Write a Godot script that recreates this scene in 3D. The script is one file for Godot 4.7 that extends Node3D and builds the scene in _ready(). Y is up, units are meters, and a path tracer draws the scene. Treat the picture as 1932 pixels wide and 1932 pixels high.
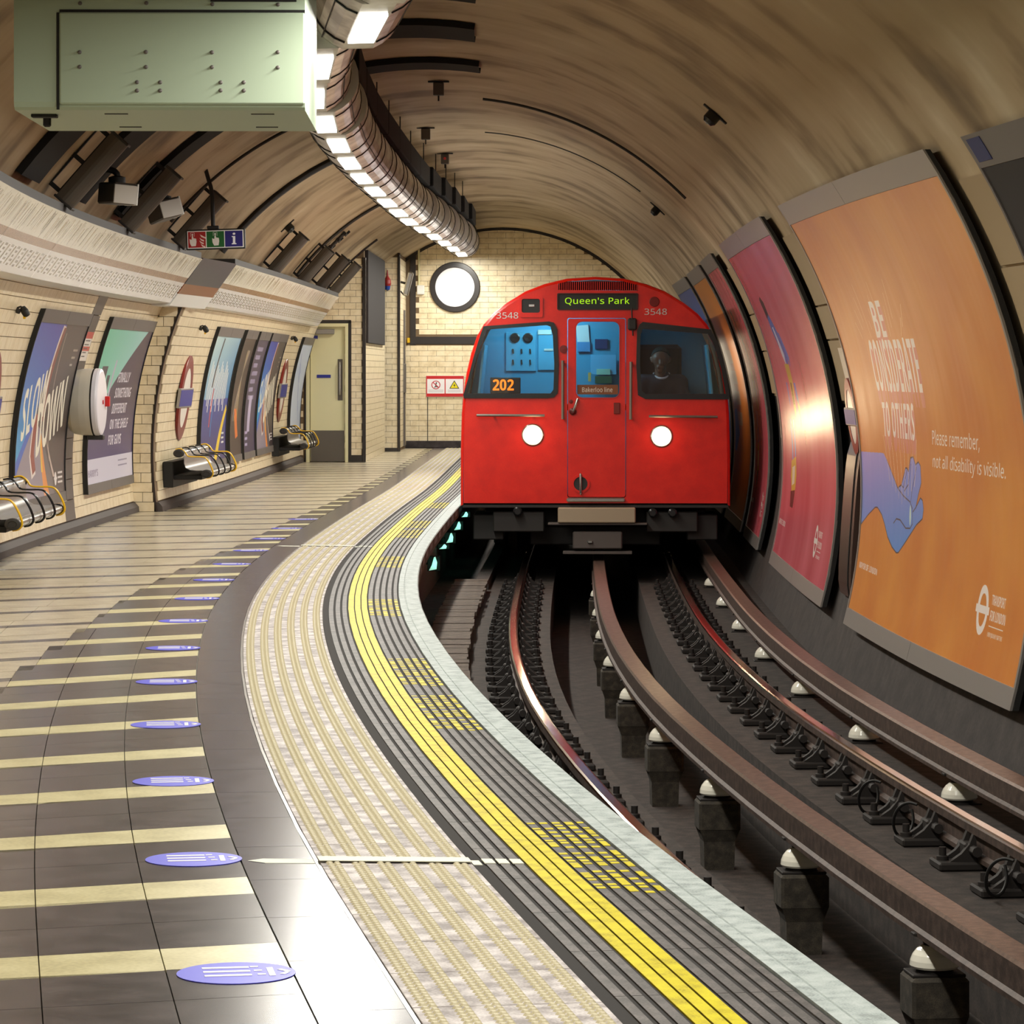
extends Node3D
# London Underground platform: everything is laid out along the curved platform edge.
# d = distance along the platform (metres), n = offset to the right of the platform edge, y = height above the platform.

const KD := [-20.0, 3.0, 7.0, 10.0, 13.0, 16.0, 19.0, 22.0, 25.0, 28.0, 32.0, 38.0, 46.0, 57.0, 80.0]
const KX := [5.03, 1.41, 0.78, 0.334, -0.032, -0.314, -0.513, -0.614, -0.638, -0.607, -0.535, -0.4, -0.29, -0.162, 0.1]
const EYE := 1.35
const RAIL := -0.55
const END := 57.6
const BACK := -12.0

var M := {}
var counts := {}
var rng := RandomNumberGenerator.new()

func slope_at(i: int) -> float:
	if i == 0: return (KX[1] - KX[0]) / (KD[1] - KD[0])
	if i == KD.size() - 1: return (KX[i] - KX[i - 1]) / (KD[i] - KD[i - 1])
	return (KX[i + 1] - KX[i - 1]) / (KD[i + 1] - KD[i - 1])

func edge(d: float) -> Vector2:      # x of the platform edge and its slope
	var i := 0
	while i < KD.size() - 2 and d > KD[i + 1]: i += 1
	var w: float = KD[i + 1] - KD[i]
	var t: float = (d - KD[i]) / w
	var a: float = KX[i]; var b: float = KX[i + 1]
	var ma: float = slope_at(i) * w; var mb: float = slope_at(i + 1) * w
	var t2 := t * t; var t3 := t2 * t
	var x := (2 * t3 - 3 * t2 + 1) * a + (t3 - 2 * t2 + t) * ma + (-2 * t3 + 3 * t2) * b + (t3 - t2) * mb
	var s := ((6 * t2 - 6 * t) * a + (3 * t2 - 4 * t + 1) * ma + (-6 * t2 + 6 * t) * b + (3 * t2 - 2 * t) * mb) / w
	return Vector2(x, s)

func P(d: float, n: float, y: float) -> Vector3:
	var e := edge(d)
	var l := sqrt(1.0 + e.y * e.y)
	return Vector3(e.x + n / l, y, -(d - n * e.y / l))

func at(d: float, n: float, y: float, turn := 0.0) -> Transform3D:   # local +x to the right, -z along the platform
	var e := edge(d)
	return Transform3D(Basis(Vector3.UP, -atan(e.y) + turn), P(d, n, y))

func lining(y: float, o := 0.0) -> float:
	return (3.08 - o) * sqrt(maxf(0.0, 1.0 - pow((y - 0.55) / 3.25, 2)))

class MB:
	var v := PackedVector3Array()
	var nn := PackedVector3Array()
	var uv := PackedVector2Array()
	var ix := PackedInt32Array()
	func tri(a: Vector3, b: Vector3, c: Vector3, ua := Vector2.ZERO, ub := Vector2.ZERO, uc := Vector2.ZERO) -> void:
		var m := (b - a).cross(c - a).normalized()
		var k := v.size()
		v.append(a); v.append(b); v.append(c)
		nn.append(m); nn.append(m); nn.append(m)
		uv.append(ua); uv.append(ub); uv.append(uc)
		ix.append(k); ix.append(k + 2); ix.append(k + 1)
	func quad(a: Vector3, b: Vector3, c: Vector3, e: Vector3, ua := Vector2(0, 1), ub := Vector2(1, 1), uc := Vector2(1, 0), ue := Vector2(0, 0)) -> void:
		var m := (c - a).cross(e - b).normalized()
		var k := v.size()
		v.append(a); v.append(b); v.append(c); v.append(e)
		for i in 4: nn.append(m)
		uv.append(ua); uv.append(ub); uv.append(uc); uv.append(ue)
		for i in [0, 2, 1, 0, 3, 2]: ix.append(k + i)
	func quado(a: Vector3, b: Vector3, c: Vector3, e: Vector3, mid: Vector3) -> void:
		if (c - a).cross(e - b).dot((a + b + c + e) * 0.25 - mid) < 0: quad(a, e, c, b)
		else: quad(a, b, c, e)
	func box(xf: Transform3D, size: Vector3, b := 0.0) -> void:
		var h := size * 0.5
		b = minf(b, minf(h.x, minf(h.y, h.z)) * 0.9)
		var mid := xf.origin
		var c := func(sx, sy, sz, ax) -> Vector3:
			var p := Vector3(sx * (h.x - (0.0 if ax == 0 else b)), sy * (h.y - (0.0 if ax == 1 else b)), sz * (h.z - (0.0 if ax == 2 else b)))
			return xf * p
		for s in [-1, 1]:
			quado(c.call(s, -1, -1, 0), c.call(s, 1, -1, 0), c.call(s, 1, 1, 0), c.call(s, -1, 1, 0), mid)
			quado(c.call(-1, s, -1, 1), c.call(1, s, -1, 1), c.call(1, s, 1, 1), c.call(-1, s, 1, 1), mid)
			quado(c.call(-1, -1, s, 2), c.call(1, -1, s, 2), c.call(1, 1, s, 2), c.call(-1, 1, s, 2), mid)
		if b > 0.0:
			for s in [-1, 1]:
				for t in [-1, 1]:
					quado(c.call(s, t, -1, 0), c.call(s, t, 1, 0), c.call(s, t, 1, 1), c.call(s, t, -1, 1), mid)
					quado(c.call(s, -1, t, 0), c.call(s, 1, t, 0), c.call(s, 1, t, 2), c.call(s, -1, t, 2), mid)
					quado(c.call(-1, s, t, 1), c.call(1, s, t, 1), c.call(1, s, t, 2), c.call(-1, s, t, 2), mid)
					for w in [-1, 1]:
						var p: Vector3 = c.call(s, t, w, 0); var q: Vector3 = c.call(s, t, w, 1); var r: Vector3 = c.call(s, t, w, 2)
						if (q - p).cross(r - p).dot(p - mid) < 0: tri(p, r, q)
						else: tri(p, q, r)
	func grid(rows: Array, us := [], flip := false) -> void:     # rows of PackedVector3Array; smooth normals
		var h := rows.size(); var w: int = rows[0].size()
		var k := v.size()
		for i in h:
			for j in w:
				var a: Vector3 = rows[mini(i + 1, h - 1)][j] - rows[maxi(i - 1, 0)][j]
				var b: Vector3 = rows[i][mini(j + 1, w - 1)] - rows[i][maxi(j - 1, 0)]
				var m := a.cross(b).normalized()
				v.append(rows[i][j]); nn.append(-m if flip else m)
				uv.append(us[i][j] if us.size() else Vector2(float(j) / (w - 1), float(i) / (h - 1)))
		for i in h - 1:
			for j in w - 1:
				var q := k + i * w + j
				var o := [q, q + w + 1, q + w, q, q + 1, q + w + 1] if not flip else [q, q + w, q + w + 1, q, q + w + 1, q + 1]
				# clockwise seen from the side the normals face
				for e in o: ix.append(e)
	func tube(path: Array, r: float, segs := 8, cap := true) -> void:
		var rows := []
		var up := Vector3.UP
		var ring0 := PackedVector3Array(); var ring1 := PackedVector3Array()
		for i in path.size():
			var t: Vector3 = (path[mini(i + 1, path.size() - 1)] - path[maxi(i - 1, 0)]).normalized()
			if absf(t.dot(up)) > 0.95 and i == 0: up = Vector3.RIGHT
			var s := t.cross(up).normalized()
			up = s.cross(t).normalized()
			var ring := PackedVector3Array()
			for j in segs + 1:
				var a := TAU * j / segs
				ring.append(path[i] + (s * cos(a) + up * sin(a)) * r)
			rows.append(ring)
		grid(rows)
		if cap:
			ring0 = rows[0]; ring1 = rows[-1]
			for j in segs:
				tri(path[0], ring0[j + 1], ring0[j]); tri(path[-1], ring1[j], ring1[j + 1])
	func lathe(prof: Array, segs: int, xf: Transform3D) -> void:   # (radius, height) pairs, bottom to top
		for i in prof.size() - 1:
			var a: Vector2 = prof[i]; var b: Vector2 = prof[i + 1]
			var rows := [PackedVector3Array(), PackedVector3Array()]
			for j in segs + 1:
				var t := -TAU * j / segs
				rows[0].append(xf * Vector3(a.x * cos(t), a.y, a.x * sin(t)))
				rows[1].append(xf * Vector3(b.x * cos(t), b.y, b.x * sin(t)))
			var k := v.size()
			var dr := Vector2(b.y - a.y, -(b.x - a.x)).normalized()
			for q in 2:
				for j in segs + 1:
					var t := -TAU * j / segs
					v.append(rows[q][j]); nn.append((xf.basis * Vector3(dr.x * cos(t), dr.y, dr.x * sin(t))).normalized())
					uv.append(Vector2(float(j) / segs, float(i + q) / (prof.size() - 1)))
			for j in segs:
				var q := k + j
				var w := segs + 1
				for e in [q, q + w + 1, q + 1, q, q + w, q + w + 1]: ix.append(e)
	func prism(poly: PackedVector2Array, z0: float, z1: float, xf: Transform3D, scale_uv := 1.0) -> void:   # polygon in xy, from z0 (back) to z1 (front)
		var pts := poly.duplicate()
		var area := 0.0
		for i in pts.size(): area += pts[i].cross(pts[(i + 1) % pts.size()])
		if area < 0: pts.reverse()
		var t := Geometry2D.triangulate_polygon(pts)
		for i in range(0, t.size(), 3):
			var a := pts[t[i]]; var b := pts[t[i + 1]]; var c := pts[t[i + 2]]
			if (b - a).cross(c - a) < 0:
				var s := b; b = c; c = s
			tri(xf * Vector3(a.x, a.y, z1), xf * Vector3(b.x, b.y, z1), xf * Vector3(c.x, c.y, z1), a * scale_uv, b * scale_uv, c * scale_uv)
			tri(xf * Vector3(a.x, a.y, z0), xf * Vector3(c.x, c.y, z0), xf * Vector3(b.x, b.y, z0), a * scale_uv, c * scale_uv, b * scale_uv)
		for i in pts.size():
			var a := pts[i]; var b := pts[(i + 1) % pts.size()]
			quad(xf * Vector3(a.x, a.y, z1), xf * Vector3(a.x, a.y, z0), xf * Vector3(b.x, b.y, z0), xf * Vector3(b.x, b.y, z1))
	func mesh() -> ArrayMesh:
		var m := ArrayMesh.new()
		if v.is_empty(): return m
		var arr := []
		arr.resize(Mesh.ARRAY_MAX)
		arr[Mesh.ARRAY_VERTEX] = v; arr[Mesh.ARRAY_NORMAL] = nn; arr[Mesh.ARRAY_TEX_UV] = uv; arr[Mesh.ARRAY_INDEX] = ix
		m.add_surface_from_arrays(Mesh.PRIMITIVE_TRIANGLES, arr)
		return m

# ---------- nodes ----------
func numbered(parent: Node, called: String) -> String:
	var key := str(parent.get_instance_id()) + called
	var k: int = counts.get(key, 0)
	counts[key] = k + 1
	return called if k == 0 else "%s_%03d" % [called, k]

func part(parent: Node3D, called: String, mb, mat: Material, label := "") -> MeshInstance3D:
	var o := MeshInstance3D.new()
	o.name = numbered(parent, called)
	o.mesh = mb.mesh() if mb is MB else mb
	if mat: o.material_override = mat
	o.cast_shadow = GeometryInstance3D.SHADOW_CASTING_SETTING_ON
	parent.add_child(o, true)
	if label: o.set_meta("label", label)
	return o

func tag(o: Node3D, label: String, category: String, group := "") -> Node3D:
	o.set_meta("label", label); o.set_meta("category", category)
	if group: o.set_meta("group", group)
	return o

func thing(called: String, label: String, category: String, xf := Transform3D.IDENTITY, group := "") -> Node3D:
	var o := Node3D.new()
	o.name = numbered(self, called)
	add_child(o, true)
	o.transform = xf
	return tag(o, label, category, group)

func solo(called: String, mb: MB, mat: Material, label: String, category: String, group := "") -> MeshInstance3D:
	var o := part(self, called, mb, mat)
	tag(o, label, category, group)
	return o

func struct(called: String, mb: MB, mat: Material) -> MeshInstance3D:
	var o := part(self, called, mb, mat)
	o.set_meta("kind", "structure")
	return o

func stuff(parent: Node3D, called: String, mb: MB, mat: Material) -> MeshInstance3D:
	var o := part(parent, called, mb, mat)
	o.set_meta("kind", "stuff")
	return o

# ---------- swept shapes ----------
func steps(a: float, b: float, by: float) -> PackedFloat32Array:
	var k := maxi(1, ceili((b - a) / by))
	var o := PackedFloat32Array()
	for i in k + 1: o.append(a + (b - a) * i / k)
	return o

func sweep(mb: MB, prof: Array, ds: PackedFloat32Array, closed := true, smooth := false, flip := false) -> void:
	var pts := prof.duplicate()
	if closed:
		var area := 0.0
		for i in pts.size(): area += pts[i].cross(pts[(i + 1) % pts.size()])
		flip = area > 0
		pts.append(pts[0])
	var arc := [0.0]
	for i in pts.size() - 1: arc.append(arc[-1] + pts[i].distance_to(pts[i + 1]))
	var rows := []; var us := []
	for i in pts.size():
		var row := PackedVector3Array(); var u := PackedVector2Array()
		for d in ds:
			row.append(P(d, pts[i].x, pts[i].y)); u.append(Vector2(arc[i], d))
		rows.append(row); us.append(u)
	if smooth: mb.grid(rows, us, flip)
	else:
		for i in pts.size() - 1: mb.grid([rows[i], rows[i + 1]], [us[i], us[i + 1]], flip)
	if closed:
		var poly := PackedVector2Array(prof)
		var t := Geometry2D.triangulate_polygon(poly)
		for e in [0, ds.size() - 1]:
			var d := ds[e]
			for i in range(0, t.size(), 3):
				var a := P(d, poly[t[i]].x, poly[t[i]].y); var b := P(d, poly[t[i + 1]].x, poly[t[i + 1]].y); var c := P(d, poly[t[i + 2]].x, poly[t[i + 2]].y)
				var out := P(d, 0, 0) - P(d + 0.1 * (1 if e == 0 else -1), 0, 0)
				if (b - a).cross(c - a).dot(out) < 0: mb.tri(a, c, b)
				else: mb.tri(a, b, c)

func shell(mb: MB, side: int, d0: float, d1: float, y0: float, y1: float, o0: float, o1: float, nd := 1, ny := 1, base := 0.0) -> void:
	# a curved slab on the tunnel lining; o0 back, o1 front (distance in from the lining); u runs left to right as one faces it
	var F := []; var U := []; var B := []
	for i in ny + 1:
		var y := y1 + (y0 - y1) * i / ny
		var fr := PackedVector3Array(); var bk := PackedVector3Array(); var uu := PackedVector2Array()
		for j in nd + 1:
			var t := float(j) / nd
			var d := d0 + (d1 - d0) * (t if side < 0 else 1.0 - t)
			fr.append(P(d, side * lining(y, base + o1), y)); bk.append(P(d, side * lining(y, base + o0), y))
			uu.append(Vector2(t, float(i) / ny))
		F.append(fr); U.append(uu); B.append(bk)
	mb.grid(F, U)
	for e in [0, ny]: mb.grid([F[e], B[e]] if e == ny else [B[e], F[e]])
	var l := [PackedVector3Array(), PackedVector3Array()]; var r := [PackedVector3Array(), PackedVector3Array()]
	for i in ny + 1:
		l[0].append(F[i][0]); l[1].append(B[i][0]); r[0].append(F[i][nd]); r[1].append(B[i][nd])
	mb.grid(l); mb.grid([r[1], r[0]])

func bar(mb: MB, a: Vector3, b: Vector3, w: float, h: float, bev := 0.0) -> void:
	var z := (b - a)
	var l := z.length()
	z = z / l
	var x := Vector3.UP.cross(z)
	if x.length() < 0.01: x = Vector3.RIGHT
	x = x.normalized()
	var y := z.cross(x)
	mb.box(Transform3D(Basis(x, y, z), (a + b) * 0.5), Vector3(w, h, l), bev)

func smoothed(path: Array, k := 4) -> Array:
	var c := Curve3D.new()
	for i in path.size():
		var t: Vector3 = (path[mini(i + 1, path.size() - 1)] - path[maxi(i - 1, 0)]) / 6.0
		c.add_point(path[i], -t, t)
	var o := []
	for i in (path.size() - 1) * k + 1: o.append(c.sample(mini(i / k, path.size() - 2), float(i) / k - mini(i / k, path.size() - 2)))
	return o

# ---------- materials ----------
func col(r: int, g: int, b: int) -> Color: return Color(r / 255.0, g / 255.0, b / 255.0)

func mat(c: Color, rough := 0.7, metal := 0.0, spec := 0.5) -> StandardMaterial3D:
	var m := StandardMaterial3D.new()
	m.albedo_color = c; m.roughness = rough; m.metallic = metal; m.metallic_specular = spec
	return m

func glow(c: Color, e: float) -> StandardMaterial3D:
	var m := mat(c, 0.5)
	m.emission_enabled = true; m.emission = c; m.emission_energy_multiplier = e
	return m

func noise_img(seed_: int, freq: float, w: int, h: int, sx: float, sy: float, octaves := 4) -> Image:
	var f := FastNoiseLite.new()
	f.seed = seed_; f.frequency = freq; f.fractal_octaves = octaves; f.noise_type = FastNoiseLite.TYPE_SIMPLEX_SMOOTH
	var im := f.get_seamless_image(int(w * sx), int(h * sy))
	im.resize(w, h, Image.INTERPOLATE_CUBIC)
	im.convert(Image.FORMAT_L8)
	return im

func ramp_tex(im: Image, cols: Array, pos: Array, im2: Image = null, mixw := 0.0) -> ImageTexture:
	var g := Gradient.new()
	g.offsets = PackedFloat32Array(pos); g.colors = PackedColorArray(cols)
	var lut := []
	for i in 256: lut.append(g.sample(i / 255.0))
	var w := im.get_width(); var h := im.get_height()
	var a := im.get_data(); var b := im2.get_data() if im2 else PackedByteArray()
	var o := PackedByteArray()
	o.resize(w * h * 3)
	for i in w * h:
		var k: int = a[i]
		if im2: k = clampi(int(a[i] * (1.0 - mixw) + b[i] * mixw), 0, 255)
		var c: Color = lut[k]
		o[i * 3] = int(c.r * 255); o[i * 3 + 1] = int(c.g * 255); o[i * 3 + 2] = int(c.b * 255)
	var r := Image.create_from_data(w, h, false, Image.FORMAT_RGB8, o)
	r.generate_mipmaps()
	return ImageTexture.create_from_image(r)

func tex_mat(t: Texture2D, rough := 0.7, metal := 0.0, scale_ := Vector3.ONE, tri := false) -> StandardMaterial3D:
	var m := mat(Color.WHITE, rough, metal)
	m.albedo_texture = t; m.uv1_scale = scale_
	if tri:
		m.uv1_triplanar = true; m.uv1_world_triplanar = true
	return m

# ---------- print: shapes and lettering drawn into an Image ----------
func fill_tri(im: Image, a: Vector2, b: Vector2, c: Vector2, k: Color) -> void:
	fill(im, PackedVector2Array([a, b, c]), k)

func fill(im: Image, pts: PackedVector2Array, k: Color) -> void:
	var lo := 1e9; var hi := -1e9
	for p in pts:
		lo = minf(lo, p.y); hi = maxf(hi, p.y)
	for yy in range(maxi(0, floori(lo)), mini(im.get_height() - 1, ceili(hi)) + 1):
		var xs := []
		var y := yy + 0.5
		for i in pts.size():
			var a := pts[i]; var b := pts[(i + 1) % pts.size()]
			if (a.y <= y) != (b.y <= y): xs.append(a.x + (y - a.y) / (b.y - a.y) * (b.x - a.x))
		xs.sort()
		for i in range(0, xs.size() - 1, 2):
			var x0 := maxi(0, roundi(xs[i])); var x1 := mini(im.get_width(), roundi(xs[i + 1]))
			if x1 > x0: im.fill_rect(Rect2i(x0, yy, x1 - x0, 1), k)

func pts(im: Image, a: Array) -> PackedVector2Array:     # flat list of 0..1 coordinates
	var o := PackedVector2Array()
	for i in range(0, a.size(), 2): o.append(Vector2(a[i] * im.get_width(), a[i + 1] * im.get_height()))
	return o

func stroke(im: Image, p: PackedVector2Array, w: float, k: Color) -> void:
	for i in p.size() - 1:
		var t := (p[i + 1] - p[i]).normalized() * w * 0.5
		var s := Vector2(-t.y, t.x)
		fill(im, PackedVector2Array([p[i] - t * 0.4 + s, p[i + 1] + t * 0.4 + s, p[i + 1] + t * 0.4 - s, p[i] - t * 0.4 - s]), k)

func oval(c: Vector2, rx: float, ry: float, k := 40) -> PackedVector2Array:
	var o := PackedVector2Array()
	for i in k: o.append(c + Vector2(cos(TAU * i / k) * rx, sin(TAU * i / k) * ry))
	return o

func font(bold := false, serif := false, italic := false) -> SystemFont:
	var f := SystemFont.new()
	f.font_names = PackedStringArray(["Droid Serif" if serif else "Droid Sans"])
	f.font_weight = 700 if bold else 400
	f.font_italic = italic
	return f

func text_tris(s: String, f: Font) -> Array:      # triangles with the text box scaled to 0..1 (y down)
	var t := TextMesh.new()
	t.text = s; t.font = f; t.font_size = 64; t.depth = 0.0; t.pixel_size = 0.01
	var a := t.get_mesh_arrays()
	var vs: PackedVector3Array = a[Mesh.ARRAY_VERTEX]
	var o := []
	if vs.is_empty(): return o
	var lo := Vector2(1e9, 1e9); var hi := -lo
	for p in vs:
		lo = lo.min(Vector2(p.x, p.y)); hi = hi.max(Vector2(p.x, p.y))
	var id: PackedInt32Array = a[Mesh.ARRAY_INDEX] if a[Mesh.ARRAY_INDEX] != null else PackedInt32Array(range(vs.size()))
	for i in id:
		o.append(Vector2((vs[i].x - lo.x) / (hi.x - lo.x), 1.0 - (vs[i].y - lo.y) / (hi.y - lo.y)))
	return o

func write(im: Image, s: String, o: Vector2, ex: Vector2, ey: Vector2, k: Color, f: Font = null) -> void:   # o, ex, ey in 0..1 of the picture: box corner and its two sides
	var t := text_tris(s, f if f else font(true))
	var sz := Vector2(im.get_width(), im.get_height())
	for i in range(0, t.size(), 3):
		var q := []
		for j in 3: q.append((o + ex * t[i + j].x + ey * t[i + j].y) * sz)
		fill_tri(im, q[0], q[1], q[2], k)

func print_mat(im: Image, rough := 0.35) -> StandardMaterial3D:
	im.generate_mipmaps()
	return tex_mat(ImageTexture.create_from_image(im), rough)

func _ready() -> void:
	rng.seed = 20240
	# camera: about 78 mm lens held level at 1.35 m, lens shifted down
	var cam := Camera3D.new()
	cam.name = "camera"
	cam.set_frustum(2.0 * 0.1 * 966.0 / 6300.0, Vector2(0, -269.0 / 6300.0 * 0.1), 0.1, 200.0)
	add_child(cam)
	cam.position = Vector3(0, EYE, 0)
	cam.current = true
	var we := WorldEnvironment.new()
	we.name = "environment"
	var env := Environment.new()
	env.background_mode = Environment.BG_COLOR
	env.background_color = Color(0, 0, 0)
	env.tonemap_mode = Environment.TONE_MAPPER_LINEAR
	env.tonemap_exposure = 1.0
	env.sdfgi_enabled = true; env.ssao_enabled = true; env.ssil_enabled = true
	we.environment = env
	add_child(we)
	materials()
	strip_lights()
	tunnel()
	platform()
	track()
	left_wall()
	right_wall()
	end_wall()
	train()
	overhead()
	details()

func materials() -> void:
	# sooty streaked lining: streaks run round the arch, patches cross them
	var s1 := noise_img(3, 0.01, 1024, 1024, 0.12, 1.0, 5)
	var s2 := noise_img(9, 0.02, 1024, 1024, 0.5, 0.4, 5)
	M.lining = tex_mat(ramp_tex(s1, [col(108, 90, 66), col(156, 134, 102), col(182, 160, 126), col(192, 172, 139), col(218, 204, 175)], [0.12, 0.36, 0.5, 0.7, 0.95], s2, 0.5), 0.75, 0.0, Vector3(0.1, 0.09, 1))
	M.lining_r = mat(col(168, 146, 112), 0.8)
	var t1 := noise_img(21, 0.02, 512, 512, 0.6, 0.6, 4)
	var t2 := noise_img(22, 0.05, 512, 512, 1, 1, 3)
	M.tile = tex_mat(ramp_tex(t1, [col(222, 204, 168), col(238, 222, 188), col(244, 230, 200)], [0.2, 0.5, 0.8], t2, 0.3), 0.28, 0.0, Vector3(0.7, 0.7, 0.7), true)
	M.tile_black = mat(col(40, 34, 32), 0.25)
	M.tile_green = mat(col(44, 60, 50), 0.3)
	M.grout = mat(col(120, 100, 76), 0.9)
	M.grout_dark = mat(col(104, 100, 92), 0.9)
	var f1 := noise_img(31, 0.02, 512, 512, 0.5, 0.5, 5)
	var f2 := noise_img(32, 0.12, 512, 512, 1, 1, 2)
	M.floor_dark = tex_mat(ramp_tex(f1, [col(46, 41, 42), col(62, 56, 57), col(78, 71, 72)], [0.2, 0.5, 0.8], f2, 0.45), 0.24, 0.0, Vector3(1.1, 1.1, 1.1), true)
	M.floor_band = tex_mat(ramp_tex(f1, [col(58, 54, 60), col(70, 66, 73), col(82, 78, 86)], [0.2, 0.5, 0.8], f2, 0.45), 0.2, 0.0, Vector3(1.3, 1.3, 1.3), true)
	M.floor_band.metallic_specular = 0.22; M.floor_dark.metallic_specular = 0.35
	M.floor_cream = tex_mat(ramp_tex(f1, [col(172, 163, 122), col(192, 183, 140), col(204, 196, 156)], [0.2, 0.5, 0.8], f2, 0.45), 0.32, 0.0, Vector3(0.9, 0.9, 0.9), true)
	M.floor_beige = tex_mat(ramp_tex(f1, [col(150, 138, 116), col(176, 164, 140), col(192, 182, 158)], [0.2, 0.5, 0.8], f2, 0.45), 0.28, 0.0, Vector3(0.9, 0.9, 0.9), true)
	M.tactile = tex_mat(ramp_tex(f1, [col(130, 123, 122), col(166, 159, 158), col(196, 190, 189)], [0.25, 0.5, 0.75], f2, 0.3), 0.6, 0.0, Vector3(1.6, 1.6, 1.6), true)
	M.skirting = mat(col(74, 66, 62), 0.7)
	M.blister = mat(col(180, 171, 142), 0.6)
	M.coping = tex_mat(ramp_tex(f1, [col(44, 39, 37), col(66, 60, 58), col(90, 83, 81)], [0.25, 0.5, 0.8], f2, 0.5), 0.6, 0.0, Vector3(1.7, 1.7, 1.7), true)
	M.coping_groove = mat(col(26, 22, 21), 0.9)
	M.yellow = tex_mat(ramp_tex(f1, [col(160, 145, 0), col(188, 173, 0), col(200, 188, 8)], [0.2, 0.45, 0.8], f2, 0.4), 0.55, 0.0, Vector3(2.1, 2.1, 2.1), true)
	M.white_edge = tex_mat(ramp_tex(f1, [col(128, 136, 135), col(156, 165, 164), col(176, 183, 182)], [0.2, 0.45, 0.8], f2, 0.4), 0.6, 0.0, Vector3(2.3, 2.3, 2.3), true)
	M.white_tape = mat(col(200, 200, 184), 0.6)
	for k in ["yellow", "white_edge", "tactile"]: M[k].metallic_specular = 0.25
	var c1 := noise_img(41, 0.03, 512, 512, 0.6, 0.6, 5)
	var c2 := noise_img(42, 0.15, 512, 512, 1, 1, 2)
	M.ballast = tex_mat(ramp_tex(c1, [col(34, 28, 25), col(52, 44, 40), col(70, 60, 54)], [0.2, 0.5, 0.8], c2, 0.4), 0.9, 0.0, Vector3(0.9, 0.9, 0.9), true)
	M.plinth = tex_mat(ramp_tex(c1, [col(46, 41, 40), col(60, 54, 52), col(74, 67, 64)], [0.2, 0.5, 0.8], c2, 0.4), 0.85, 0.0, Vector3(0.5, 0.5, 0.5), true)
	M.timber = tex_mat(ramp_tex(c1, [col(58, 48, 40), col(82, 70, 60), col(106, 92, 80)], [0.2, 0.5, 0.8], c2, 0.4), 0.85, 0.0, Vector3(1.2, 1.2, 1.2), true)
	M.post = tex_mat(ramp_tex(c1, [col(36, 32, 26), col(56, 50, 42), col(78, 70, 58)], [0.2, 0.5, 0.8], c2, 0.4), 0.9, 0.0, Vector3(1.9, 1.9, 1.9), true)
	M.iron = mat(col(36, 31, 29), 0.7, 0.3)
	M.rust = tex_mat(ramp_tex(c1, [col(52, 41, 36), col(72, 58, 52), col(94, 78, 70)], [0.2, 0.5, 0.8], c2, 0.4), 0.6, 0.2, Vector3(1.5, 1.5, 1.5), true)
	M.rail_top = mat(col(176, 160, 150), 0.13, 1.0)
	M.cond_top = tex_mat(ramp_tex(c1, [col(84, 66, 58), col(112, 90, 80), col(140, 116, 104)], [0.2, 0.5, 0.8], c2, 0.4), 0.36, 0.6, Vector3(2, 2, 2), true)
	M.porcelain = mat(col(226, 222, 208), 0.15)
	M.alu = mat(col(190, 186, 182), 0.28, 1.0)
	var a1 := noise_img(51, 0.02, 256, 512, 1, 0.2, 4)
	M.housing = tex_mat(ramp_tex(a1, [col(150, 142, 136), col(190, 184, 178), col(214, 210, 206)], [0.2, 0.5, 0.8]), 0.3, 0.9, Vector3(1, 1.3, 1))
	M.frame = mat(col(150, 146, 142), 0.4, 0.6)
	M.frame_dull = mat(col(108, 102, 98), 0.5, 0.3)
	M.black = mat(col(18, 17, 17), 0.6)
	M.dull_black = mat(col(11, 10, 10), 0.9)  # near-black tone of the vault strips and the trunking
	M.black_gloss = mat(col(20, 20, 22), 0.25)
	M.dark = mat(col(42, 39, 37), 0.6)
	M.speaker = mat(col(84, 77, 70), 0.5)
	M.white = mat(col(232, 232, 230), 0.35)
	M.cream_paint = mat(col(226, 220, 176), 0.45)
	M.green_box = mat(col(170, 186, 163), 0.5)
	M.steel = mat(col(178, 176, 174), 0.25, 0.9)
	M.steel_perf = mat(col(150, 146, 142), 0.38, 0.85)
	M.yellow_paint = mat(col(226, 180, 24), 0.35)
	M.panel_lit = glow(Color(1.0, 0.99, 0.95), 5.0)
	M.red = tex_mat(ramp_tex(f1, [col(208, 22, 8), col(218, 26, 10), col(226, 34, 16)], [0.2, 0.5, 0.8], f2, 0.3), 0.3, 0.0, Vector3(0.8, 0.8, 0.8), true)
	M.glass = mat(Color(0.2, 0.26, 0.3, 0.06), 0.02)
	M.glass.transparency = BaseMaterial3D.TRANSPARENCY_ALPHA
	M.blue_cab = mat(col(64, 150, 186), 0.5)
	M.blue_sign = mat(col(28, 36, 140), 0.4)
	M.sticker_blue = mat(col(62, 62, 196), 0.45)

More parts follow.
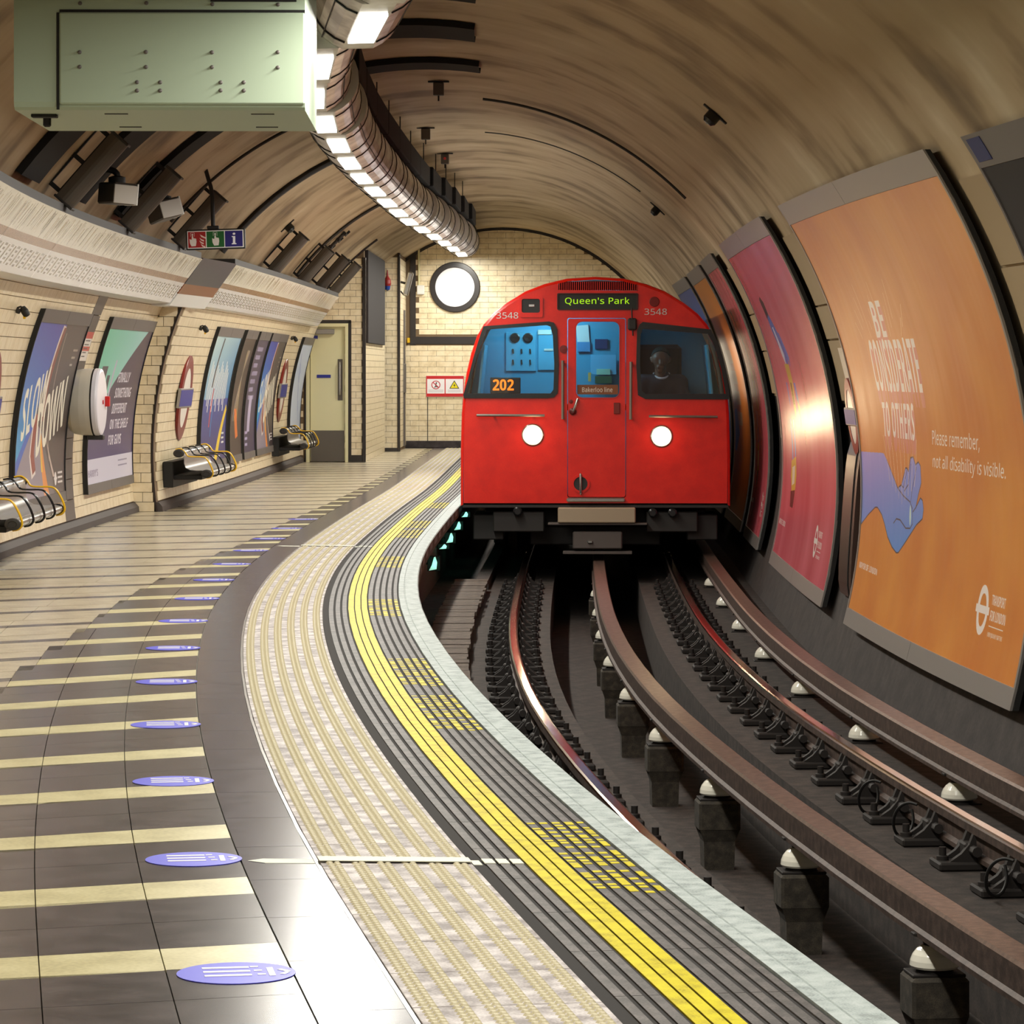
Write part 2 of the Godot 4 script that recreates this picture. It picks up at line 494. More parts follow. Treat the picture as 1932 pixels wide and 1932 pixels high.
# ---------- the continuous row of strip lights under the crown ----------
func strip_lights() -> void:
	var r := 0.215
	var pitch := 1.9
	var list := []        # [d, n, y]
	for i in 6: list.append([56.4 - i * 1.9, -0.62, 3.5])  # added lamps hidden behind the row, brightening the end bay
	var d := 43.07
	while d > BACK + 1.0:
		list.append([d, table([12.7, 14.6, 16.5, 18.5, 21.5, 34.0, 44.0], [-0.42, -0.45, -0.61, -0.62, -0.54, -0.54, -0.31], d), 3.04]); d -= pitch
	for i in list.size():
		d = list[i][0]
		var cn: float = list[i][1]; var cy_: float = list[i][2]
		var o := thing("strip_light", "", "light", at(d, cn, cy_), "strip lights in a continuous row under the crown of the tunnel")
		var inv := o.transform.affine_inverse()
		var prof := []
		var a0 := deg_to_rad(-107.0); var a1 := deg_to_rad(-69.0)
		for j in 25:
			var a := a1 + (TAU - (a1 - a0)) * j / 24.0
			prof.append(Vector2(cn + r * cos(a), cy_ + r * sin(a)))
		var ds := steps(d - pitch / 2 + 0.004, d + pitch / 2 - 0.004, 0.5)
		var mb := MB.new()
		sweep(mb, prof, ds, true, false)
		for q in mb.v.size(): mb.v[q] = inv * mb.v[q]
		for q in mb.nn.size(): mb.nn[q] = inv.basis * mb.nn[q]
		part(o, "housing", mb, M.housing, "polished aluminium housing")
		# lit diffuser on the flat lower face
		var pa := Vector2(cos(a0), sin(a0)) * r; var pb := Vector2(cos(a1), sin(a1)) * r
		var mid := (pa + pb) * 0.5
		var along := (pb - pa).normalized(); var outw := mid.normalized()
		var lx := Vector3(along.x, along.y, 0); var ly := Vector3(outw.x, outw.y, 0)
		var lm := MB.new()
		var w := 0.118; var len := 1.15
		var bs := Basis(lx, ly, lx.cross(ly))
		lm.box(Transform3D(bs, Vector3(mid.x, mid.y, 0) + ly * 0.004), Vector3(w, 0.016, len))
		part(o, "diffuser", lm, M.panel_lit, "glowing white diffuser panel")
		for z in [-0.62, 0.62]:
			var rings := MB.new()
			var rr := []
			for j in 25:
				var a := a1 + (TAU - (a1 - a0)) * j / 24.0
				rr.append(Vector3(cos(a) * (r + 0.003), sin(a) * (r + 0.003), z))
			rings.tube(rr, 0.0045, 5)
			part(o, "strap", rings, M.black, "thin black band round the housing")
		for a in [deg_to_rad(-36), deg_to_rad(-136)]:
			var seam := MB.new()
			seam.tube([Vector3(cos(a) * (r + 0.002), sin(a) * (r + 0.002), -0.94), Vector3(cos(a) * (r + 0.002), sin(a) * (r + 0.002), 0.94)], 0.003, 5)
			part(o, "seam", seam, M.black)
		var topy := 0.55 + 3.25 * sqrt(1 - pow(cn / 3.08, 2)) - cy_
		var tr := MB.new()
		tr.box(Transform3D(Basis(), Vector3(0.07, r + 0.09, 0)), Vector3(0.2, 0.2, pitch - 0.01), 0.01)  # black box doubles as the shaded gap over the housing
		part(o, "trunking", tr, M.dull_black, "black cable trunking above the housing")
		for hz in [0.0]:
			var hang := MB.new()
			hang.tube([Vector3(0.02, r, hz), Vector3(0.02, maxf(topy, r + 0.2), hz)], 0.006, 5)
			part(o, "hanger", hang, M.black)
		var l := AreaLight3D.new()
		l.name = "tube_light"
		l.area_size = Vector2(w, len)
		l.area_normalize_energy = true
		l.light_color = Color(1.0, 0.985, 0.94)
		l.light_energy = LIGHT
		l.shadow_enabled = true
		l.area_range = 60.0
		o.add_child(l)
		# AreaLight3D shines along its -z
		l.transform = Transform3D(Basis(lx, lx.cross(ly) * -1.0, -ly), Vector3(mid.x, mid.y, 0) + ly * 0.016)
		var lab: String
		if i < 6: lab = "%s added strip light from the end wall, unseen, brightening the end bay" % ordinal(i + 1)
		elif i == 6: lab = "last visible strip light at the far end of the ceiling row"
		elif i < 23: lab = "%s strip light from the far end of the ceiling row" % ordinal(i - 5)
		else: lab = "strip light of the ceiling row outside the photo, behind or above the camera"
		o.set_meta("label", lab)

const LIGHT := 5.4

# ---------- tunnel ----------
func ell(y0: float, y1: float, side: int, o: float, k: int) -> Array:     # points on the lining from y0 up to y1
	var a := []
	var t0 := asin((y0 - 0.55) / 3.25); var t1 := asin((y1 - 0.55) / 3.25)
	for i in k + 1:
		var t := t0 + (t1 - t0) * i / k
		a.append(Vector2(side * (3.08 - o) * cos(t), 0.55 + 3.25 * sin(t)))
	return a

func tunnel() -> void:
	var ds := steps(BACK, END + 0.3, 1.2)
	# vault: from the left spring line over the crown to the right
	var inner := ell(2.2, 3.8, -1, 0.0, 14)
	var rr := ell(1.1, 3.8, 1, 0.0, 20); rr.reverse()
	inner.append_array(rr.slice(1))
	var prof := inner.duplicate()
	prof.append(Vector2(3.4, 1.1)); prof.append(Vector2(3.4, 4.1)); prof.append(Vector2(-3.4, 4.1)); prof.append(Vector2(-3.4, 2.2))
	var mb := MB.new()
	sweep(mb, inner, ds, false, true, false)
	var outer := MB.new()
	sweep(mb, [inner[-1], Vector2(3.4, 1.1), Vector2(3.4, 4.1), Vector2(-3.4, 4.1), Vector2(-3.4, 2.2), inner[0]], ds, false, false, false)
	struct("ceiling", mb, M.lining)
	# left wall backing (behind the tiles) and lower right wall
	mb = MB.new()
	var lw := ell(-0.1, 2.2, -1, 0.0, 18)
	sweep(mb, lw, ds, false, true, false)
	sweep(mb, [lw[0], Vector2(-3.4, -0.1), Vector2(-3.4, 2.2), lw[-1]], ds, false, false, true)
	struct("wall_left", mb, M.grout)
	mb = MB.new()
	var rw := ell(-1.0, 1.1, 1, 0.0, 18)
	sweep(mb, rw, ds, false, true, true)
	sweep(mb, [rw[0], Vector2(3.4, -1.0), Vector2(3.4, 1.1), rw[-1]], ds, false, false, false)
	struct("wall_right", mb, M.plinth)
	# closing wall far behind the photographer
	mb = MB.new()
	mb.box(at(BACK - 0.15, 0, 1.5), Vector3(8, 6, 0.3))
	struct("wall_back", mb, M.lining_r)

# ---------- platform ----------
func table(xs: Array, ys: Array, x: float) -> float:
	if x <= xs[0]: return ys[0]
	for i in xs.size() - 1:
		if x <= xs[i + 1]: return lerpf(ys[i], ys[i + 1], (x - xs[i]) / (xs[i + 1] - xs[i]))
	return ys[-1]

func skew(d: float) -> float: return table([6, 8, 12, 15, 20, 25, 35, 50], [0.1, 0.17, 0.44, 0.6, 0.52, 0.42, 0.36, 0.3], d)
func zone(d: float) -> float: return table([12, 14.5, 17.5, 21.6, 25.5, 33.6, 45], [-2.3, -2.03, -1.82, -1.66, -1.46, -1.35, -1.3], d)

func slab(mb: MB, d0: float, d1: float, n0: float, n1: float, top: float, bot: float, sk := 0.0, n_ref := -1.18) -> void:
	var c := []
	for q in [[d0, n0], [d0, n1], [d1, n1], [d1, n0]]:
		c.append(Vector2(q[0] + sk * (q[1] - n_ref), q[1]))
	var t := []; var b := []
	for q in c:
		t.append(P(q.x, q.y, top)); b.append(P(q.x, q.y, bot))
	mb.quad(t[0], t[1], t[2], t[3])
	for i in 4: mb.quad(t[i], b[i], b[(i + 1) % 4], t[(i + 1) % 4])

func platform() -> void:
	var mb := MB.new()
	var ds := steps(BACK, END + 0.3, 1.0)
	# body of the platform, with an overhanging nosing
	sweep(mb, [Vector2(-3.4, -0.006), Vector2(-0.0, -0.006), Vector2(-0.0, -0.09), Vector2(-0.22, -0.12), Vector2(-0.22, -1.1), Vector2(-3.4, -1.1)], ds)
	var fl := struct("floor", mb, M.grout_dark)
	# tiled walking surface
	var per := 1.01
	var d := 8.05 - per * 14
	var tiles := []        # [distance, d0, d1, n0, n1, skew, material]
	while d < 57.0:
		var sk := skew(d)
		var zn := zone(d)
		var cols := []
		var n := -1.184
		while n > zn + 0.1:
			var nx := maxf(n - 0.28, zn)
			if nx - zn < 0.1: nx = zn
			cols.append([nx + 0.0015, n - 0.0015]); n = nx
		for c in cols:
			tiles.append([d, d - 0.28, d - 0.002, c[0], c[1], sk, M.floor_cream])
			tiles.append([d, d + 0.0, d + 0.363, c[0], c[1], sk, M.floor_dark])
			tiles.append([d, d + 0.366, d + per - 0.282, c[0], c[1], sk, M.floor_dark])
		n = zn
		while n > -3.05:
			var nx := maxf(n - 0.42, -3.1)
			tiles.append([d, d - 0.54, d - 0.002, nx + 0.0015, n - 0.0015, sk, M.floor_beige])
			tiles.append([d, d, d + 0.16, nx + 0.0015, n - 0.0015, sk, M.floor_dark])
			tiles.append([d, d + 0.162, d + per - 0.542, nx + 0.0015, n - 0.0015, sk, M.floor_beige])
			n = nx
		d += per
	var rest := {}
	var near := 0
	for t in tiles:
		var vis: bool = t[0] > 6.0 and t[3] > -0.16 * t[0] - 0.4
		if t[0] > 6.4 and near < 300 and t[4] > -966.0 / 6300.0 * t[0] - edge(t[0]).x - 0.1:
			near += 1
			var m := MB.new()
			slab(m, t[1], t[2], t[3], t[4], 0.0, -0.006, t[5])
			part(fl, "floor_tile", m, t[6])
		else:
			if not rest.has(t[6]): rest[t[6]] = MB.new()
			slab(rest[t[6]], t[1], t[2], t[3], t[4], 0.0, -0.006, t[5])
	for k in rest: stuff(fl, "floor_tiles", rest[k], k)
	# plain band beside the tactile strip
	d = BACK
	var band := MB.new()
	while d < 57.4:
		if d > 6.0 and d < 60.0:
			var m := MB.new()
			slab(m, d, d + 0.597, -1.181, -0.985, 0.0, -0.006)
			part(fl, "band_tile", m, M.floor_band)
		else: slab(band, d, d + 0.597, -1.181, -0.985, 0.0, -0.006)
		d += 0.6
	stuff(fl, "band_tiles", band, M.floor_band)
	mb = MB.new()
	sweep(mb, [Vector2(-0.984, 0.0005), Vector2(-0.974, 0.0005), Vector2(-0.974, -0.006), Vector2(-0.984, -0.006)], ds)
	part(fl, "joint_strip", mb, M.steel)
	# tactile slabs with rows of small blisters
	var sb := MB.new()
	sb.box(Transform3D(Basis(), Vector3(0, -0.004, 0)), Vector3(0.408, 0.012, 0.397), 0.001)
	var sm := sb.mesh()
	var bl := MB.new()
	for row in 6:
		for k in 12:
			for q in 2:
				var x := -0.17 + row * 0.068 + (-0.0095 if q == 0 else 0.0095)
				var z := -0.1815 + k * 0.033 + (0.0165 if q else 0.0)
				var top := []; var bot := []
				for a in 6:
					var t := TAU * a / 6
					bot.append(Vector3(x + 0.0115 * cos(t), 0.002, z + 0.0115 * sin(t))); top.append(Vector3(x + 0.006 * cos(t), 0.0075, z + 0.006 * sin(t)))
				for a in 6: bl.quad(bot[a], top[a], top[(a + 1) % 6], bot[(a + 1) % 6])
				for a in range(1, 5): bl.tri(top[0], top[a + 1], top[a])
	var bm := bl.mesh()
	d = BACK + 0.2
	while d < 57.3:
		var o := part(fl, "tactile_slab", sm, M.tactile)
		o.transform = at(d, -0.767, 0.0)
		if d > 5.0:
			var b := part(o, "blisters", bm, M.blister)
			b.set_meta("kind", "stuff")
		d += 0.4
	# coping slabs with ribs along the edge, painted yellow line and white nosing
	var ribs_dark := []; var n0 := -0.561
	var lines := []      # [n0, n1, kind]
	lines.append([-0.562, -0.536, "g"])
	var x := -0.534
	var w := 0.0375
	while x < -0.128:
		var x1 := minf(x + w, -0.126)
		var kind := "d"
		var mid := (x + x1) * 0.5
		if mid > -0.41 and mid < -0.318: kind = "y"
		lines.append([x, x1, kind]); x = x1
	lines.append([-0.126, 0.0, "w"])
	d = BACK
	var pl := 0.55
	while d < END:
		var m := MB.new()
		var q0 := d + 0.002; var q1 := d + pl - 0.002
		for l in lines:
			if l[2] == "d":
				slab(m, q0, q1, l[0] + 0.0065, l[1] - 0.0065, 0.004, -0.006)
		if d > 4.0: part(fl, "coping_slab", m, M.coping)
		else: stuff(fl, "coping_slabs", m, M.coping)
		d += pl
	ds = steps(BACK + 0.02, END - 0.02, 1.0)
	var yl := MB.new(); var wl := MB.new(); var gl := MB.new()
	for l in lines:
		if l[2] == "y": sweep(yl, [Vector2(l[0] + 0.003, 0.0048), Vector2(l[1] - 0.003, 0.0048), Vector2(l[1] - 0.003, -0.004), Vector2(l[0] + 0.003, -0.004)], ds)
	sweep(wl, [Vector2(-0.122, 0.006), Vector2(-0.09, 0.006), Vector2(-0.088, 0.003), Vector2(-0.084, 0.003), Vector2(-0.082, 0.006), Vector2(-0.006, 0.006), Vector2(0.0, 0.0), Vector2(0.0, -0.06), Vector2(-0.03, -0.06), Vector2(-0.122, -0.006)], ds)
	sweep(gl, [Vector2(-0.562, -0.0005), Vector2(-0.124, -0.0005), Vector2(-0.124, -0.0055), Vector2(-0.562, -0.0055)], ds)
	part(fl, "groove_bed", gl, M.coping_groove)
	tag(thing_mesh("yellow_line", yl, M.yellow), "painted yellow safety line on the ribbed platform edge", "painted line")
	tag(thing_mesh("white_nosing", wl, M.white_edge), "white painted nosing along the edge of the platform", "painted line")
	# MIND THE GAP, painted on the ribs between the yellow line and the nosing
	var glyph := {"M": ["10001", "11011", "10101", "10001", "10001"], "I": ["111", "010", "010", "010", "111"], "N": ["1001", "1101", "1011", "1001", "1001"], "D": ["1110", "1001", "1001", "1001", "1110"],
		"T": ["111", "010", "010", "010", "010"], "H": ["101", "101", "111", "101", "101"], "E": ["111", "100", "110", "100", "111"], "G": ["0111", "1000", "1011", "1001", "0111"], "A": ["0110", "1001", "1111", "1001", "1001"], "P": ["1110", "1001", "1110", "1000", "1000"]}
	var where := [9.25, 13.1, 14.85, 18.85, 23.3, 27.3, 28.95, 33.0]
	var spoken := ["nearest to the camera", "second from the camera", "third from the camera", "fourth from the camera", "fifth from the camera", "sixth from the camera", "seventh from the camera", "beside the cab of the train"]
	var rows := []
	for l in lines:
		if l[2] == "d" and l[0] > -0.32: rows.append(l)
	for wi in where.size():
		var o := thing("painted_warning", "yellow painted MIND THE GAP on the platform edge, " + spoken[wi], "lettering", at(where[wi], -0.22, 0.0), "painted warnings along the platform edge")
		var inv := o.transform.affine_inverse()
		var cell := 0.029
		var total := 0.0
		for word in ["MIND", "THE", "GAP"]:
			for ch in word: total += (glyph[ch][0].length() + 0.7) * cell
			total += 1.4 * cell
		var cx_: float = where[wi] + total * 0.5
		for word in ["MIND", "THE", "GAP"]:
			for ch in word:
				var g: Array = glyph[ch]
				var t := MB.new()
				for r in 5:
					var l: Array = rows[rows.size() - 1 - r] if r < rows.size() else rows[0]
					var s: String = g[r]
					var c := 0
					while c < s.length():
						if s[c] == "1":
							var e := c
							while e + 1 < s.length() and s[e + 1] == "1": e += 1
							slab(t, cx_ - (e + 1) * cell, cx_ - c * cell, l[0] + 0.0068, l[1] - 0.0068, 0.0052, 0.0038)
							c = e
						c += 1
				for q in t.v.size(): t.v[q] = inv * t.v[q]
				for q in t.nn.size(): t.nn[q] = inv.basis * t.nn[q]
				part(o, "letter", t, M.yellow)
				cx_ -= (g[0].length() + 0.7) * cell
			cx_ -= 1.4 * cell
	# white distance lines across the strip
	for q in [[9.34, "near"], [25.53, "far"]]:
		var t := MB.new()
		var hw := 0.04
		var nn := []
		var a := [Vector2(-1.16, 0.0), Vector2(-1.12, hw), Vector2(-0.985, hw), Vector2(-0.985, -hw), Vector2(-1.12, -hw)]
		var tilt := -0.2
		for seg in [[-1.12, -0.985, 0.0012], [-0.974, -0.565, 0.0095], [-0.56, -0.536, 0.001]]:
			slab(t, q[0] - hw, q[0] + hw, seg[0], seg[1], seg[2], seg[2] - 0.002, tilt)
		for l in lines:
			if l[2] == "d" and l[1] < -0.4: slab(t, q[0] - hw, q[0] + hw, l[0] + 0.004, l[1] - 0.004, 0.006, 0.003, tilt)
		var tip := P(q[0] + tilt * 0.02 - 0.0, -1.165, 0.0012)
		t.tri(tip, P(q[0] - hw + tilt * 0.06, -1.12, 0.0012), P(q[0] + hw + tilt * 0.06, -1.12, 0.0012))
		solo("distance_line", t, M.white_tape, "white tape line across the tactile strip, the %s one of two" % q[0].call() if false else ("white tape line laid across the tactile strip, the %s of the two" % ("nearer" if q[1] == "near" else "farther")), "tape line", "white distance lines")
	# round blue floor stickers
	var words := ["nearest to the camera", "second from the camera, touching the near white line", "third from the camera", "fourth from the camera", "fifth from the camera", "sixth from the camera", "seventh from the camera", "eighth from the camera", "ninth from the camera", "tenth from the camera", "eleventh from the camera"]
	var disc := MB.new()
	disc.lathe([Vector2(0.133, 0.0), Vector2(0.133, 0.0016), Vector2(0.0, 0.0016)], 48, Transform3D.IDENTITY)
	var pr := MB.new()
	for r in 3:
		var z := -0.062 + r * 0.048
		pr.box(Transform3D(Basis(), Vector3(-0.02, 0.0022, z)), Vector3(0.105, 0.0012, 0.017))
		pr.box(Transform3D(Basis(), Vector3(0.045 + r * 0.005, 0.0022, z - 0.004)), Vector3(0.018, 0.0012, 0.012))
	pr.box(Transform3D(Basis(), Vector3(0.078, 0.0022, -0.0)), Vector3(0.014, 0.0012, 0.1))
	pr.box(Transform3D(Basis(Vector3.UP, 0.6), Vector3(0.108, 0.0022, -0.012)), Vector3(0.012, 0.0012, 0.034)); pr.box(Transform3D(Basis(Vector3.UP, -0.5), Vector3(0.108, 0.0022, 0.022)), Vector3(0.012, 0.0012, 0.03))
	var dm := disc.mesh(); var pm := pr.mesh()
	for i in 14:
		var o := thing("floor_sticker", "round blue floor sticker with white print, " + (words[i] if i < 11 else ["twelfth from the camera", "thirteenth from the camera", "last of the row"][i - 11]), "sticker", at(7.66 + 1.722 * i, -1.31, 0.0005), "blue stickers along the platform")
		part(o, "disc", dm, M.sticker_blue)
		part(o, "print", pm, M.white)
	# skirting kerb along the left wall
	mb = MB.new()
	sweep(mb, [Vector2(-3.1, 0.0), Vector2(-2.99, 0.0), Vector2(-2.995, 0.05), Vector2(-3.03, 0.09), Vector2(-3.1, 0.1)], steps(BACK, 31.62, 1.0))
	sweep(mb, [Vector2(-3.1, 0.0), Vector2(-2.77, 0.0), Vector2(-2.775, 0.05), Vector2(-2.81, 0.09), Vector2(-3.1, 0.1)], steps(31.62, 48.6, 1.0))
	struct("baseboard_left", mb, M.skirting)

func thing_mesh(called: String, mb: MB, m: Material) -> MeshInstance3D:
	return part(self, called, mb, m)

# ---------- track ----------
func track() -> void:
	var ds := steps(BACK, END + 0.3, 1.0)
	var mb := MB.new()
	sweep(mb, [Vector2(-0.3, -0.735), Vector2(0.93, -0.735), Vector2(0.93, -1.12), Vector2(1.76, -1.12), Vector2(1.76, -0.735), Vector2(3.1, -0.735), Vector2(3.1, -1.4), Vector2(-0.3, -1.4)], ds)
	struct("track_bed", mb, M.ballast)
	# running rails
	for q in [[0.645, "running rail nearest the platform, its polished head mirroring the train", "l"], [2.085, "running rail on the far side of the track, lit orange by the poster", "r"]]:
		var n: float = q[0]
		var o := thing("running_rail", q[1], "rail", Transform3D.IDENTITY, "running rails")
		var b := MB.new()
		sweep(b, [Vector2(n - 0.034, RAIL - 0.012), Vector2(n - 0.034, RAIL - 0.045), Vector2(n - 0.011, RAIL - 0.06), Vector2(n - 0.011, RAIL - 0.118), Vector2(n - 0.034, RAIL - 0.13), Vector2(n - 0.034, RAIL - 0.15), Vector2(n + 0.034, RAIL - 0.15), Vector2(n + 0.034, RAIL - 0.13), Vector2(n + 0.011, RAIL - 0.118), Vector2(n + 0.011, RAIL - 0.06), Vector2(n + 0.034, RAIL - 0.045), Vector2(n + 0.034, RAIL - 0.012)], ds)
		part(o, "rail_web", b, M.rust, "rusty side of the rail")
		var h := MB.new()
		sweep(h, [Vector2(n - 0.034, RAIL - 0.012), Vector2(n - 0.03, RAIL - 0.004), Vector2(n - 0.02, RAIL), Vector2(n + 0.02, RAIL), Vector2(n + 0.03, RAIL - 0.004), Vector2(n + 0.034, RAIL - 0.012)], ds)
		part(o, "rail_head", h, M.rail_top, "polished running surface")
	# conductor rails
	for q in [[1.37, RAIL + 0.035, "centre conductor rail carried on white insulators over the pit"], [2.46, RAIL + 0.075, "outer conductor rail beside the dark tunnel wall"]]:
		var n: float = q[0]; var t: float = q[1]
		var o := thing("conductor_rail", q[2], "rail", Transform3D.IDENTITY, "conductor rails")
		var b := MB.new()
		sweep(b, [Vector2(n - 0.058, t - 0.012), Vector2(n - 0.056, t - 0.1), Vector2(n - 0.07, t - 0.112), Vector2(n - 0.07, t - 0.13), Vector2(n + 0.07, t - 0.13), Vector2(n + 0.07, t - 0.112), Vector2(n + 0.056, t - 0.1), Vector2(n + 0.058, t - 0.012)], ds)
		part(o, "rail_web", b, M.rust)
		var h := MB.new()
		sweep(h, [Vector2(n - 0.058, t - 0.012), Vector2(n - 0.05, t), Vector2(n + 0.05, t), Vector2(n + 0.058, t - 0.012)], ds)
		part(o, "contact_face", h, M.cond_top, "worn upper face")
	# insulators, and the posts that lift the centre row out of the pit
	var bell := MB.new()
	bell.lathe([Vector2(0.0, 0.0), Vector2(0.082, 0.0), Vector2(0.088, 0.008), Vector2(0.086, 0.026), Vector2(0.078, 0.046), Vector2(0.064, 0.064), Vector2(0.048, 0.076), Vector2(0.036, 0.08)], 28, Transform3D.IDENTITY)
	var bellm := bell.mesh()
	var cap := MB.new()
	cap.lathe([Vector2(0.04, 0.078), Vector2(0.042, 0.088), Vector2(0.03, 0.092), Vector2(0.018, 0.096), Vector2(0.018, 0.13), Vector2(0.0, 0.13)], 16, Transform3D.IDENTITY)
	cap.box(Transform3D(Basis(), Vector3(0, 0.118, 0)), Vector3(0.16, 0.012, 0.05), 0.003)
	var capm := cap.mesh()
	var ft := MB.new()
	ft.lathe([Vector2(0.06, -0.02), Vector2(0.07, -0.018), Vector2(0.06, 0.002), Vector2(0.0, 0.002)], 20, Transform3D.IDENTITY)
	ft.box(Transform3D(Basis(), Vector3(0, -0.02, 0)), Vector3(0.19, 0.012, 0.15), 0.003)
	var ftm := ft.mesh()
	var post := MB.new()
	var up := Vector3(0, 0.345, 0)
	post.box(Transform3D(Basis(), Vector3(0, 0.265, 0)), Vector3(0.205, 0.15, 0.2), 0.012)
	# tapering shoulder and shaft
	var ring := func(w: float, y: float) -> Array:
		return [Vector3(-w, y, w), Vector3(w, y, w), Vector3(w, y, -w), Vector3(-w, y, -w)]
	var r0: Array = ring.call(0.098, 0.2); var r1: Array = ring.call(0.078, 0.14); var r2: Array = ring.call(0.074, 0.0)
	for i in 4:
		post.quad(r1[i], r1[(i + 1) % 4], r0[(i + 1) % 4], r0[i]); post.quad(r2[i], r2[(i + 1) % 4], r1[(i + 1) % 4], r1[i])
	var postm := post.mesh()
	var d := 11.6 - 2.42 * 3
	var i := -3
	var ord := ["nearest the camera", "second from the camera", "third from the camera", "fourth from the camera", "fifth from the camera", "sixth from the camera", "seventh from the camera", "eighth from the camera", "ninth from the camera"]
	while i < 9:
		if i >= 0:
			var p := thing("insulator_post", "square tapered post in the pit under the centre rail, " + ord[i], "post", at(d, 1.37, -1.12), "posts under the centre rail")
			part(p, "post_body", postm, M.post)
			var o := thing("insulator", "white porcelain insulator under the centre conductor rail, " + ord[i], "insulator", at(d, 1.37, -0.755), "insulators under the centre rail")
			part(o, "bell", bellm, M.porcelain, "white glazed bell"); part(o, "clip", capm, M.iron); part(o, "foot", ftm, M.iron)
		d += 2.42; i += 1
	d = 15.85
	for k in 7:
		var o := thing("insulator", "white porcelain insulator under the outer conductor rail, " + ord[k].replace(", just ahead of the train", ""), "insulator", at(d, 2.46, -0.713), "insulators under the outer rail")
		part(o, "bell", bellm, M.porcelain, "white glazed bell"); part(o, "clip", capm, M.iron); part(o, "foot", ftm, M.iron)
		d += 2.68
	# cast-iron chairs holding the running rails
	var ch := MB.new()
	ch.box(Transform3D(Basis(), Vector3(0, 0.018, 0)), Vector3(0.4, 0.036, 0.2), 0.008)
	for s in [-1, 1]:
		# jaw: a tapering horn leaning on the rail
		for z in [-0.055, 0.055]:
			var pr := PackedVector2Array([Vector2(s * 0.036, 0.036), Vector2(s * 0.15, 0.036), Vector2(s * 0.1, 0.07), Vector2(s * 0.066, 0.11), Vector2(s * 0.05, 0.15), Vector2(s * 0.038, 0.13)])
			ch.prism(pr, z - 0.016, z + 0.016, Transform3D.IDENTITY)
		ch.box(Transform3D(Basis(), Vector3(s * 0.06, 0.075, 0)), Vector3(0.045, 0.07, 0.1), 0.008)
		ch.lathe([Vector2(0.026, 0.036), Vector2(0.026, 0.052), Vector2(0.016, 0.056), Vector2(0.016, 0.09), Vector2(0.0, 0.092)], 10, Transform3D(Basis(), Vector3(s * 0.165, 0, 0.0)))
	var key := MB.new()
	key.tube([Vector3(-0.05, 0.08, -0.14), Vector3(-0.05, 0.085, 0.14)], 0.022, 8)
	var chm := ch.mesh(); var keym := key.mesh()
	for q in [[0.645, "platform side"], [2.085, "far side"]]:
		d = 8.0
		var k := 0
		while d < 32.0:
			var o := thing("rail_chair", "black cast-iron chair holding the %s running rail, number %s" % [q[1], str(k)], "rail chair", at(d, q[0], -0.735), "chairs under the %s running rail" % q[1])
			o.set_meta("label", "%s black iron rail chair from the camera under the %s running rail" % [ordinal(k + 1), q[1]])
			part(o, "chair_body", chm, M.iron)
			part(o, "wedge_key", keym, M.iron)
			d += 0.72; k += 1
	# coiled bond cables in the chairs by the far rail
	for q in [12.7, 14.4, 15.2]:
		var path := []
		for j in 15:
			var a := TAU * j / 14.0 * 0.85 + 1.2
			path.append(P(q + 0.02 * j, 1.93, -0.63) + Vector3(cos(a) * 0.06, sin(a) * 0.085, 0))
		var t := MB.new()
		t.tube(smoothed(path, 2), 0.007, 6)
		solo("bond_cable", t, M.black, "thin black looped cable at the far running rail, %s" % {12.7: "nearest of three", 14.4: "middle of three", 15.2: "farthest of three"}[q], "cable", "looped cables at the far rail")
	# boarded walkway beside the platform wall
	var bw := thing("timber_walkway", "worn timber boards laid crosswise in the track below the platform", "walkway")
	d = 20.4
	while d < 31.4:
		var m := MB.new()
		var w := 0.232 + rng.randf() * 0.012
		var yy := -0.62 + rng.randf_range(-0.004, 0.004)
		slab(m, d, d + w, 0.02 + rng.randf_range(-0.008, 0.008), 0.33 + rng.randf_range(-0.012, 0.012), yy, yy - 0.035)
		part(bw, "plank", m, M.timber)
		d += 0.25
	for n in [0.06, 0.29]:
		var m := MB.new()
		sweep(m, [Vector2(n - 0.02, -0.656), Vector2(n + 0.02, -0.656), Vector2(n + 0.02, -0.735), Vector2(n - 0.02, -0.735)], steps(20.4, 31.4, 1.0))
		part(bw, "bearer", m, M.timber)
	mb = MB.new()
	sweep(mb, [Vector2(0.2, -0.64), Vector2(0.32, -0.64), Vector2(0.32, -0.735), Vector2(0.2, -0.735)], steps(31.6, 40.0, 1.0))
	solo("cable_trough", mb, M.plinth, "narrow grey cable trough running on from the timber boards", "trough")
	# reflected light, built as small greenish glowing lamps under the nosing
	var glints := [[28.9, 0.12, -0.33], [31.1, 0.045, -0.3], [32.7, 0.1, -0.3], [34.6, 0.09, -0.27], [36.6, 0.06, -0.24]]
	var lo := ["nearest of the five", "smallest, second of the five", "third of the five", "fourth of the five", "farthest of the five"]
	M.green_glint = glow(Color(0.82, 1.0, 0.94), 0.45)  # glow stands in for reflected light
	for k in glints.size():
		var q: Array = glints[k]
		var o := thing("under_platform_glint", "small greenish glint of reflected light, built glowing under the nosing, " + lo[k], "lamp", at(q[0], -0.09, q[2]), "lamps under the platform")
		var h: float = q[1]
		var m := MB.new()
		m.prism(PackedVector2Array([Vector2(-0.035, -h * 0.5), Vector2(0.03, -h * 0.4), Vector2(0.035, h * 0.1), Vector2(0.02, h * 0.5), Vector2(0.008, h * 0.45), Vector2(-0.01, -h * 0.1)]), 0.0, 0.02, Transform3D.IDENTITY)
		part(o, "lens", m, M.green_glint, "glowing green-white piece in place of reflected light")
		m = MB.new()
		m.box(Transform3D(Basis(), Vector3(0.005, 0, -0.02)), Vector3(0.11, h * 1.1, 0.035), 0.004)  # added backing for the glowing piece
		m.box(Transform3D(Basis(), Vector3(-0.06, 0.0, -0.02)), Vector3(0.15, 0.02, 0.02))
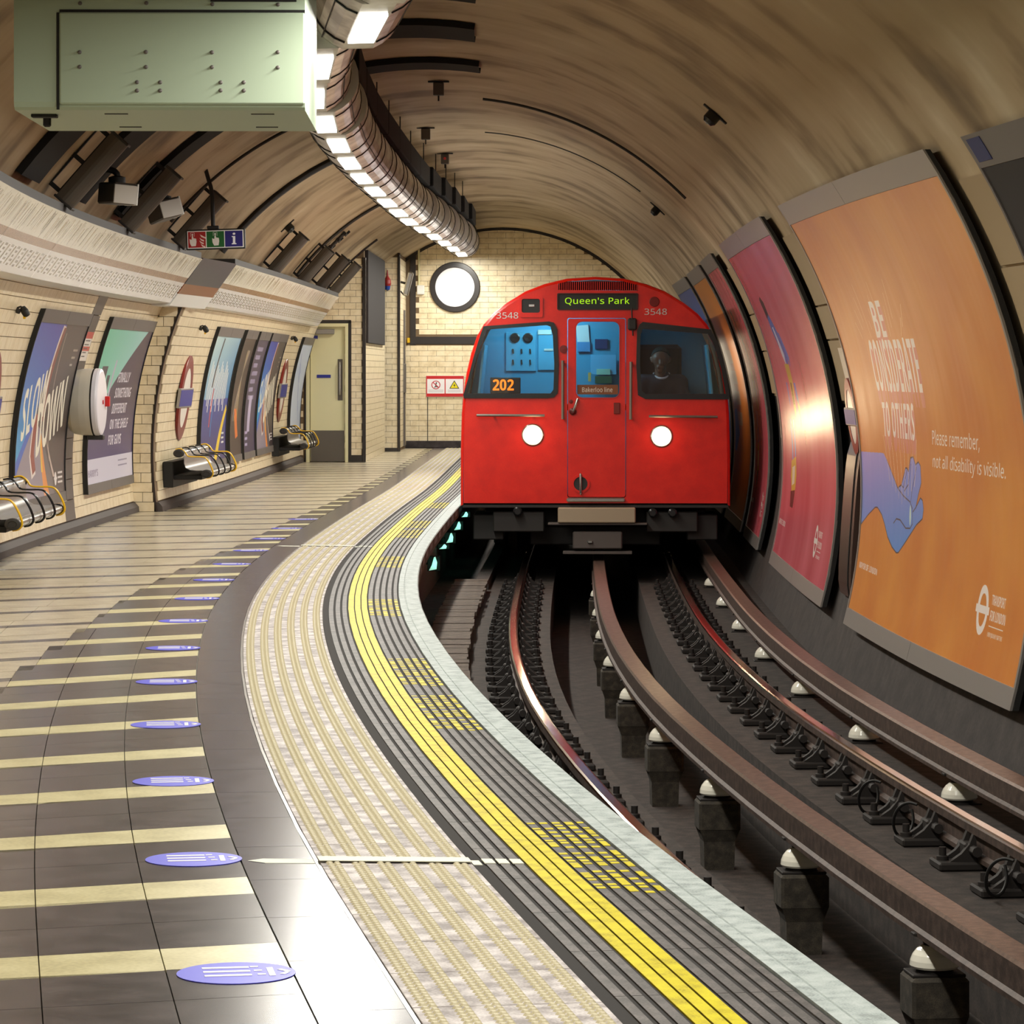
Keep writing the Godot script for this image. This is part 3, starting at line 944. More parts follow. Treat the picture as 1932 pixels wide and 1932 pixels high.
		part(o, "bracket", m, M.iron)
		var l := OmniLight3D.new()  # added light round the glowing piece
		l.name = "glint_light"
		l.light_color = Color(0.5, 1.0, 0.85); l.light_energy = 0.004; l.light_size = 0.03; l.omni_range = 10.0; l.omni_attenuation = 2.0; l.shadow_enabled = true
		o.add_child(l); l.position = Vector3(0.02, 0, 0.06)

func ordinal(i: int) -> String:
	var ones := ["", "first", "second", "third", "fourth", "fifth", "sixth", "seventh", "eighth", "ninth", "tenth", "eleventh", "twelfth", "thirteenth", "fourteenth", "fifteenth", "sixteenth", "seventeenth", "eighteenth", "nineteenth"]
	if i < 20: return ones[i]
	if i % 10 == 0: return ["", "", "twentieth", "thirtieth", "fortieth"][i / 10]
	return ["", "", "twenty", "thirty", "forty"][i / 10] + "-" + ones[i % 10]

# ---------- left wall ----------
func poster(side: int, d0: float, d1: float, y0: float, y1: float, base: float, m: Material, label: String, called := "poster", band := 0.1, stand := 0.02, frame_mat: Material = null, split := true, low := 0.08) -> Node3D:
	var o := thing(called, label, "poster", Transform3D.IDENTITY, "posters on the %s wall" % ("platform" if side < 0 else "far"))
	var fm: Material = frame_mat if frame_mat else M.frame_dull
	var nd := maxi(2, int((d1 - d0) / 0.5)); var ny := maxi(6, int((y1 - y0) / 0.12))
	var b := MB.new()
	shell(b, side, d0, d1, y0, y1, stand - 0.015, stand + 0.02, nd, ny, base)
	part(o, "backing_board", b, M.black)
	var e := 0.035 if side > 0 else 0.02
	for q in [[d0, d0 + e], [d1 - e, d1]]:
		var s := MB.new()
		shell(s, side, q[0], q[1], y0, y1, stand + 0.015, stand + 0.034, 1, ny, base)
		part(o, "side_frame", s, fm if side > 0 else M.black)
	var half := (d0 + d1) * 0.5
	for q in [[y1 - band, y1, "top_frame"], [y0, y0 + low, "bottom_frame"]]:
		for r in ([[d0 + e, half - 0.004], [half + 0.004, d1 - e]] if split else [[d0 + e, d1 - e]]):
			var s := MB.new()
			shell(s, side, r[0], r[1], q[0], q[1], stand + 0.015, stand + 0.034, nd, 2, base)
			part(o, q[2], s, fm)
	var sh := MB.new()
	shell(sh, side, d0 + e, d1 - e, y0 + low, y1 - band, stand + 0.018, stand + 0.026, nd * 2, ny * 2, base)
	part(o, "sheet", sh, m)
	return o

func new_img(w: int, h: int, c: Color) -> Image:
	var im := Image.create_empty(w, h, false, Image.FORMAT_RGB8)
	im.fill(c)
	return im

func fade(im: Image, area: PackedVector2Array, a: Color, b: Color, dir: Vector2) -> void:    # printed colour gradient inside a polygon
	var lo := 1e9; var hi := -1e9
	for p in area:
		lo = minf(lo, p.dot(dir)); hi = maxf(hi, p.dot(dir))
	var k := 28
	for i in k:
		var t := lo + (hi - lo) * i / k
		var cut := PackedVector2Array()
		var c := dir.normalized() * t / dir.length()
		var s := Vector2(-dir.y, dir.x).normalized() * 4000.0
		var f := dir.normalized() * 8000.0
		for r in Geometry2D.intersect_polygons(area, PackedVector2Array([c - s, c + s, c + s + f, c - s + f])): fill(im, r, a.lerp(b, float(i) / (k - 1)))

func roundel_sign(d: float, side: int, y: float, base: float, r: float, label: String) -> void:
	var o := thing("station_roundel", label, "sign", Transform3D.IDENTITY, "station roundels")
	var nn := side * lining(y, base)
	var slope := (lining(y + 0.05, base) - lining(y - 0.05, base)) / 0.1
	var xf := at(d, nn, y)
	var nx := xf.basis.x * (-side)
	var upv := (Vector3.UP + xf.basis.x * side * slope).normalized()
	var out := nx - upv * nx.dot(upv)
	out = out.normalized()
	var bs := Basis(upv.cross(out), upv, out)
	o.transform = Transform3D(bs, xf.origin + out * 0.022)
	var m := MB.new()
	var ring := []
	for q in [[r * 0.96, 0.0], [r * 0.96, 0.024], [0.0, 0.024]]: ring.append(Vector2(q[0], q[1]))
	var flat := Transform3D(Basis(Vector3.RIGHT, PI / 2), Vector3.ZERO)
	m.lathe(ring, 48, flat)
	part(o, "plate", m, mat(col(232, 226, 216), 0.3), "white enamel plate")
	m = MB.new()
	m.lathe([Vector2(r * 0.7, 0.024), Vector2(r * 0.7, 0.028), Vector2(r * 0.99, 0.028), Vector2(r, 0.024), Vector2(r, 0.0)], 48, flat)
	part(o, "red_ring", m, mat(col(124, 28, 24), 0.3), "dark red ring")
	m = MB.new()
	m.box(Transform3D(Basis(), Vector3(0, 0, 0.02)), Vector3(r * 2.42, r * 0.46, 0.03), 0.004)
	part(o, "bar_frame", m, M.frame)
	m = MB.new()
	m.box(Transform3D(Basis(), Vector3(0, 0, 0.034)), Vector3(r * 2.32, r * 0.38, 0.006))
	part(o, "name_bar", m, M.blue_sign, "blue name bar")

func left_wall() -> void:
	# inner thickness of the wall beyond the return
	var mb := MB.new()
	var prof := ell(-0.05, 2.35, -1, 0.22, 16)
	var back := ell(-0.05, 2.35, -1, 0.0, 16)
	back.reverse(); prof.append_array(back)
	sweep(mb, prof, steps(31.62, 48.6, 1.0))
	var inner := struct("wall_left", mb, M.grout)
	var outer: Node3D = get_node("wall_left")
	var posters := [[24.6, 27.25, 0.28, 1.8], [28.45, 31.45, 0.28, 1.8], [35.0, 37.5, 0.28, 1.8], [37.9, 39.3, 0.28, 1.8], [39.55, 41.0, 0.28, 1.8], [41.2, 43.65, 0.28, 1.8], [46.45, 48.4, 0.28, 1.8]]
	var rest := MB.new(); var rest2 := MB.new(); var blk := MB.new()
	var near := 0; var near2 := 0
	var h := 0.0925; var w := 0.2
	for zone_ in [[2.0, 31.6, 0.0], [31.7, 48.5, 0.22]]:
		var d: float = zone_[0]
		var base: float = zone_[2]
		var c := 0
		while d < zone_[1] - 0.05:
			var d1 := minf(d + w, zone_[1])
			for r in 24:
				var y := 0.1 + r * h
				var off := (w * 0.5 if r % 2 else 0.0)
				var a := d + off; var b := minf(d1 + off, zone_[1])
				if b - a < 0.03: continue
				var hid := false
				for p in posters:
					if a > p[0] - 0.0 and b < p[1] and y > p[2] and y + h < p[3]: hid = true
				if hid: continue
				var dark := base == 0.0 and a > 27.32 and b < 27.9
				if dark: continue
				if base == 0.0 and a > 23.0 and near < 300:
					var t := MB.new()
					shell(t, -1, a + 0.0025, b - 0.0025, y + 0.0025, y + h - 0.0025, 0.002, 0.011, 1, 1, base)
					part(outer, "wall_tile", t, M.tile); near += 1
				elif base > 0.0 and near2 < 300:
					var t := MB.new()
					shell(t, -1, a + 0.0025, b - 0.0025, y + 0.0025, y + h - 0.0025, 0.002, 0.011, 1, 1, base)
					part(inner, "wall_tile", t, M.tile); near2 += 1
				else: shell(rest if base == 0.0 else rest2, -1, a + 0.0025, b - 0.0025, y + 0.0025, y + h - 0.0025, 0.002, 0.011, 1, 1, base)
			d = d1; c += 1
	stuff(outer, "wall_tiles", rest, M.tile); stuff(inner, "wall_tiles", rest2, M.tile)
	for r in 13:
		var t := MB.new()
		var y := 0.1 + r * 0.17
		shell(t, -1, 27.35, 27.88, y + 0.002, y + 0.166, 0.002, 0.013, 1, 2)
		part(outer, "dark_tile", t, tile_dark())
	# tiled return facing the camera
	var ret := MB.new()
	var o0 := at(31.61, 0, 0)
	var tiles := []
	for r in 25:
		var y := 0.0 + r * h
		var n1 := -lining(y + h * 0.5, 0.22) - 0.022; var n0 := -lining(y + h * 0.5, 0.0)
		var x := n1 - (0.1 if r % 2 else 0.2)
		var xs := [n0]
		if x > n0 + 0.02: xs.append(x)
		xs.append(n1)
		for i in xs.size() - 1:
			var t := MB.new()
			t.box(Transform3D(o0.basis, o0 * Vector3((xs[i] + xs[i + 1]) * 0.5, y + h * 0.5, 0.01)), Vector3(xs[i + 1] - xs[i] - 0.005, h - 0.005, 0.012))
			part(inner, "return_tile", t, M.tile)
	var edge_strip := MB.new()
	var path := []
	for i in 26: path.append(o0 * Vector3(-lining(i * h, 0.22) - 0.008, i * h, 0.012))
	edge_strip.tube(path, 0.011, 6)
	part(inner, "edge_trim", edge_strip, M.tile_black, "black corner trim")
	left_posters()
	for q in [[23.15, 0.0, "red ringed station roundel at the left border of the photo"], [33.46, 0.22, "red ringed station roundel on the tiled wall above the middle bench"], [44.9, 0.22, "red ringed station roundel on the tiled wall above the farthest bench"]]:
		roundel_sign(q[0], -1, 1.07, q[1], 0.43, q[2])
	frieze()
	help_point()
	benches()
	# small dark spotlights above the roundels
	var k := 0
	for q in [[23.45, 0.0, "near the left border"], [33.5, 0.22, "above the middle roundel"], [44.5, 0.22, "above the farthest roundel"]]:
		var y := 1.76
		var xf := at(q[0], -lining(y, q[1]) + 0.01, y)
		var o := thing("wall_spotlight", "small dark spotlight with a yellow tag on the tiled wall, " + q[2], "spotlight", xf, "spotlights above the roundels")
		o.scale = Vector3.ONE * 0.62
		var m := MB.new()
		m.box(Transform3D(Basis(Vector3.FORWARD, 0.3), Vector3(0.03, 0.0, 0)), Vector3(0.05, 0.06, 0.06), 0.01)
		m.tube([Vector3(0.0, 0.03, 0), Vector3(0.06, 0.05, 0), Vector3(0.09, 0.02, 0)], 0.012, 6)
		part(o, "arm", m, M.dark)
		m = MB.new()
		m.lathe([Vector2(0.02, -0.07), Vector2(0.04, -0.06), Vector2(0.045, 0.0), Vector2(0.03, 0.05), Vector2(0.0, 0.06)], 14, Transform3D(Basis(Vector3.FORWARD, -0.5), Vector3(0.1, 0.0, 0)))
		part(o, "lamp_head", m, M.black)
		m = MB.new()
		m.box(Transform3D(Basis(), Vector3(0.1, -0.075, 0.01)), Vector3(0.03, 0.03, 0.02), 0.003)
		part(o, "tag", m, M.yellow_paint)
		k += 1
	# notices by the help point
	var nb := MB.new()
	shell(nb, -1, 27.42, 27.8, 1.42, 1.66, 0.012, 0.024, 1, 3)
	var im := new_img(128, 192, col(226, 220, 212))
	im.fill_rect(Rect2i(0, 0, 128, 44), col(190, 60, 50)); im.fill_rect(Rect2i(0, 96, 128, 30), col(200, 80, 66))
	for i in 5: im.fill_rect(Rect2i(14, 54 + i * 26, 90 - i * 7, 8), col(90, 84, 84))
	solo("notice", nb, print_mat(im), "small red and white notice on the dark tile strip above the help point", "notice")
	nb = MB.new()
	shell(nb, -1, 27.24, 27.34, 0.98, 1.32, 0.012, 0.022, 1, 3)
	solo("notice", nb, M.blue_sign, "narrow blue plate on the wall just left of the help point", "notice")

var _td: Material
func tile_dark() -> Material:
	if not _td: _td = mat(col(74, 66, 62), 0.35)
	return _td

func left_posters() -> void:
	# blue and dark poster with a long red board and two slanting words
	var im := new_img(640, 640, col(70, 60, 62))
	fade(im, pts(im, [0, 0, 0.55, 0, 0.42, 0.32, 0.36, 0.5, 0.0, 0.86]), col(58, 56, 170), col(10, 176, 228), Vector2(-0.3, 1))
	fill(im, pts(im, [0.0, 0.86, 0.36, 0.56, 0.5, 0.62, 0.62, 1, 0, 1]), col(150, 140, 156))
	fill(im, pts(im, [0.0, 0.8, 0.36, 0.5, 0.36, 0.56, 0.0, 0.88]), col(52, 100, 200))
	fill(im, pts(im, [0.5, 0.62, 0.75, 0.9, 0.78, 1, 0.6, 1]), col(112, 104, 108))
	stroke(im, pts(im, [0.6, 0.05, 0.62, 0.6, 0.68, 0.8]), 5, col(186, 170, 160))
	stroke(im, pts(im, [0.52, 0.02, 0.47, 0.4, 0.48, 0.55]), 34, col(230, 216, 208)); stroke(im, pts(im, [0.54, 0.03, 0.49, 0.4, 0.5, 0.55]), 30, col(134, 62, 52))
	stroke(im, pts(im, [0.36, 0.55, 0.33, 0.75, 0.37, 0.86]), 52, col(236, 226, 222)); stroke(im, pts(im, [0.37, 0.53, 0.34, 0.75, 0.38, 0.84]), 42, col(150, 66, 56))
	fill(im, pts(im, [0.46, 0.6, 0.5, 0.64, 0.68, 1, 0.58, 1]), col(238, 150, 70))
	fill(im, pts(im, [0.46, 0.58, 0.485, 0.62, 0.56, 0.86, 0.53, 0.86]), col(246, 200, 60))
	fill(im, pts(im, [0.54, 0.58, 0.6, 0.66, 0.8, 0.9, 0.76, 0.9]), col(206, 186, 176))
	write(im, "SLOW", Vector2(0.07, 0.38), Vector2(0.42, -0.14), Vector2(0.03, 0.29), col(244, 240, 222), font(true, false, true))
	write(im, "DOWN", Vector2(0.38, 0.46), Vector2(0.5, -0.17), Vector2(0.03, 0.31), col(244, 240, 222), font(true, false, true))
	for i in 3: im.fill_rect(Rect2i(540, 90 + i * 28, 60 - i * 14, 8), col(170, 160, 150))
	fill(im, oval(Vector2(520, 585), 14, 26), col(236, 230, 230)); im.fill_rect(Rect2i(500, 580, 40, 9), col(236, 230, 230))
	for i in 3: im.fill_rect(Rect2i(550, 560 + i * 18, 60, 8), col(226, 220, 220))
	var slow := print_mat(im, 0.3)
	poster(-1, 24.6, 27.22, 0.28, 1.8, 0.0, slow, "blue and dark poster reading SLOW DOWN left of the white help point")
	# navy poster with a teal corner and white lines of text
	im = new_img(640, 640, col(66, 56, 84))
	fade(im, pts(im, [0, 0, 0.9, 0, 0.32, 0.42, 0, 0.42]), col(110, 206, 176), col(168, 222, 222), Vector2(1, 0.2))
	fill(im, pts(im, [0.0, 0.84, 1, 0.84, 1, 1, 0, 1]), col(218, 216, 236))
	fade(im, pts(im, [0, 0.5, 1, 0.4, 1, 0.84, 0, 0.84]), col(64, 54, 80), col(74, 66, 120), Vector2(0, 1))
	for q in [[0.1, 0.24, 0.22, 0.4], [0.24, 0.3, 0.3, 0.52], [0.06, 0.42, 0.2, 0.66], [0.26, 0.5, 0.34, 0.66]]: fill(im, pts(im, [q[0], q[1], q[2], q[1], q[2] - 0.02, q[3], q[0] - 0.02, q[3]]), col(60, 58, 74))
	fill(im, pts(im, [0.36, 0.2, 0.39, 0.2, 0.33, 0.6, 0.3, 0.6]), col(196, 190, 214))
	var lines := ["FINALLY", "SOMETHING", "DIFFERENT", "ON THE SHELF", "FOR GUYS"]
	var wd := [0.26, 0.36, 0.32, 0.4, 0.28]
	for i in 5: write(im, lines[i], Vector2(0.5 - i * 0.012, 0.28 + i * 0.105), Vector2(wd[i], 0.0), Vector2(-0.008, 0.068), col(236, 232, 244))
	write(im, "HARRY'S", Vector2(0.03, 0.91), Vector2(0.2, 0), Vector2(0, 0.045), col(120, 112, 150))
	for i in 2: im.fill_rect(Rect2i(430, 560 + i * 22, 130, 6), col(150, 146, 176))
	poster(-1, 28.45, 31.42, 0.28, 1.8, 0.0, print_mat(im, 0.3), "navy poster with a teal corner and white lines, behind the help point")
	# bright blue poster with sprayed strokes
	im = new_img(512, 640, col(60, 60, 120))
	fade(im, pts(im, [0, 0, 1, 0, 1, 0.62, 0, 0.62]), col(196, 224, 226), col(56, 120, 180), Vector2(0.5, 1))
	fade(im, pts(im, [0, 0.5, 1, 0.5, 1, 1, 0, 1]), col(62, 80, 160), col(70, 60, 110), Vector2(0, 1))
	for i in 16: stroke(im, pts(im, [0.15 + i * 0.045, 0.2 + 0.03 * (i % 4), 0.1 + i * 0.05, 0.5 + 0.05 * (i % 3)]), 11, col(240, 240, 236))
	stroke(im, pts(im, [0.34, 0.02, 0.28, 0.4]), 22, col(70, 74, 80)); stroke(im, pts(im, [0.36, 0.42, 0.3, 0.72]), 14, col(216, 70, 60)); stroke(im, pts(im, [0.42, 0.5, 0.36, 0.8]), 10, col(60, 140, 200))
	fill(im, pts(im, [0.95, 0.55, 0.99, 0.6, 0.62, 1, 0.5, 1]), col(238, 206, 60))
	for i in 3: im.fill_rect(Rect2i(420, 500 + i * 24, 50, 10), col(220, 220, 220))
	var p3 := print_mat(im, 0.3)
	poster(-1, 35.0, 37.5, 0.28, 1.8, 0.22, p3, "pale blue poster with white spray strokes beside the middle roundel")
	im = new_img(320, 640, col(74, 62, 58))
	for i in 8: stroke(im, pts(im, [0.75 - i * 0.03, 0.1, 0.2 + i * 0.06, 0.7]), 9, [col(190, 170, 150), col(70, 90, 150), col(210, 180, 60), col(120, 110, 100)][i % 4])
	fill(im, pts(im, [0.3, 0.6, 0.5, 0.6, 0.7, 0.84, 0.5, 0.86]), col(224, 120, 50))
	poster(-1, 37.9, 39.3, 0.28, 1.8, 0.22, print_mat(im, 0.3), "narrow brown poster right of the pale blue spray poster")
	im = new_img(320, 640, col(74, 64, 92))
	for i in 7: im.fill_rect(Rect2i(60, 40 + i * 46, 160 - (i % 3) * 24, 24), col(150, 140, 176))
	fill(im, pts(im, [0.35, 0.5, 0.6, 0.5, 0.52, 0.82, 0.3, 0.82]), col(190, 180, 214))
	for i in 3: im.fill_rect(Rect2i(40, 520 + i * 34, 70, 16), col(170, 160, 200))
	poster(-1, 39.55, 41.0, 0.28, 1.8, 0.22, print_mat(im, 0.3), "narrow purple poster with pale bars, third past the middle roundel")
	poster(-1, 41.2, 43.65, 0.28, 1.8, 0.22, slow, "blue and dark slanting poster left of the farthest roundel")
	im = new_img(320, 640, col(180, 196, 224))
	for i in 6: stroke(im, pts(im, [0.2 + i * 0.1, 0.1 + i * 0.1, 0.5 + i * 0.05, 0.3 + i * 0.1]), 8, col(96, 120, 190))
	poster(-1, 46.45, 48.4, 0.28, 1.8, 0.22, print_mat(im, 0.3), "pale blue poster in the corner next to the cream door")

func frieze() -> void:
	var imgs := []
	for v in 3:
		var im := new_img(1024, 192, col(240, 236, 226))
		var r := RandomNumberGenerator.new()
		r.seed = 70 + v
		im.fill_rect(Rect2i(0, 104, 1024, 88), col(236, 234, 238))
		for i in 74:
			var x := r.randf() * 1024; var y := r.randf_range(2, 26); var l := r.randf_range(40, 66)
			var k: Color = [col(70, 60, 48), col(128, 112, 84), col(186, 172, 142), col(52, 46, 42), col(204, 198, 186)][r.randi() % 5]
			var w := r.randf_range(3.0, 13.0)
			fill(im, PackedVector2Array([Vector2(x, y + l), Vector2(x + w * 0.4, y + l), Vector2(x + w + 6, y), Vector2(x + 6, y)]), k)
		im.fill_rect(Rect2i(0, 84, 1024, 22), col(142, 84, 44))
		for i in 8:
			var x := 30 + i * 126
			for k in 5: im.fill_rect(Rect2i(x + (k % 2) * 5, 120 + k * 12, 46 - 9 * (k % 3), 6), col(120, 114, 116))
			im.fill_rect(Rect2i(x + 72, 122, 24, 50), col(104, 92, 48))
			im.fill_rect(Rect2i(x + 77, 134, 14, 22), col(46, 46, 34))
		imgs.append(print_mat(im, 0.16))
	var base := 0.0
	for g in [[2.0, 30.8, 0.0, "long white route frieze with a brown band along the platform wall"], [32.55, 47.2, 0.13, "second white route frieze with a brown band, ending above the cream door"]]:
		var o := thing("route_frieze", g[3], "sign", Transform3D.IDENTITY, "route friezes above the posters")
		var s: float = g[2]
		var f := [Vector2(-2.3 + s, 2.37), Vector2(-2.6 + s, 1.965)]
		var m := MB.new()
		sweep(m, [f[0] + Vector2(-0.012, 0), f[1] + Vector2(-0.012, 0), Vector2(-2.86 + s, 1.95), Vector2(-2.62 + s, 2.37)], steps(g[0], g[1], 0.8))
		part(o, "casing", m, M.white, "white casing")
		m = MB.new()
		sweep(m, [Vector2(-2.31 + s, 2.372), Vector2(-2.31 + s, 2.43), Vector2(-2.56, 2.43), Vector2(-2.56, 2.372)], steps(g[0], g[1], 0.8))
		part(o, "cable_tray", m, M.dark, "dark cable tray on top")
		var d: float = g[0]
		var k := 0
		while d < g[1] - 0.3:
			var e := minf(d + 2.55, g[1])
			var pm := MB.new()
			var ds := steps(d + 0.004, e - 0.004, 0.6)
			var rows := []; var us := []
			for q in 3:
				var p: Vector2 = f[0].lerp(f[1], q / 2.0)
				var row := PackedVector3Array(); var u := PackedVector2Array()
				for x in ds:
					row.append(P(x, p.x, p.y)); u.append(Vector2((x - d) / 2.55, q / 2.0))
				rows.append(row); us.append(u)
			pm.grid(rows, us)
			part(o, "route_panel", pm, imgs[k % 3])
			d = e; k += 1
	# dark blue and brown corner piece between them
	var c := thing("frieze_corner", "dark blue and brown angled casing joining the two route friezes", "sign")
	var parts_ := [[2.14, 2.38, mat(col(48, 50, 66), 0.3), "blue_panel"], [2.05, 2.14, mat(col(138, 76, 34), 0.3), "brown_panel"], [1.94, 2.05, M.white, "white_panel"]]
	for q in parts_:
		var m := MB.new()
		var fn := func(y: float, s: float) -> float: return -2.3 - 0.3 * (2.37 - y) / 0.42 + s
		var a: Array = [P(30.81, fn.call(q[1], 0.0), q[1]), P(32.54, fn.call(q[1], 0.13), q[1]), P(32.54, fn.call(q[0], 0.13), q[0]), P(30.81, fn.call(q[0], 0.0), q[0])]
		var b := []
		for v in a: b.append(v + Vector3(-0.2, 0, 0))
		m.quad(a[3], a[2], a[1], a[0]); m.quad(a[0], a[1], b[1], b[0]); m.quad(a[2], a[3], b[3], b[2]); m.quad(a[3], a[0], b[0], b[3]); m.quad(a[1], a[2], b[2], b[1])
		part(c, q[3], m, q[2])

func help_point() -> void:
	var xf := at(27.5, -3.02, 1.08)
	# axis points out from the wall, tilted a little towards the camera
	var bs := Basis(Vector3.UP, -0.02) * xf.basis
	var o := thing("help_point", "white drum-shaped help point with a red button on the dark tile strip", "help point", Transform3D(bs, xf.origin))
	var ax := Transform3D(Basis(Vector3(0, 1, 0), Vector3(1, 0, 0), Vector3(0, 0, -1)), Vector3.ZERO)
	var m := MB.new()
	m.lathe([Vector2(0.24, 0.0), Vector2(0.262, 0.03), Vector2(0.275, 0.1), Vector2(0.278, 0.15), Vector2(0.278, 0.19)], 48, ax)
	part(o, "drum", m, mat(col(206, 200, 186), 0.4), "off-white drum")
	m = MB.new()
	m.lathe([Vector2(0.27, 0.19), Vector2(0.27, 0.206)], 48, ax)
	part(o, "groove", m, M.dark)
	m = MB.new()
	m.lathe([Vector2(0.279, 0.204), Vector2(0.279, 0.235), Vector2(0.272, 0.25), Vector2(0.255, 0.256), Vector2(0.0, 0.26)], 48, ax)
	part(o, "face", m, mat(col(226, 224, 232), 0.3), "white front cover")
	m = MB.new()
	m.lathe([Vector2(0.018, 0.258), Vector2(0.018, 0.267), Vector2(0.0, 0.269)], 16, ax)
	part(o, "button", m, mat(col(190, 24, 24), 0.4), "small red button")
	m = MB.new()
	m.box(Transform3D(Basis(), Vector3(0.275, 0.005, -0.15)), Vector3(0.04, 0.085, 0.06), 0.006)
	part(o, "call_handle", m, mat(col(196, 22, 20), 0.4), "red handle")
	m = MB.new()
	m.tube([Vector3(0.12, -0.26, 0.02), Vector3(0.12, -0.31, 0.02)], 0.016, 8)
	m.box(Transform3D(Basis(), Vector3(0.2, -0.29, 0.0)), Vector3(0.14, 0.04, 0.1), 0.006)
	part(o, "bracket", m, M.dark)

func benches() -> void:
	var k := 0
	for q in [[21.7, 24.0, 0.0, "steel bench with yellow and black arm hoops at the left border"], [32.1, 34.25, 0.22, "middle steel bench with yellow and black arm hoops, under the roundel"], [43.72, 45.6, 0.22, "farthest steel bench with yellow arm hoops, near the cream door"]]:
		var dm: float = (q[0] + q[1]) * 0.5; var len: float = q[1] - q[0]
		var wall_n := -lining(0.5, q[2])
		var o := thing("bench", q[3], "bench", at(dm, wall_n, 0.09), "platform benches")
		o.scale = Vector3(1.0, 0.74, 1.0)
		# local: +x out from the wall, z along the bench
		var prof := [Vector2(0.135, 0.60), Vector2(0.15, 0.645), Vector2(0.19, 0.66), Vector2(0.225, 0.63), Vector2(0.235, 0.56), Vector2(0.235, 0.48), Vector2(0.25, 0.425), Vector2(0.29, 0.395), Vector2(0.36, 0.385), Vector2(0.45, 0.39), Vector2(0.49, 0.375), Vector2(0.50, 0.345), Vector2(0.485, 0.315), Vector2(0.455, 0.31)]
		var m := MB.new()
		var rows := []; var rows2 := []; var us := []
		var arc := 0.0
		for i in prof.size():
			if i: arc += prof[i].distance_to(prof[i - 1])
			rows.append(PackedVector3Array([Vector3(prof[i].x, prof[i].y, len / 2), Vector3(prof[i].x, prof[i].y, -len / 2)]))
			us.append(PackedVector2Array([Vector2(0, arc), Vector2(len, arc)]))
		m.grid(rows, us)
		for i in prof.size():
			rows2.append(PackedVector3Array([rows[i][0] + Vector3(-0.004, -0.004, 0), rows[i][1] + Vector3(-0.004, -0.004, 0)]))
		m.grid(rows2, us, true)
		part(o, "seat_sheet", m, M.steel_perf, "rolled perforated steel seat")
		m = MB.new()
		m.tube([Vector3(0.455, 0.345, len / 2 + 0.012), Vector3(0.455, 0.345, -len / 2 - 0.012)], 0.043, 20)
		part(o, "front_tube", m, M.steel, "bright front tube")
		m = MB.new()
		m.tube([Vector3(0.185, 0.61, len / 2 + 0.012), Vector3(0.185, 0.61, -len / 2 - 0.012)], 0.046, 20)
		part(o, "back_tube", m, M.steel)
		for e in [-1, 1]:
			for c in [[0.455, 0.345, "end_cap"], [0.185, 0.61, "end_cap"]]:
				m = MB.new()
				m.lathe([Vector2(0.052, 0.0), Vector2(0.055, 0.012), Vector2(0.05, 0.026), Vector2(0.03, 0.03), Vector2(0.026, 0.024), Vector2(0.0, 0.024)], 20, Transform3D(Basis(Vector3.RIGHT, PI / 2 * e), Vector3(c[0], c[1], e * (len / 2 + 0.005))))
				part(o, c[2], m, M.dark)
		for i in 5:
			var z := len / 2 - len * i / 4.0
			if i == 0: z -= 0.01
			if i == 4: z += 0.01
			var path := smoothed([Vector3(0.15, 0.66, z), Vector3(0.2, 0.668, z), Vector3(0.24, 0.63, z), Vector3(0.27, 0.575, z), Vector3(0.33, 0.565, z), Vector3(0.4, 0.565, z), Vector3(0.44, 0.55, z), Vector3(0.47, 0.5, z), Vector3(0.5, 0.42, z), Vector3(0.512, 0.345, z), Vector3(0.49, 0.3, z), Vector3(0.45, 0.288, z)], 3)
			m = MB.new()
			m.tube(path, 0.0085, 8)
			part(o, "arm_hoop", m, M.yellow_paint if i in [0, 4] else M.black_gloss, "yellow end hoop" if i in [0, 4] else "black arm hoop")
		m = MB.new()
		m.box(Transform3D(Basis(), Vector3(0.21, 0.29, 0)), Vector3(0.36, 0.06, len * 0.86), 0.006)
		m.box(Transform3D(Basis(), Vector3(0.07, 0.33, 0)), Vector3(0.1, 0.34, len * 0.94), 0.008)
		part(o, "wall_bracket", m, M.black, "dark wall bracket")
		k += 1

# ---------- far (right) wall ----------
func tfl_mark(im: Image, s: float, t: float, sz: float, asp: float, k: Color) -> void:   # ring and bar with three lines of capitals
	var w := im.get_width(); var h := im.get_height()
	var c := Vector2(s * w, t * h)
	var ry := sz * h; var rx := ry * asp
	var ring := oval(c, rx, ry, 48)
	var hole := oval(c, rx * 0.62, ry * 0.66, 48)
	for q in [[-2.0, 0.0], [0.0, 2.0]]:
		var half := Geometry2D.intersect_polygons(ring, PackedVector2Array([c + Vector2(q[0] * rx, -2 * ry), c + Vector2(q[1] * rx, -2 * ry), c + Vector2(q[1] * rx, 2 * ry), c + Vector2(q[0] * rx, 2 * ry)]))
		for a in half:
			for b in Geometry2D.clip_polygons(a, hole): fill(im, b, k)
	im.fill_rect(Rect2i(int(c.x - rx * 1.25), int(c.y - ry * 0.17), int(rx * 2.5), int(ry * 0.34)), k)
	var x := s + rx / w * 1.5
	write(im, "TRANSPORT", Vector2(x, t - sz * 0.72), Vector2(sz * asp * h / w * 2.4, 0), Vector2(0, sz * 0.42), k)
	write(im, "FOR LONDON", Vector2(x, t - sz * 0.1), Vector2(sz * asp * h / w * 2.7, 0), Vector2(0, sz * 0.42), k)
	im.fill_rect(Rect2i(int(x * w), int((t + sz * 0.52) * h), int(sz * asp * h * 2.6), maxi(2, int(sz * 0.06 * h))), k)
	write(im, "EVERY JOURNEY MATTERS", Vector2(x, t + sz * 0.76), Vector2(sz * asp * h / w * 2.6, 0), Vector2(0, sz * 0.22), k)

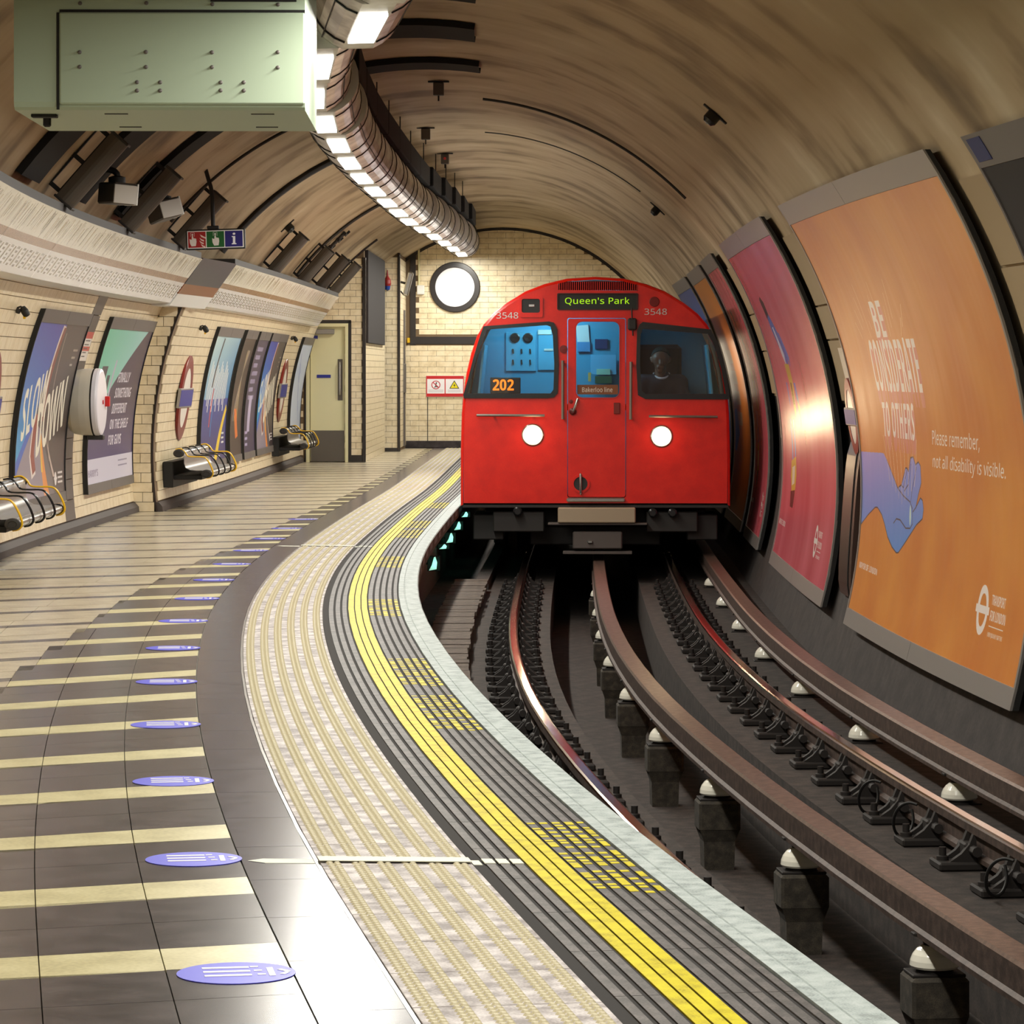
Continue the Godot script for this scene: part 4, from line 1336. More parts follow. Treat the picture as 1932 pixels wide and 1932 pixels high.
func right_wall() -> void:
	var crinkle := noise_img(81, 0.02, 512, 512, 1.0, 0.12, 3)
	crinkle.bump_map_to_normal_map(2.5)
	var crk := ImageTexture.create_from_image(crinkle)
	var W := 1536; var H := 900
	# orange poster
	var im := new_img(W, H, col(226, 142, 44))
	var n1 := noise_img(83, 0.012, W / 4, H / 4, 1, 1, 3)
	for y in H / 4:
		for x in W / 4:
			var v := n1.get_pixel(x, y).r
			im.fill_rect(Rect2i(x * 4, y * 4, 4, 4), col(204, 116, 34).lerp(col(220, 142, 50), v))
	var sky := col(148, 142, 220); var deep := col(84, 140, 214); var ink := col(66, 46, 60); var paper := col(238, 226, 220); var shade_ := col(214, 130, 110)
	# arm and open hand
	var arm := pts(im, [0.0, 0.592, 0.2, 0.585, 0.222, 0.6, 0.298, 0.664, 0.325, 0.655, 0.36, 0.612, 0.372, 0.612, 0.38, 0.62, 0.4, 0.585, 0.418, 0.582, 0.43, 0.6, 0.45, 0.592, 0.462, 0.6, 0.462, 0.64, 0.44, 0.67, 0.424, 0.7, 0.455, 0.675, 0.468, 0.68, 0.474, 0.7, 0.468, 0.722, 0.43, 0.74, 0.36, 0.79, 0.32, 0.818, 0.305, 0.82, 0.27, 0.81, 0.232, 0.79, 0.2, 0.76, 0.175, 0.74, 0.14, 0.726, 0.12, 0.727, 0.06, 0.752, 0.0, 0.782])
	fade(im, arm, sky, deep, Vector2(0.1, 1))
	var closed := arm.duplicate(); closed.append(arm[0])
	stroke(im, closed.slice(2), 3.0, ink)
	stroke(im, pts(im, [0.325, 0.655, 0.34, 0.66, 0.372, 0.612]), 2.5, ink); stroke(im, pts(im, [0.345, 0.668, 0.375, 0.65, 0.4, 0.6]), 2.5, ink); stroke(im, pts(im, [0.39, 0.69, 0.4, 0.66, 0.435, 0.605]), 2.5, ink)
	stroke(im, pts(im, [0.298, 0.664, 0.34, 0.68, 0.385, 0.69, 0.402, 0.705, 0.405, 0.74, 0.39, 0.752, 0.36, 0.755, 0.32, 0.74, 0.29, 0.74, 0.27, 0.752]), 3, ink); stroke(im, pts(im, [0.405, 0.712, 0.424, 0.7]), 3, ink)
	fill(im, oval(Vector2(0.388 * W, 0.722 * H), 9, 22), col(196, 220, 216))
	# rising rays
	for i in 9: stroke(im, pts(im, [0.24 + i * 0.022, 0.70 - 0.012 * absf(i - 4), 0.21 + i * 0.03, 0.54]), 2.5, col(240, 220, 196))
	for i in 14: stroke(im, pts(im, [0.2 + i * 0.024, 0.30 - 0.02 * (i % 3), 0.18 + i * 0.028, 0.26 - 0.03 * (i % 4)]), 2, col(240, 205, 160))
	# headline with a shaded drop
	var hb := font(true)
	for q in [["BE", 0.335, 0.216, 0.078, 0.085], ["CONSIDERATE", 0.232, 0.305, 0.325, 0.128], ["TO OTHERS", 0.235, 0.456, 0.225, 0.088]]:
		for k in 6: write(im, q[0], Vector2(q[1] + 0.0, q[2] + 0.004 + 0.006 * k), Vector2(q[3], 0), Vector2(-0.02, q[4]), shade_, hb)
		write(im, q[0], Vector2(q[1], q[2]), Vector2(q[3], 0), Vector2(-0.02, q[4]), paper, hb)
	write(im, "Please remember,", Vector2(0.556, 0.512), Vector2(0.245, 0), Vector2(-0.01, 0.04), paper, font())
	write(im, "not all disability is visible.", Vector2(0.545, 0.568), Vector2(0.36, 0), Vector2(-0.01, 0.04), paper, font())
	write(im, "MAYOR OF LONDON", Vector2(0.025, 0.876), Vector2(0.155, 0), Vector2(0, 0.016), paper)
	tfl_mark(im, 0.818, 0.876, 0.052, 0.78, paper)
	var m1 := print_mat(im, 0.33)
	m1.normal_enabled = true; m1.normal_texture = crk; m1.normal_scale = 0.14
	poster(1, 16.5, 22.45, -0.36, 2.45, 0.0, m1, "large orange poster with a blue hand, BE CONSIDERATE TO OTHERS, nearest whole poster", "large_poster", 0.13, 0.075, M.frame, true, 0.11)
	# pink poster
	im = new_img(W, H, col(206, 92, 104))
	n1 = noise_img(84, 0.012, W / 4, H / 4, 1, 0.3, 3)
	for y in H / 4:
		for x in W / 4:
			var v := n1.get_pixel(x, y).r
			im.fill_rect(Rect2i(x * 4, y * 4, 4, 4), col(190, 78, 90).lerp(col(212, 104, 116), v))
	fill(im, pts(im, [0.23, 0.15, 0.27, 0.14, 0.3, 0.16, 0.3, 0.2, 0.27, 0.22, 0.24, 0.21]), col(56, 34, 30))
	fill(im, pts(im, [0.25, 0.21, 0.3, 0.2, 0.36, 0.26, 0.42, 0.33, 0.4, 0.37, 0.37, 0.36, 0.33, 0.34, 0.29, 0.3, 0.25, 0.25]), col(70, 96, 176))
	fill(im, pts(im, [0.28, 0.24, 0.3, 0.24, 0.36, 0.33, 0.35, 0.37, 0.31, 0.33]), col(206, 196, 214))
	fill(im, pts(im, [0.36, 0.26, 0.38, 0.26, 0.45, 0.34, 0.43, 0.37]), col(96, 110, 190))
	fill(im, pts(im, [0.31, 0.36, 0.4, 0.36, 0.41, 0.42, 0.38, 0.5, 0.36, 0.54, 0.34, 0.5, 0.33, 0.42]), col(196, 158, 56))
	fill(im, pts(im, [0.35, 0.42, 0.37, 0.42, 0.365, 0.49, 0.355, 0.49]), col(90, 66, 26))
	fill(im, pts(im, [0.43, 0.46, 0.46, 0.46, 0.47, 0.55, 0.45, 0.56]), col(200, 164, 60)); fill(im, pts(im, [0.42, 0.42, 0.45, 0.42, 0.46, 0.49, 0.43, 0.47]), col(110, 120, 200))
	fill(im, pts(im, [0.26, 0.42, 0.28, 0.42, 0.27, 0.5, 0.26, 0.48]), col(110, 120, 200))
	for x in [0.22, 0.28]: fill(im, pts(im, [x, 0.54, x + 0.025, 0.54, x + 0.02, 0.69, x, 0.69]), col(134, 140, 210))
	fill(im, pts(im, [0.2, 0.68, 0.3, 0.66, 0.31, 0.72, 0.29, 0.78, 0.22, 0.78, 0.19, 0.73]), col(214, 176, 70))
	fill(im, pts(im, [0.22, 0.7, 0.28, 0.69, 0.27, 0.75, 0.22, 0.76]), col(232, 222, 190))
	fill(im, pts(im, [0.2, 0.78, 0.29, 0.77, 0.27, 0.83, 0.21, 0.83]), col(52, 36, 40))
	write(im, "MAYOR OF LONDON", Vector2(0.02, 0.885), Vector2(0.14, 0), Vector2(0, 0.018), paper)
	tfl_mark(im, 0.76, 0.885, 0.048, 0.78, paper)
	var m2 := print_mat(im, 0.26)
	m2.normal_enabled = true; m2.normal_texture = crk; m2.normal_scale = 0.1
	poster(1, 24.0, 29.6, -0.36, 2.45, 0.0, m2, "large pink poster with a long falling figure, between the orange poster and the train", "large_poster", 0.13, 0.075, M.frame, true, 0.11)
	poster(1, 31.7, 34.4, -0.36, 2.45, 0.0, m2, "narrow dark red poster just behind the pink one, beside the train", "large_poster", 0.13, 0.075, M.frame, false, 0.11)
	im = new_img(512, 512, col(196, 122, 36))
	for i in 4: im.fill_rect(Rect2i(110, 150 + i * 46, 150, 30), col(190, 170, 140))
	fill(im, pts(im, [0.05, 0.56, 0.2, 0.55, 0.3, 0.66, 0.12, 0.74, 0.02, 0.74]), col(84, 120, 190))
	poster(1, 35.2, 38.9, -0.36, 2.45, 0.0, print_mat(im, 0.3), "orange poster half hidden behind the side of the train", "large_poster", 0.13, 0.075, M.frame, false, 0.11)
	poster(1, 39.7, 43.8, -0.36, 2.45, 0.0, mat(col(72, 92, 150), 0.35), "blue poster farthest along the far wall, mostly behind the train", "large_poster", 0.13, 0.075, M.frame, false, 0.11)
	var p0 := poster(1, 9.0, 15.6, -0.36, 2.45, 0.0, mat(col(30, 24, 23), 0.7), "dark poster with a grey frame cut off by the right border", "large_poster", 0.15, 0.075, M.frame_dull, false, 0.11)
	var tg := MB.new()
	shell(tg, 1, 15.25, 15.52, 2.325, 2.43, 0.11, 0.114, 1, 2)
	part(p0, "number_plate", tg, mat(col(30, 40, 92), 0.6), "small dark blue plate")
	# lining panels in the gaps between the posters
	var wr: Node3D = get_node("wall_right")
	var gaps := [[15.68, 16.42], [22.52, 23.93], [29.68, 31.62], [34.48, 35.12], [38.98, 39.62]]
	var gi := 0
	for g in gaps:
		var ys := [1.12, 1.52, 1.86, 2.3] if gi != 1 else [1.12, 1.56, 1.8, 2.3]
		for i in ys.size() - 1:
			var m := MB.new()
			shell(m, 1, g[0], g[1], ys[i] + 0.007, ys[i + 1] - 0.007, -0.01, 0.03 + 0.004 * (i % 2), 3, 4)
			part(wr, "lining_panel", m, M.lining_r)
		gi += 1
	# the roundel panel and the dark curved duct between the orange and the pink poster
	var pan := MB.new()
	shell(pan, 1, 22.62, 23.35, 0.9, 1.5, 0.0, 0.035, 2, 3)
	solo("sign_panel", pan, mat(col(206, 196, 176), 0.4), "cream panel behind the small roundel on the far wall", "panel")
	roundel_sign(22.98, 1, 1.03, 0.03, 0.27, "small glossy station roundel on the far wall between the two big posters")
	var duct := thing("cable_duct", "dark brown curved cable duct on the far wall below the small roundel", "duct")
	var dm := MB.new()
	var prof := []
	for i in 13:
		var t := i / 12.0
		var y := lerpf(-0.22, 0.84, t)
		var bulge := 0.11 * pow(sin(PI * clampf(t * 0.96 + 0.02, 0, 1)), 0.35)
		prof.append(Vector2(lining(y) - bulge, y))
	for i in 13:
		var y := lerpf(0.84, -0.22, i / 12.0)
		prof.append(Vector2(lining(y) + 0.02, y))
	sweep(dm, prof, steps(22.75, 23.55, 0.2), true, false)
	part(duct, "duct_body", dm, mat(col(70, 50, 42), 0.35))
	var seam := MB.new()
	var sp := []
	for i in 13: sp.append(P(22.9, prof[i].x - 0.004, prof[i].y))
	seam.tube(sp, 0.006, 6)
	part(duct, "seam", seam, M.black)
	# same kind of small panel between the pink and the dark red poster
	pan = MB.new()
	shell(pan, 1, 30.1, 30.9, 0.72, 1.34, 0.0, 0.035, 2, 3)
	solo("sign_panel", pan, mat(col(150, 140, 120), 0.4), "grey-green panel on the far wall beside the pink poster, near the train", "panel")

# ---------- end wall, door bay and pillars ----------
func tile_face(parent: Node3D, a: Vector3, ux: Vector3, w: float, h: float, y0: float, nrm: Vector3, limit: int, keep: Callable, m: Material, tw := 0.2, th := 0.0925) -> void:
	var rest := MB.new()
	var k := 0
	var bs := Basis(ux, Vector3.UP, ux.cross(Vector3.UP))
	for r in int(h / th):
		var x := -(tw * 0.5 if r % 2 else 0.0)
		while x < w - 0.02:
			var x0 := maxf(x, 0.0); var x1 := minf(x + tw, w)
			var c := Vector2((x0 + x1) * 0.5, y0 + (r + 0.5) * th)
			if x1 - x0 > 0.03 and keep.call(c):
				var xf := Transform3D(bs, a + ux * c.x + Vector3.UP * c.y + nrm * 0.004)
				if k < limit:
					var t := MB.new()
					t.box(xf, Vector3(x1 - x0 - 0.005, th - 0.005, 0.012))
					part(parent, "wall_tile", t, m)
				else: rest.box(xf, Vector3(x1 - x0 - 0.005, th - 0.005, 0.012))
				k += 1
			x += tw
	if rest.v.size(): stuff(parent, "wall_tiles", rest, m)

func end_wall() -> void:
	var e := at(END, 0, 0)
	# everything here is set out square to the end of the platform: x to the right, z towards the camera
	var X := e.basis.x; var Z := e.basis.z
	var mb := MB.new()
	# arch-shaped wall
	var poly := PackedVector2Array()
	for i in 41:
		var a := lerpf(-0.42, PI + 0.42, i / 40.0)
		poly.append(Vector2(3.2 * cos(a), 0.55 + 3.36 * sin(a)))
	# tunnel mouth for the track
	var mouth := PackedVector2Array([Vector2(-0.02, -3.0), Vector2(2.72, -3.0), Vector2(2.72, 1.5), Vector2(2.45, 2.0), Vector2(2.0, 2.3), Vector2(1.34, 2.42), Vector2(0.68, 2.3), Vector2(0.22, 2.0), Vector2(-0.02, 1.5)])
	for q in Geometry2D.clip_polygons(poly, mouth): mb.prism(q, -0.3, 0.0, e)
	var we := struct("wall_end", mb, M.grout)
	M.tile_end = tex_mat(M.tile.albedo_texture, 0.3, 0.0, Vector3(0.7, 0.7, 0.7), true)
	var ring_c := Vector2(-0.83, 2.77)
	var keep := func(c: Vector2) -> bool:
		var n := c.x - 1.75
		if pow(n / 3.1, 2) + pow((c.y - 0.55) / 3.27, 2) > 1.0: return false
		if absf(n - 1.34) < 1.5 and c.y < 2.45 - 0.5 * pow(n - 1.34, 2): return false
		if n > -1.6 and n < -0.0 and c.y > 1.77 and c.y < 1.93: return false
		if n < -1.58 and c.y > 1.77: return false
		return true
	tile_face(we, e * Vector3(-1.75, 0, 0), X, 4.8, 3.8, 0.1, Z, 260, keep, M.tile_end, 0.3, 0.0925)
	# black tile border: upright, cross band and arch rim
	var b := MB.new()
	b.box(Transform3D(e.basis, e * Vector3(-1.555, 2.7, 0.008)), Vector3(0.1, 1.86, 0.02), 0.002)
	part(we, "black_border", b, M.tile_black)
	b = MB.new()
	b.box(Transform3D(e.basis, e * Vector3(-0.8, 1.85, 0.009)), Vector3(1.6, 0.13, 0.02), 0.002)
	part(we, "black_border", b, M.tile_black)
	b = MB.new()
	var rim := []
	for q in [[3.02, 3.2], [3.13, 3.31]]:
		var row := PackedVector3Array()
		for i in 41:
			var a := lerpf(0.0, 2.25, i / 40.0)
			row.append(e * Vector3(q[0] * cos(a), 0.55 + q[1] * sin(a), 0.02))
		rim.append(row)
	b.grid(rim, [], true)
	part(we, "arch_rim", b, M.tile_black)
	# round white disc with a dark ring
	var o := thing("round_panel", "large white disc with a dark ring on the end wall left of the train", "panel", Transform3D(e.basis * Basis(Vector3.RIGHT, PI / 2), e * Vector3(ring_c.x, ring_c.y, 0.012)))
	var m := MB.new()
	m.lathe([Vector2(0.338, 0.0), Vector2(0.338, 0.03), Vector2(0.345, 0.034), Vector2(0.425, 0.034), Vector2(0.435, 0.03), Vector2(0.435, 0.0)].map(func(v): return v), 64, Transform3D.IDENTITY)
	part(o, "ring", m, M.tile_black, "dark ring")
	m = MB.new()
	m.lathe([Vector2(0.345, 0.0), Vector2(0.345, 0.012), Vector2(0.0, 0.012)], 64, Transform3D.IDENTITY)
	part(o, "disc", m, mat(col(238, 238, 244), 0.4), "plain white disc")
	# skirting of the end wall
	b = MB.new()
	b.box(Transform3D(e.basis, e * Vector3(-0.9, 0.06, 0.04)), Vector3(1.9, 0.12, 0.08), 0.006)
	struct("baseboard_end", b, M.floor_dark)
	# red and white warning sign
	o = thing("warning_sign", "red framed warning sign with two pictograms low on the end wall", "sign", Transform3D(e.basis, e * Vector3(-1.0, 1.06, 0.02)))
	var im := new_img(384, 224, col(200, 30, 36))
	im.fill_rect(Rect2i(10, 34, 178, 156), col(242, 240, 246)); im.fill_rect(Rect2i(198, 34, 178, 156), col(242, 240, 246))
	fill(im, oval(Vector2(99, 98), 46, 46), col(190, 40, 60)); fill(im, oval(Vector2(99, 98), 37, 37), col(242, 240, 246))
	fill(im, oval(Vector2(104, 76), 7, 7), col(30, 30, 40)); stroke(im, PackedVector2Array([Vector2(102, 84), Vector2(98, 106), Vector2(88, 126)]), 10, col(30, 30, 40)); stroke(im, PackedVector2Array([Vector2(98, 104), Vector2(112, 124)]), 8, col(30, 30, 40))
	stroke(im, PackedVector2Array([Vector2(72, 72), Vector2(126, 124)]), 9, col(190, 40, 60))
	fill(im, PackedVector2Array([Vector2(287, 48), Vector2(338, 138), Vector2(236, 138)]), col(40, 40, 20)); fill(im, PackedVector2Array([Vector2(287, 62), Vector2(326, 131), Vector2(248, 131)]), col(238, 222, 20))
	fill(im, PackedVector2Array([Vector2(292, 78), Vector2(276, 106), Vector2(288, 106), Vector2(282, 128), Vector2(300, 98), Vector2(288, 98)]), col(30, 30, 20))
	for i in 2:
		im.fill_rect(Rect2i(24, 152 + i * 16, 150, 5), col(180, 176, 186)); im.fill_rect(Rect2i(222, 152 + i * 16, 130, 5), col(180, 176, 186))
	m = MB.new()
	m.box(Transform3D(Basis(), Vector3.ZERO), Vector3(0.66, 0.37, 0.02), 0.003)
	part(o, "panel", m, M.white)
	m = MB.new()
	m.quad(Vector3(-0.325, -0.18, 0.0115), Vector3(0.325, -0.18, 0.0115), Vector3(0.325, 0.18, 0.0115), Vector3(-0.325, 0.18, 0.0115))
	part(o, "print", m, print_mat(im, 0.4))
	b = MB.new()
	b.box(Transform3D(e.basis, e * Vector3(-1.3, 0.49, 0.015)), Vector3(0.012, 0.78, 0.012))
	solo("conduit", b, M.dark, "thin dark conduit running down the end wall under the warning sign", "conduit")
	# running tunnel beyond
	b = MB.new()
	sweep(b, [Vector2(-0.1, -1.2), Vector2(-0.1, 1.6), Vector2(0.5, 2.4), Vector2(1.34, 2.6), Vector2(2.2, 2.4), Vector2(2.8, 1.6), Vector2(2.8, -1.2)], steps(END + 0.3, END + 8.0, 2.0), false, false, false)
	b.box(at(END + 8.1, 1.34, 0.7), Vector3(3.4, 4.2, 0.2))
	struct("wall_running_tunnel", b, M.plinth)
	bay(e)

func bay(e: Transform3D) -> void:
	var X := e.basis.x; var Z := e.basis.z
	# door wall across the platform
	var dz := END - 48.6
	var a := at(48.6, 0, 0)
	var bX := a.basis.x; var bZ := a.basis.z
	var mb := MB.new()
	var top := func(n: float) -> float: return 0.55 + 3.25 * sqrt(maxf(0, 1 - pow(n / 3.08, 2))) + 0.06
	var door0 := -2.69; var door1 := -2.17
	# wall with the door opening
	var poly := PackedVector2Array()
	poly.append(Vector2(-3.1, 0)); poly.append(Vector2(door0, 0)); poly.append(Vector2(door0, 1.98)); poly.append(Vector2(door1, 1.98)); poly.append(Vector2(door1, 0)); poly.append(Vector2(-1.9, 0))
	for i in 9:
		var n := lerpf(-1.9, -3.1, i / 8.0)
		poly.append(Vector2(n, maxf(1.99, top.call(n))))
	mb.prism(poly, -0.25, 0.0, a)
	var wl := struct("wall_door", mb, M.grout)
	var keep := func(c: Vector2) -> bool:
		var n := c.x - 2.95
		if c.y > top.call(n) - 0.1: return false
		if n > door0 - 0.1 and n < door1 + 0.06 and c.y < 2.07: return false
		return true
	tile_face(wl, a * Vector3(-2.95, 0, 0), bX, 1.03, 3.0, 0.1, bZ, 300, keep, M.tile, 0.17)
	var sk := MB.new()
	sk.box(Transform3D(a.basis, a * Vector3(-2.0, 0.05, 0.012)), Vector3(0.2, 0.1, 0.04), 0.004)
	part(wl, "skirting", sk, M.tile_black)
	# return of the door wall running back
	mb = MB.new()
	var hh: float = top.call(-2.0)
	mb.box(Transform3D(a.basis, a * Vector3(-2.02, hh / 2, -3.1)), Vector3(0.24, hh, 5.7))
	var ws := struct("wall_side", mb, M.grout)
	tile_face(ws, a * Vector3(-1.9, 0, -0.02), -bZ, 5.9, 2.8, 0.0, bX, 200, func(c: Vector2) -> bool: return not (c.y > 1.75 and c.x > 0.25 and c.x < 5.3), M.tile)
	# black corner trims
	var b := MB.new()
	b.box(Transform3D(a.basis, a * Vector3(-1.895, hh * 0.5 - 0.05, 0.012)), Vector3(0.05, hh - 0.1, 0.06), 0.006)
	part(ws, "corner_trim", b, M.tile_black)
	# second pillar
	var p := at(54.9, 0, 0)
	mb = MB.new()
	var h2: float = top.call(-1.75) - 0.02
	mb.box(Transform3D(p.basis, p * Vector3(-1.83, h2 / 2, -1.4)), Vector3(0.3, h2, 2.8))
	var pl := struct("wall_pillar", mb, M.grout)
	tile_face(pl, p * Vector3(-1.985, 0, 0.0), p.basis.x, 0.3, 3.2, 0.05, p.basis.z, 120, func(c: Vector2) -> bool: return c.y < h2, M.tile, 0.2)
	tile_face(pl, p * Vector3(-1.68, 0, 0.0), -p.basis.z, 2.6, 3.2, 0.05, p.basis.x, 150, func(c: Vector2) -> bool: return c.y < h2, M.tile, 0.2)
	b = MB.new()
	b.box(Transform3D(p.basis, p * Vector3(-1.675, h2 * 0.5, 0.012)), Vector3(0.045, h2, 0.05), 0.006)
	part(pl, "corner_trim", b, M.tile_black)
	b = MB.new()
	b.box(Transform3D(p.basis, p * Vector3(-1.83, 0.03, 0.015)), Vector3(0.36, 0.06, 0.04), 0.004)
	part(pl, "skirting", b, M.tile_black)
	# black band round the arch above the bay
	b = MB.new()
	var path := []
	for i in 14:
		var n := lerpf(-2.75, -1.7, i / 13.0)
		path.append(a * Vector3(n, top.call(n) - 0.075, 0.02))
	b.tube(path, 0.02, 6)
	part(wl, "arch_trim", b, M.tile_black)
	# dark board on the return
	b = MB.new()
	b.box(Transform3D(a.basis, a * Vector3(-1.875, 2.42, -2.75)), Vector3(0.05, 1.36, 4.9), 0.006)
	solo("dark_board", b, mat(col(36, 29, 30), 0.85), "tall dark board on the tiled return right of the cream door", "board")
	# alarm lamp and camera
	var o := thing("alarm_lamp", "small red and blue alarm lamp on the tiled pillar", "lamp", Transform3D(p.basis, p * Vector3(-1.86, 2.72, 0.02)))
	var m := MB.new()
	m.lathe([Vector2(0.05, 0.0), Vector2(0.062, 0.04), Vector2(0.055, 0.1), Vector2(0.02, 0.16), Vector2(0.008, 0.26), Vector2(0.0, 0.27)], 18, Transform3D(Basis(), Vector3(0, 0, 0.05)))
	part(o, "red_cover", m, mat(col(150, 40, 40), 0.4), "red cover")
	m = MB.new()
	m.lathe([Vector2(0.0, -0.08), Vector2(0.04, -0.06), Vector2(0.05, 0.0)], 18, Transform3D(Basis(), Vector3(0, 0, 0.05)))
	part(o, "blue_lens", m, mat(col(40, 70, 150), 0.3), "blue lens")
	o = thing("loudspeaker", "white loudspeaker on a bracket on the side of the pillar", "loudspeaker", Transform3D(p.basis, p * Vector3(-1.67, 2.75, -0.5)))
	m = MB.new()
	m.box(Transform3D(Basis(Vector3.BACK, -0.25), Vector3(0.13, 0.02, 0)), Vector3(0.09, 0.4, 0.16), 0.02)
	part(o, "speaker_body", m, M.steel)
	m = MB.new()
	m.tube([Vector3(0.0, 0.05, 0), Vector3(0.08, 0.03, 0)], 0.02, 8); m.tube([Vector3(0.0, -0.1, 0), Vector3(0.05, -0.16, 0), Vector3(0.1, -0.18, 0)], 0.012, 8)
	part(o, "bracket", m, M.dark)
	o = thing("junction_box", "white junction box with a conduit on the end wall corner", "box", Transform3D(e.basis, e * Vector3(-1.42, 2.72, 0.03)))
	m = MB.new()
	m.box(Transform3D(), Vector3(0.13, 0.16, 0.08), 0.01)
	part(o, "box_body", m, M.white)
	m = MB.new()
	m.tube([Vector3(-0.03, 0.08, 0), Vector3(-0.03, 0.85, 0)], 0.018, 8)
	part(o, "conduit", m, M.cream_paint)
	b = MB.new()
	b.tube([p * Vector3(-1.66, 0.05, -1.6), p * Vector3(-1.66, 2.35, -1.6)], 0.025, 8)
	b.box(Transform3D(p.basis, p * Vector3(-1.655, 1.2, -1.6)), Vector3(0.06, 0.5, 0.1), 0.01)
	solo("drain_pipe", b, M.frame_dull, "grey pipe on the pillar side running down to the floor", "pipe")
	b = MB.new()
	b.box(Transform3D(e.basis, e * Vector3(-1.63, 1.85, 0.05)), Vector3(0.05, 0.09, 0.05), 0.008)
	solo("small_tag", b, M.yellow_paint, "small yellow box beside the black corner of the end wall", "box")
	# the door
	o = thing("door_1", "cream flush door with a grey kick plate and long pull handle", "door", Transform3D(a.basis, a * Vector3((door0 + door1) * 0.5, 0, -0.03)))
	o.set_meta("kind", "structure")
	o.scale = Vector3(0.92, 1, 1)
	m = MB.new()
	m.box(Transform3D(Basis(), Vector3(0, 0.99, -0.03)), Vector3(0.55, 1.96, 0.05), 0.004)
	part(o, "leaf", m, M.cream_paint)
	m = MB.new()
	m.box(Transform3D(Basis(), Vector3(0, 0.235, 0.0)), Vector3(0.53, 0.45, 0.006), 0.001)
	part(o, "kick_plate", m, mat(col(98, 92, 84), 0.35, 0.5), "grey metal kick plate")
	m = MB.new()
	m.box(Transform3D(Basis(), Vector3(0.2, 1.2, 0.0)), Vector3(0.075, 0.6, 0.006))
	part(o, "handle_plate", m, mat(col(92, 86, 78), 0.4, 0.6))
	m = MB.new()
	m.tube(smoothed([Vector3(0.2, 0.99, 0.0), Vector3(0.2, 1.0, 0.05), Vector3(0.2, 1.2, 0.055), Vector3(0.2, 1.44, 0.05), Vector3(0.2, 1.45, 0.0)], 4), 0.014, 10)
	part(o, "pull_handle", m, M.steel, "steel pull handle")
	m = MB.new()
	m.box(Transform3D(Basis(), Vector3(-0.04, 1.9, 0.03)), Vector3(0.3, 0.075, 0.07), 0.008)
	part(o, "door_closer", m, M.frame)
	m = MB.new()
	m.box(Transform3D(Basis(), Vector3(-0.06, 1.25, 0.0)), Vector3(0.22, 0.045, 0.008))
	part(o, "name_plate", m, M.blue_sign, "small blue name plate")
	m = MB.new()
	m.box(Transform3D(Basis(), Vector3(-0.19, 1.82, 0.0)), Vector3(0.07, 0.045, 0.008))
	part(o, "number_plate", m, M.blue_sign)
	m = MB.new()
	for q in [[-0.31, 0.99, 0.055, 2.0], [0.305, 0.99, 0.05, 2.0]]: m.box(Transform3D(Basis(), Vector3(q[0], q[1], 0.03)), Vector3(q[2], q[3], 0.06), 0.004)
	m.box(Transform3D(Basis(), Vector3(0, 1.995, 0.03)), Vector3(0.66, 0.05, 0.06), 0.004)
	part(o, "door_frame", m, M.cream_paint)
	m = MB.new()
	m.box(Transform3D(Basis(), Vector3(0.355, 1.02, 0.032)), Vector3(0.05, 2.08, 0.04), 0.004); m.box(Transform3D(Basis(), Vector3(0.0, 2.045, 0.032)), Vector3(0.75, 0.05, 0.04), 0.004)
	m.box(Transform3D(Basis(), Vector3(-0.35, 1.02, 0.032)), Vector3(0.025, 2.08, 0.04), 0.004)
	part(o, "black_surround", m, M.tile_black)

# ---------- train ----------
func fx(u: float) -> float: return (u - 1117.0) / 193.25          # front elevation, in drawing units
func fy(v: float) -> float: return EYE + (697.0 - v) / 193.25
func cx(x: float) -> float: return fx(840.0 + x / 3.22)
func cy(y: float) -> float: return fy(500.0 + y / 3.22)
func cpoly(a: Array) -> PackedVector2Array:
	var o := PackedVector2Array()
	for i in range(0, a.size(), 2): o.append(Vector2(cx(a[i]), cy(a[i + 1])))
	return o
func rrect(x0: float, y0: float, x1: float, y1: float, r: float, k := 4) -> PackedVector2Array:
	var o := PackedVector2Array()
	for c in [[x1 - r, y1 - r, 0.0], [x0 + r, y1 - r, PI / 2], [x0 + r, y0 + r, PI], [x1 - r, y0 + r, PI * 1.5]]:
		for i in k + 1:
			var a: float = c[2] + PI / 2 * i / k
			o.append(Vector2(c[0] + r * cos(a), c[1] + r * sin(a)))
	return o
func plate(mb: MB, outline: PackedVector2Array, holes: Array, z0: float, z1: float) -> void:
	var cuts := [-10.0]
	for h in holes:
		var lo := 1e9; var hi := -1e9
		for p in h:
			lo = minf(lo, p.x); hi = maxf(hi, p.x)
		cuts.append((lo + hi) * 0.5)
	cuts.append(10.0)
	cuts.sort()
	for i in cuts.size() - 1:
		if cuts[i + 1] - cuts[i] < 1e-4: continue
		var list: Array = Geometry2D.intersect_polygons(outline, PackedVector2Array([Vector2(cuts[i], -10), Vector2(cuts[i + 1], -10), Vector2(cuts[i + 1], 10), Vector2(cuts[i], 10)]))
		for h in holes:
			var nxt := []
			for p in list: nxt.append_array(Geometry2D.clip_polygons(p, h))
			list = nxt
		for p in list: mb.prism(p, z0, z1, Transform3D.IDENTITY)
func letters(s: String, f: Font, x0: float, y0: float, w: float, h: float, z: float) -> MB:     # flat raised lettering facing +z
	var mb := MB.new()
	var t := text_tris(s, f)
	for i in range(0, t.size(), 3):
		var q := []
		for j in 3: q.append(Vector3(x0 + t[i + j].x * w, y0 + (1.0 - t[i + j].y) * h, z))
		if (q[1] - q[0]).cross(q[2] - q[0]).z < 0: mb.tri(q[0], q[2], q[1])
		else: mb.tri(q[0], q[1], q[2])
	return mb

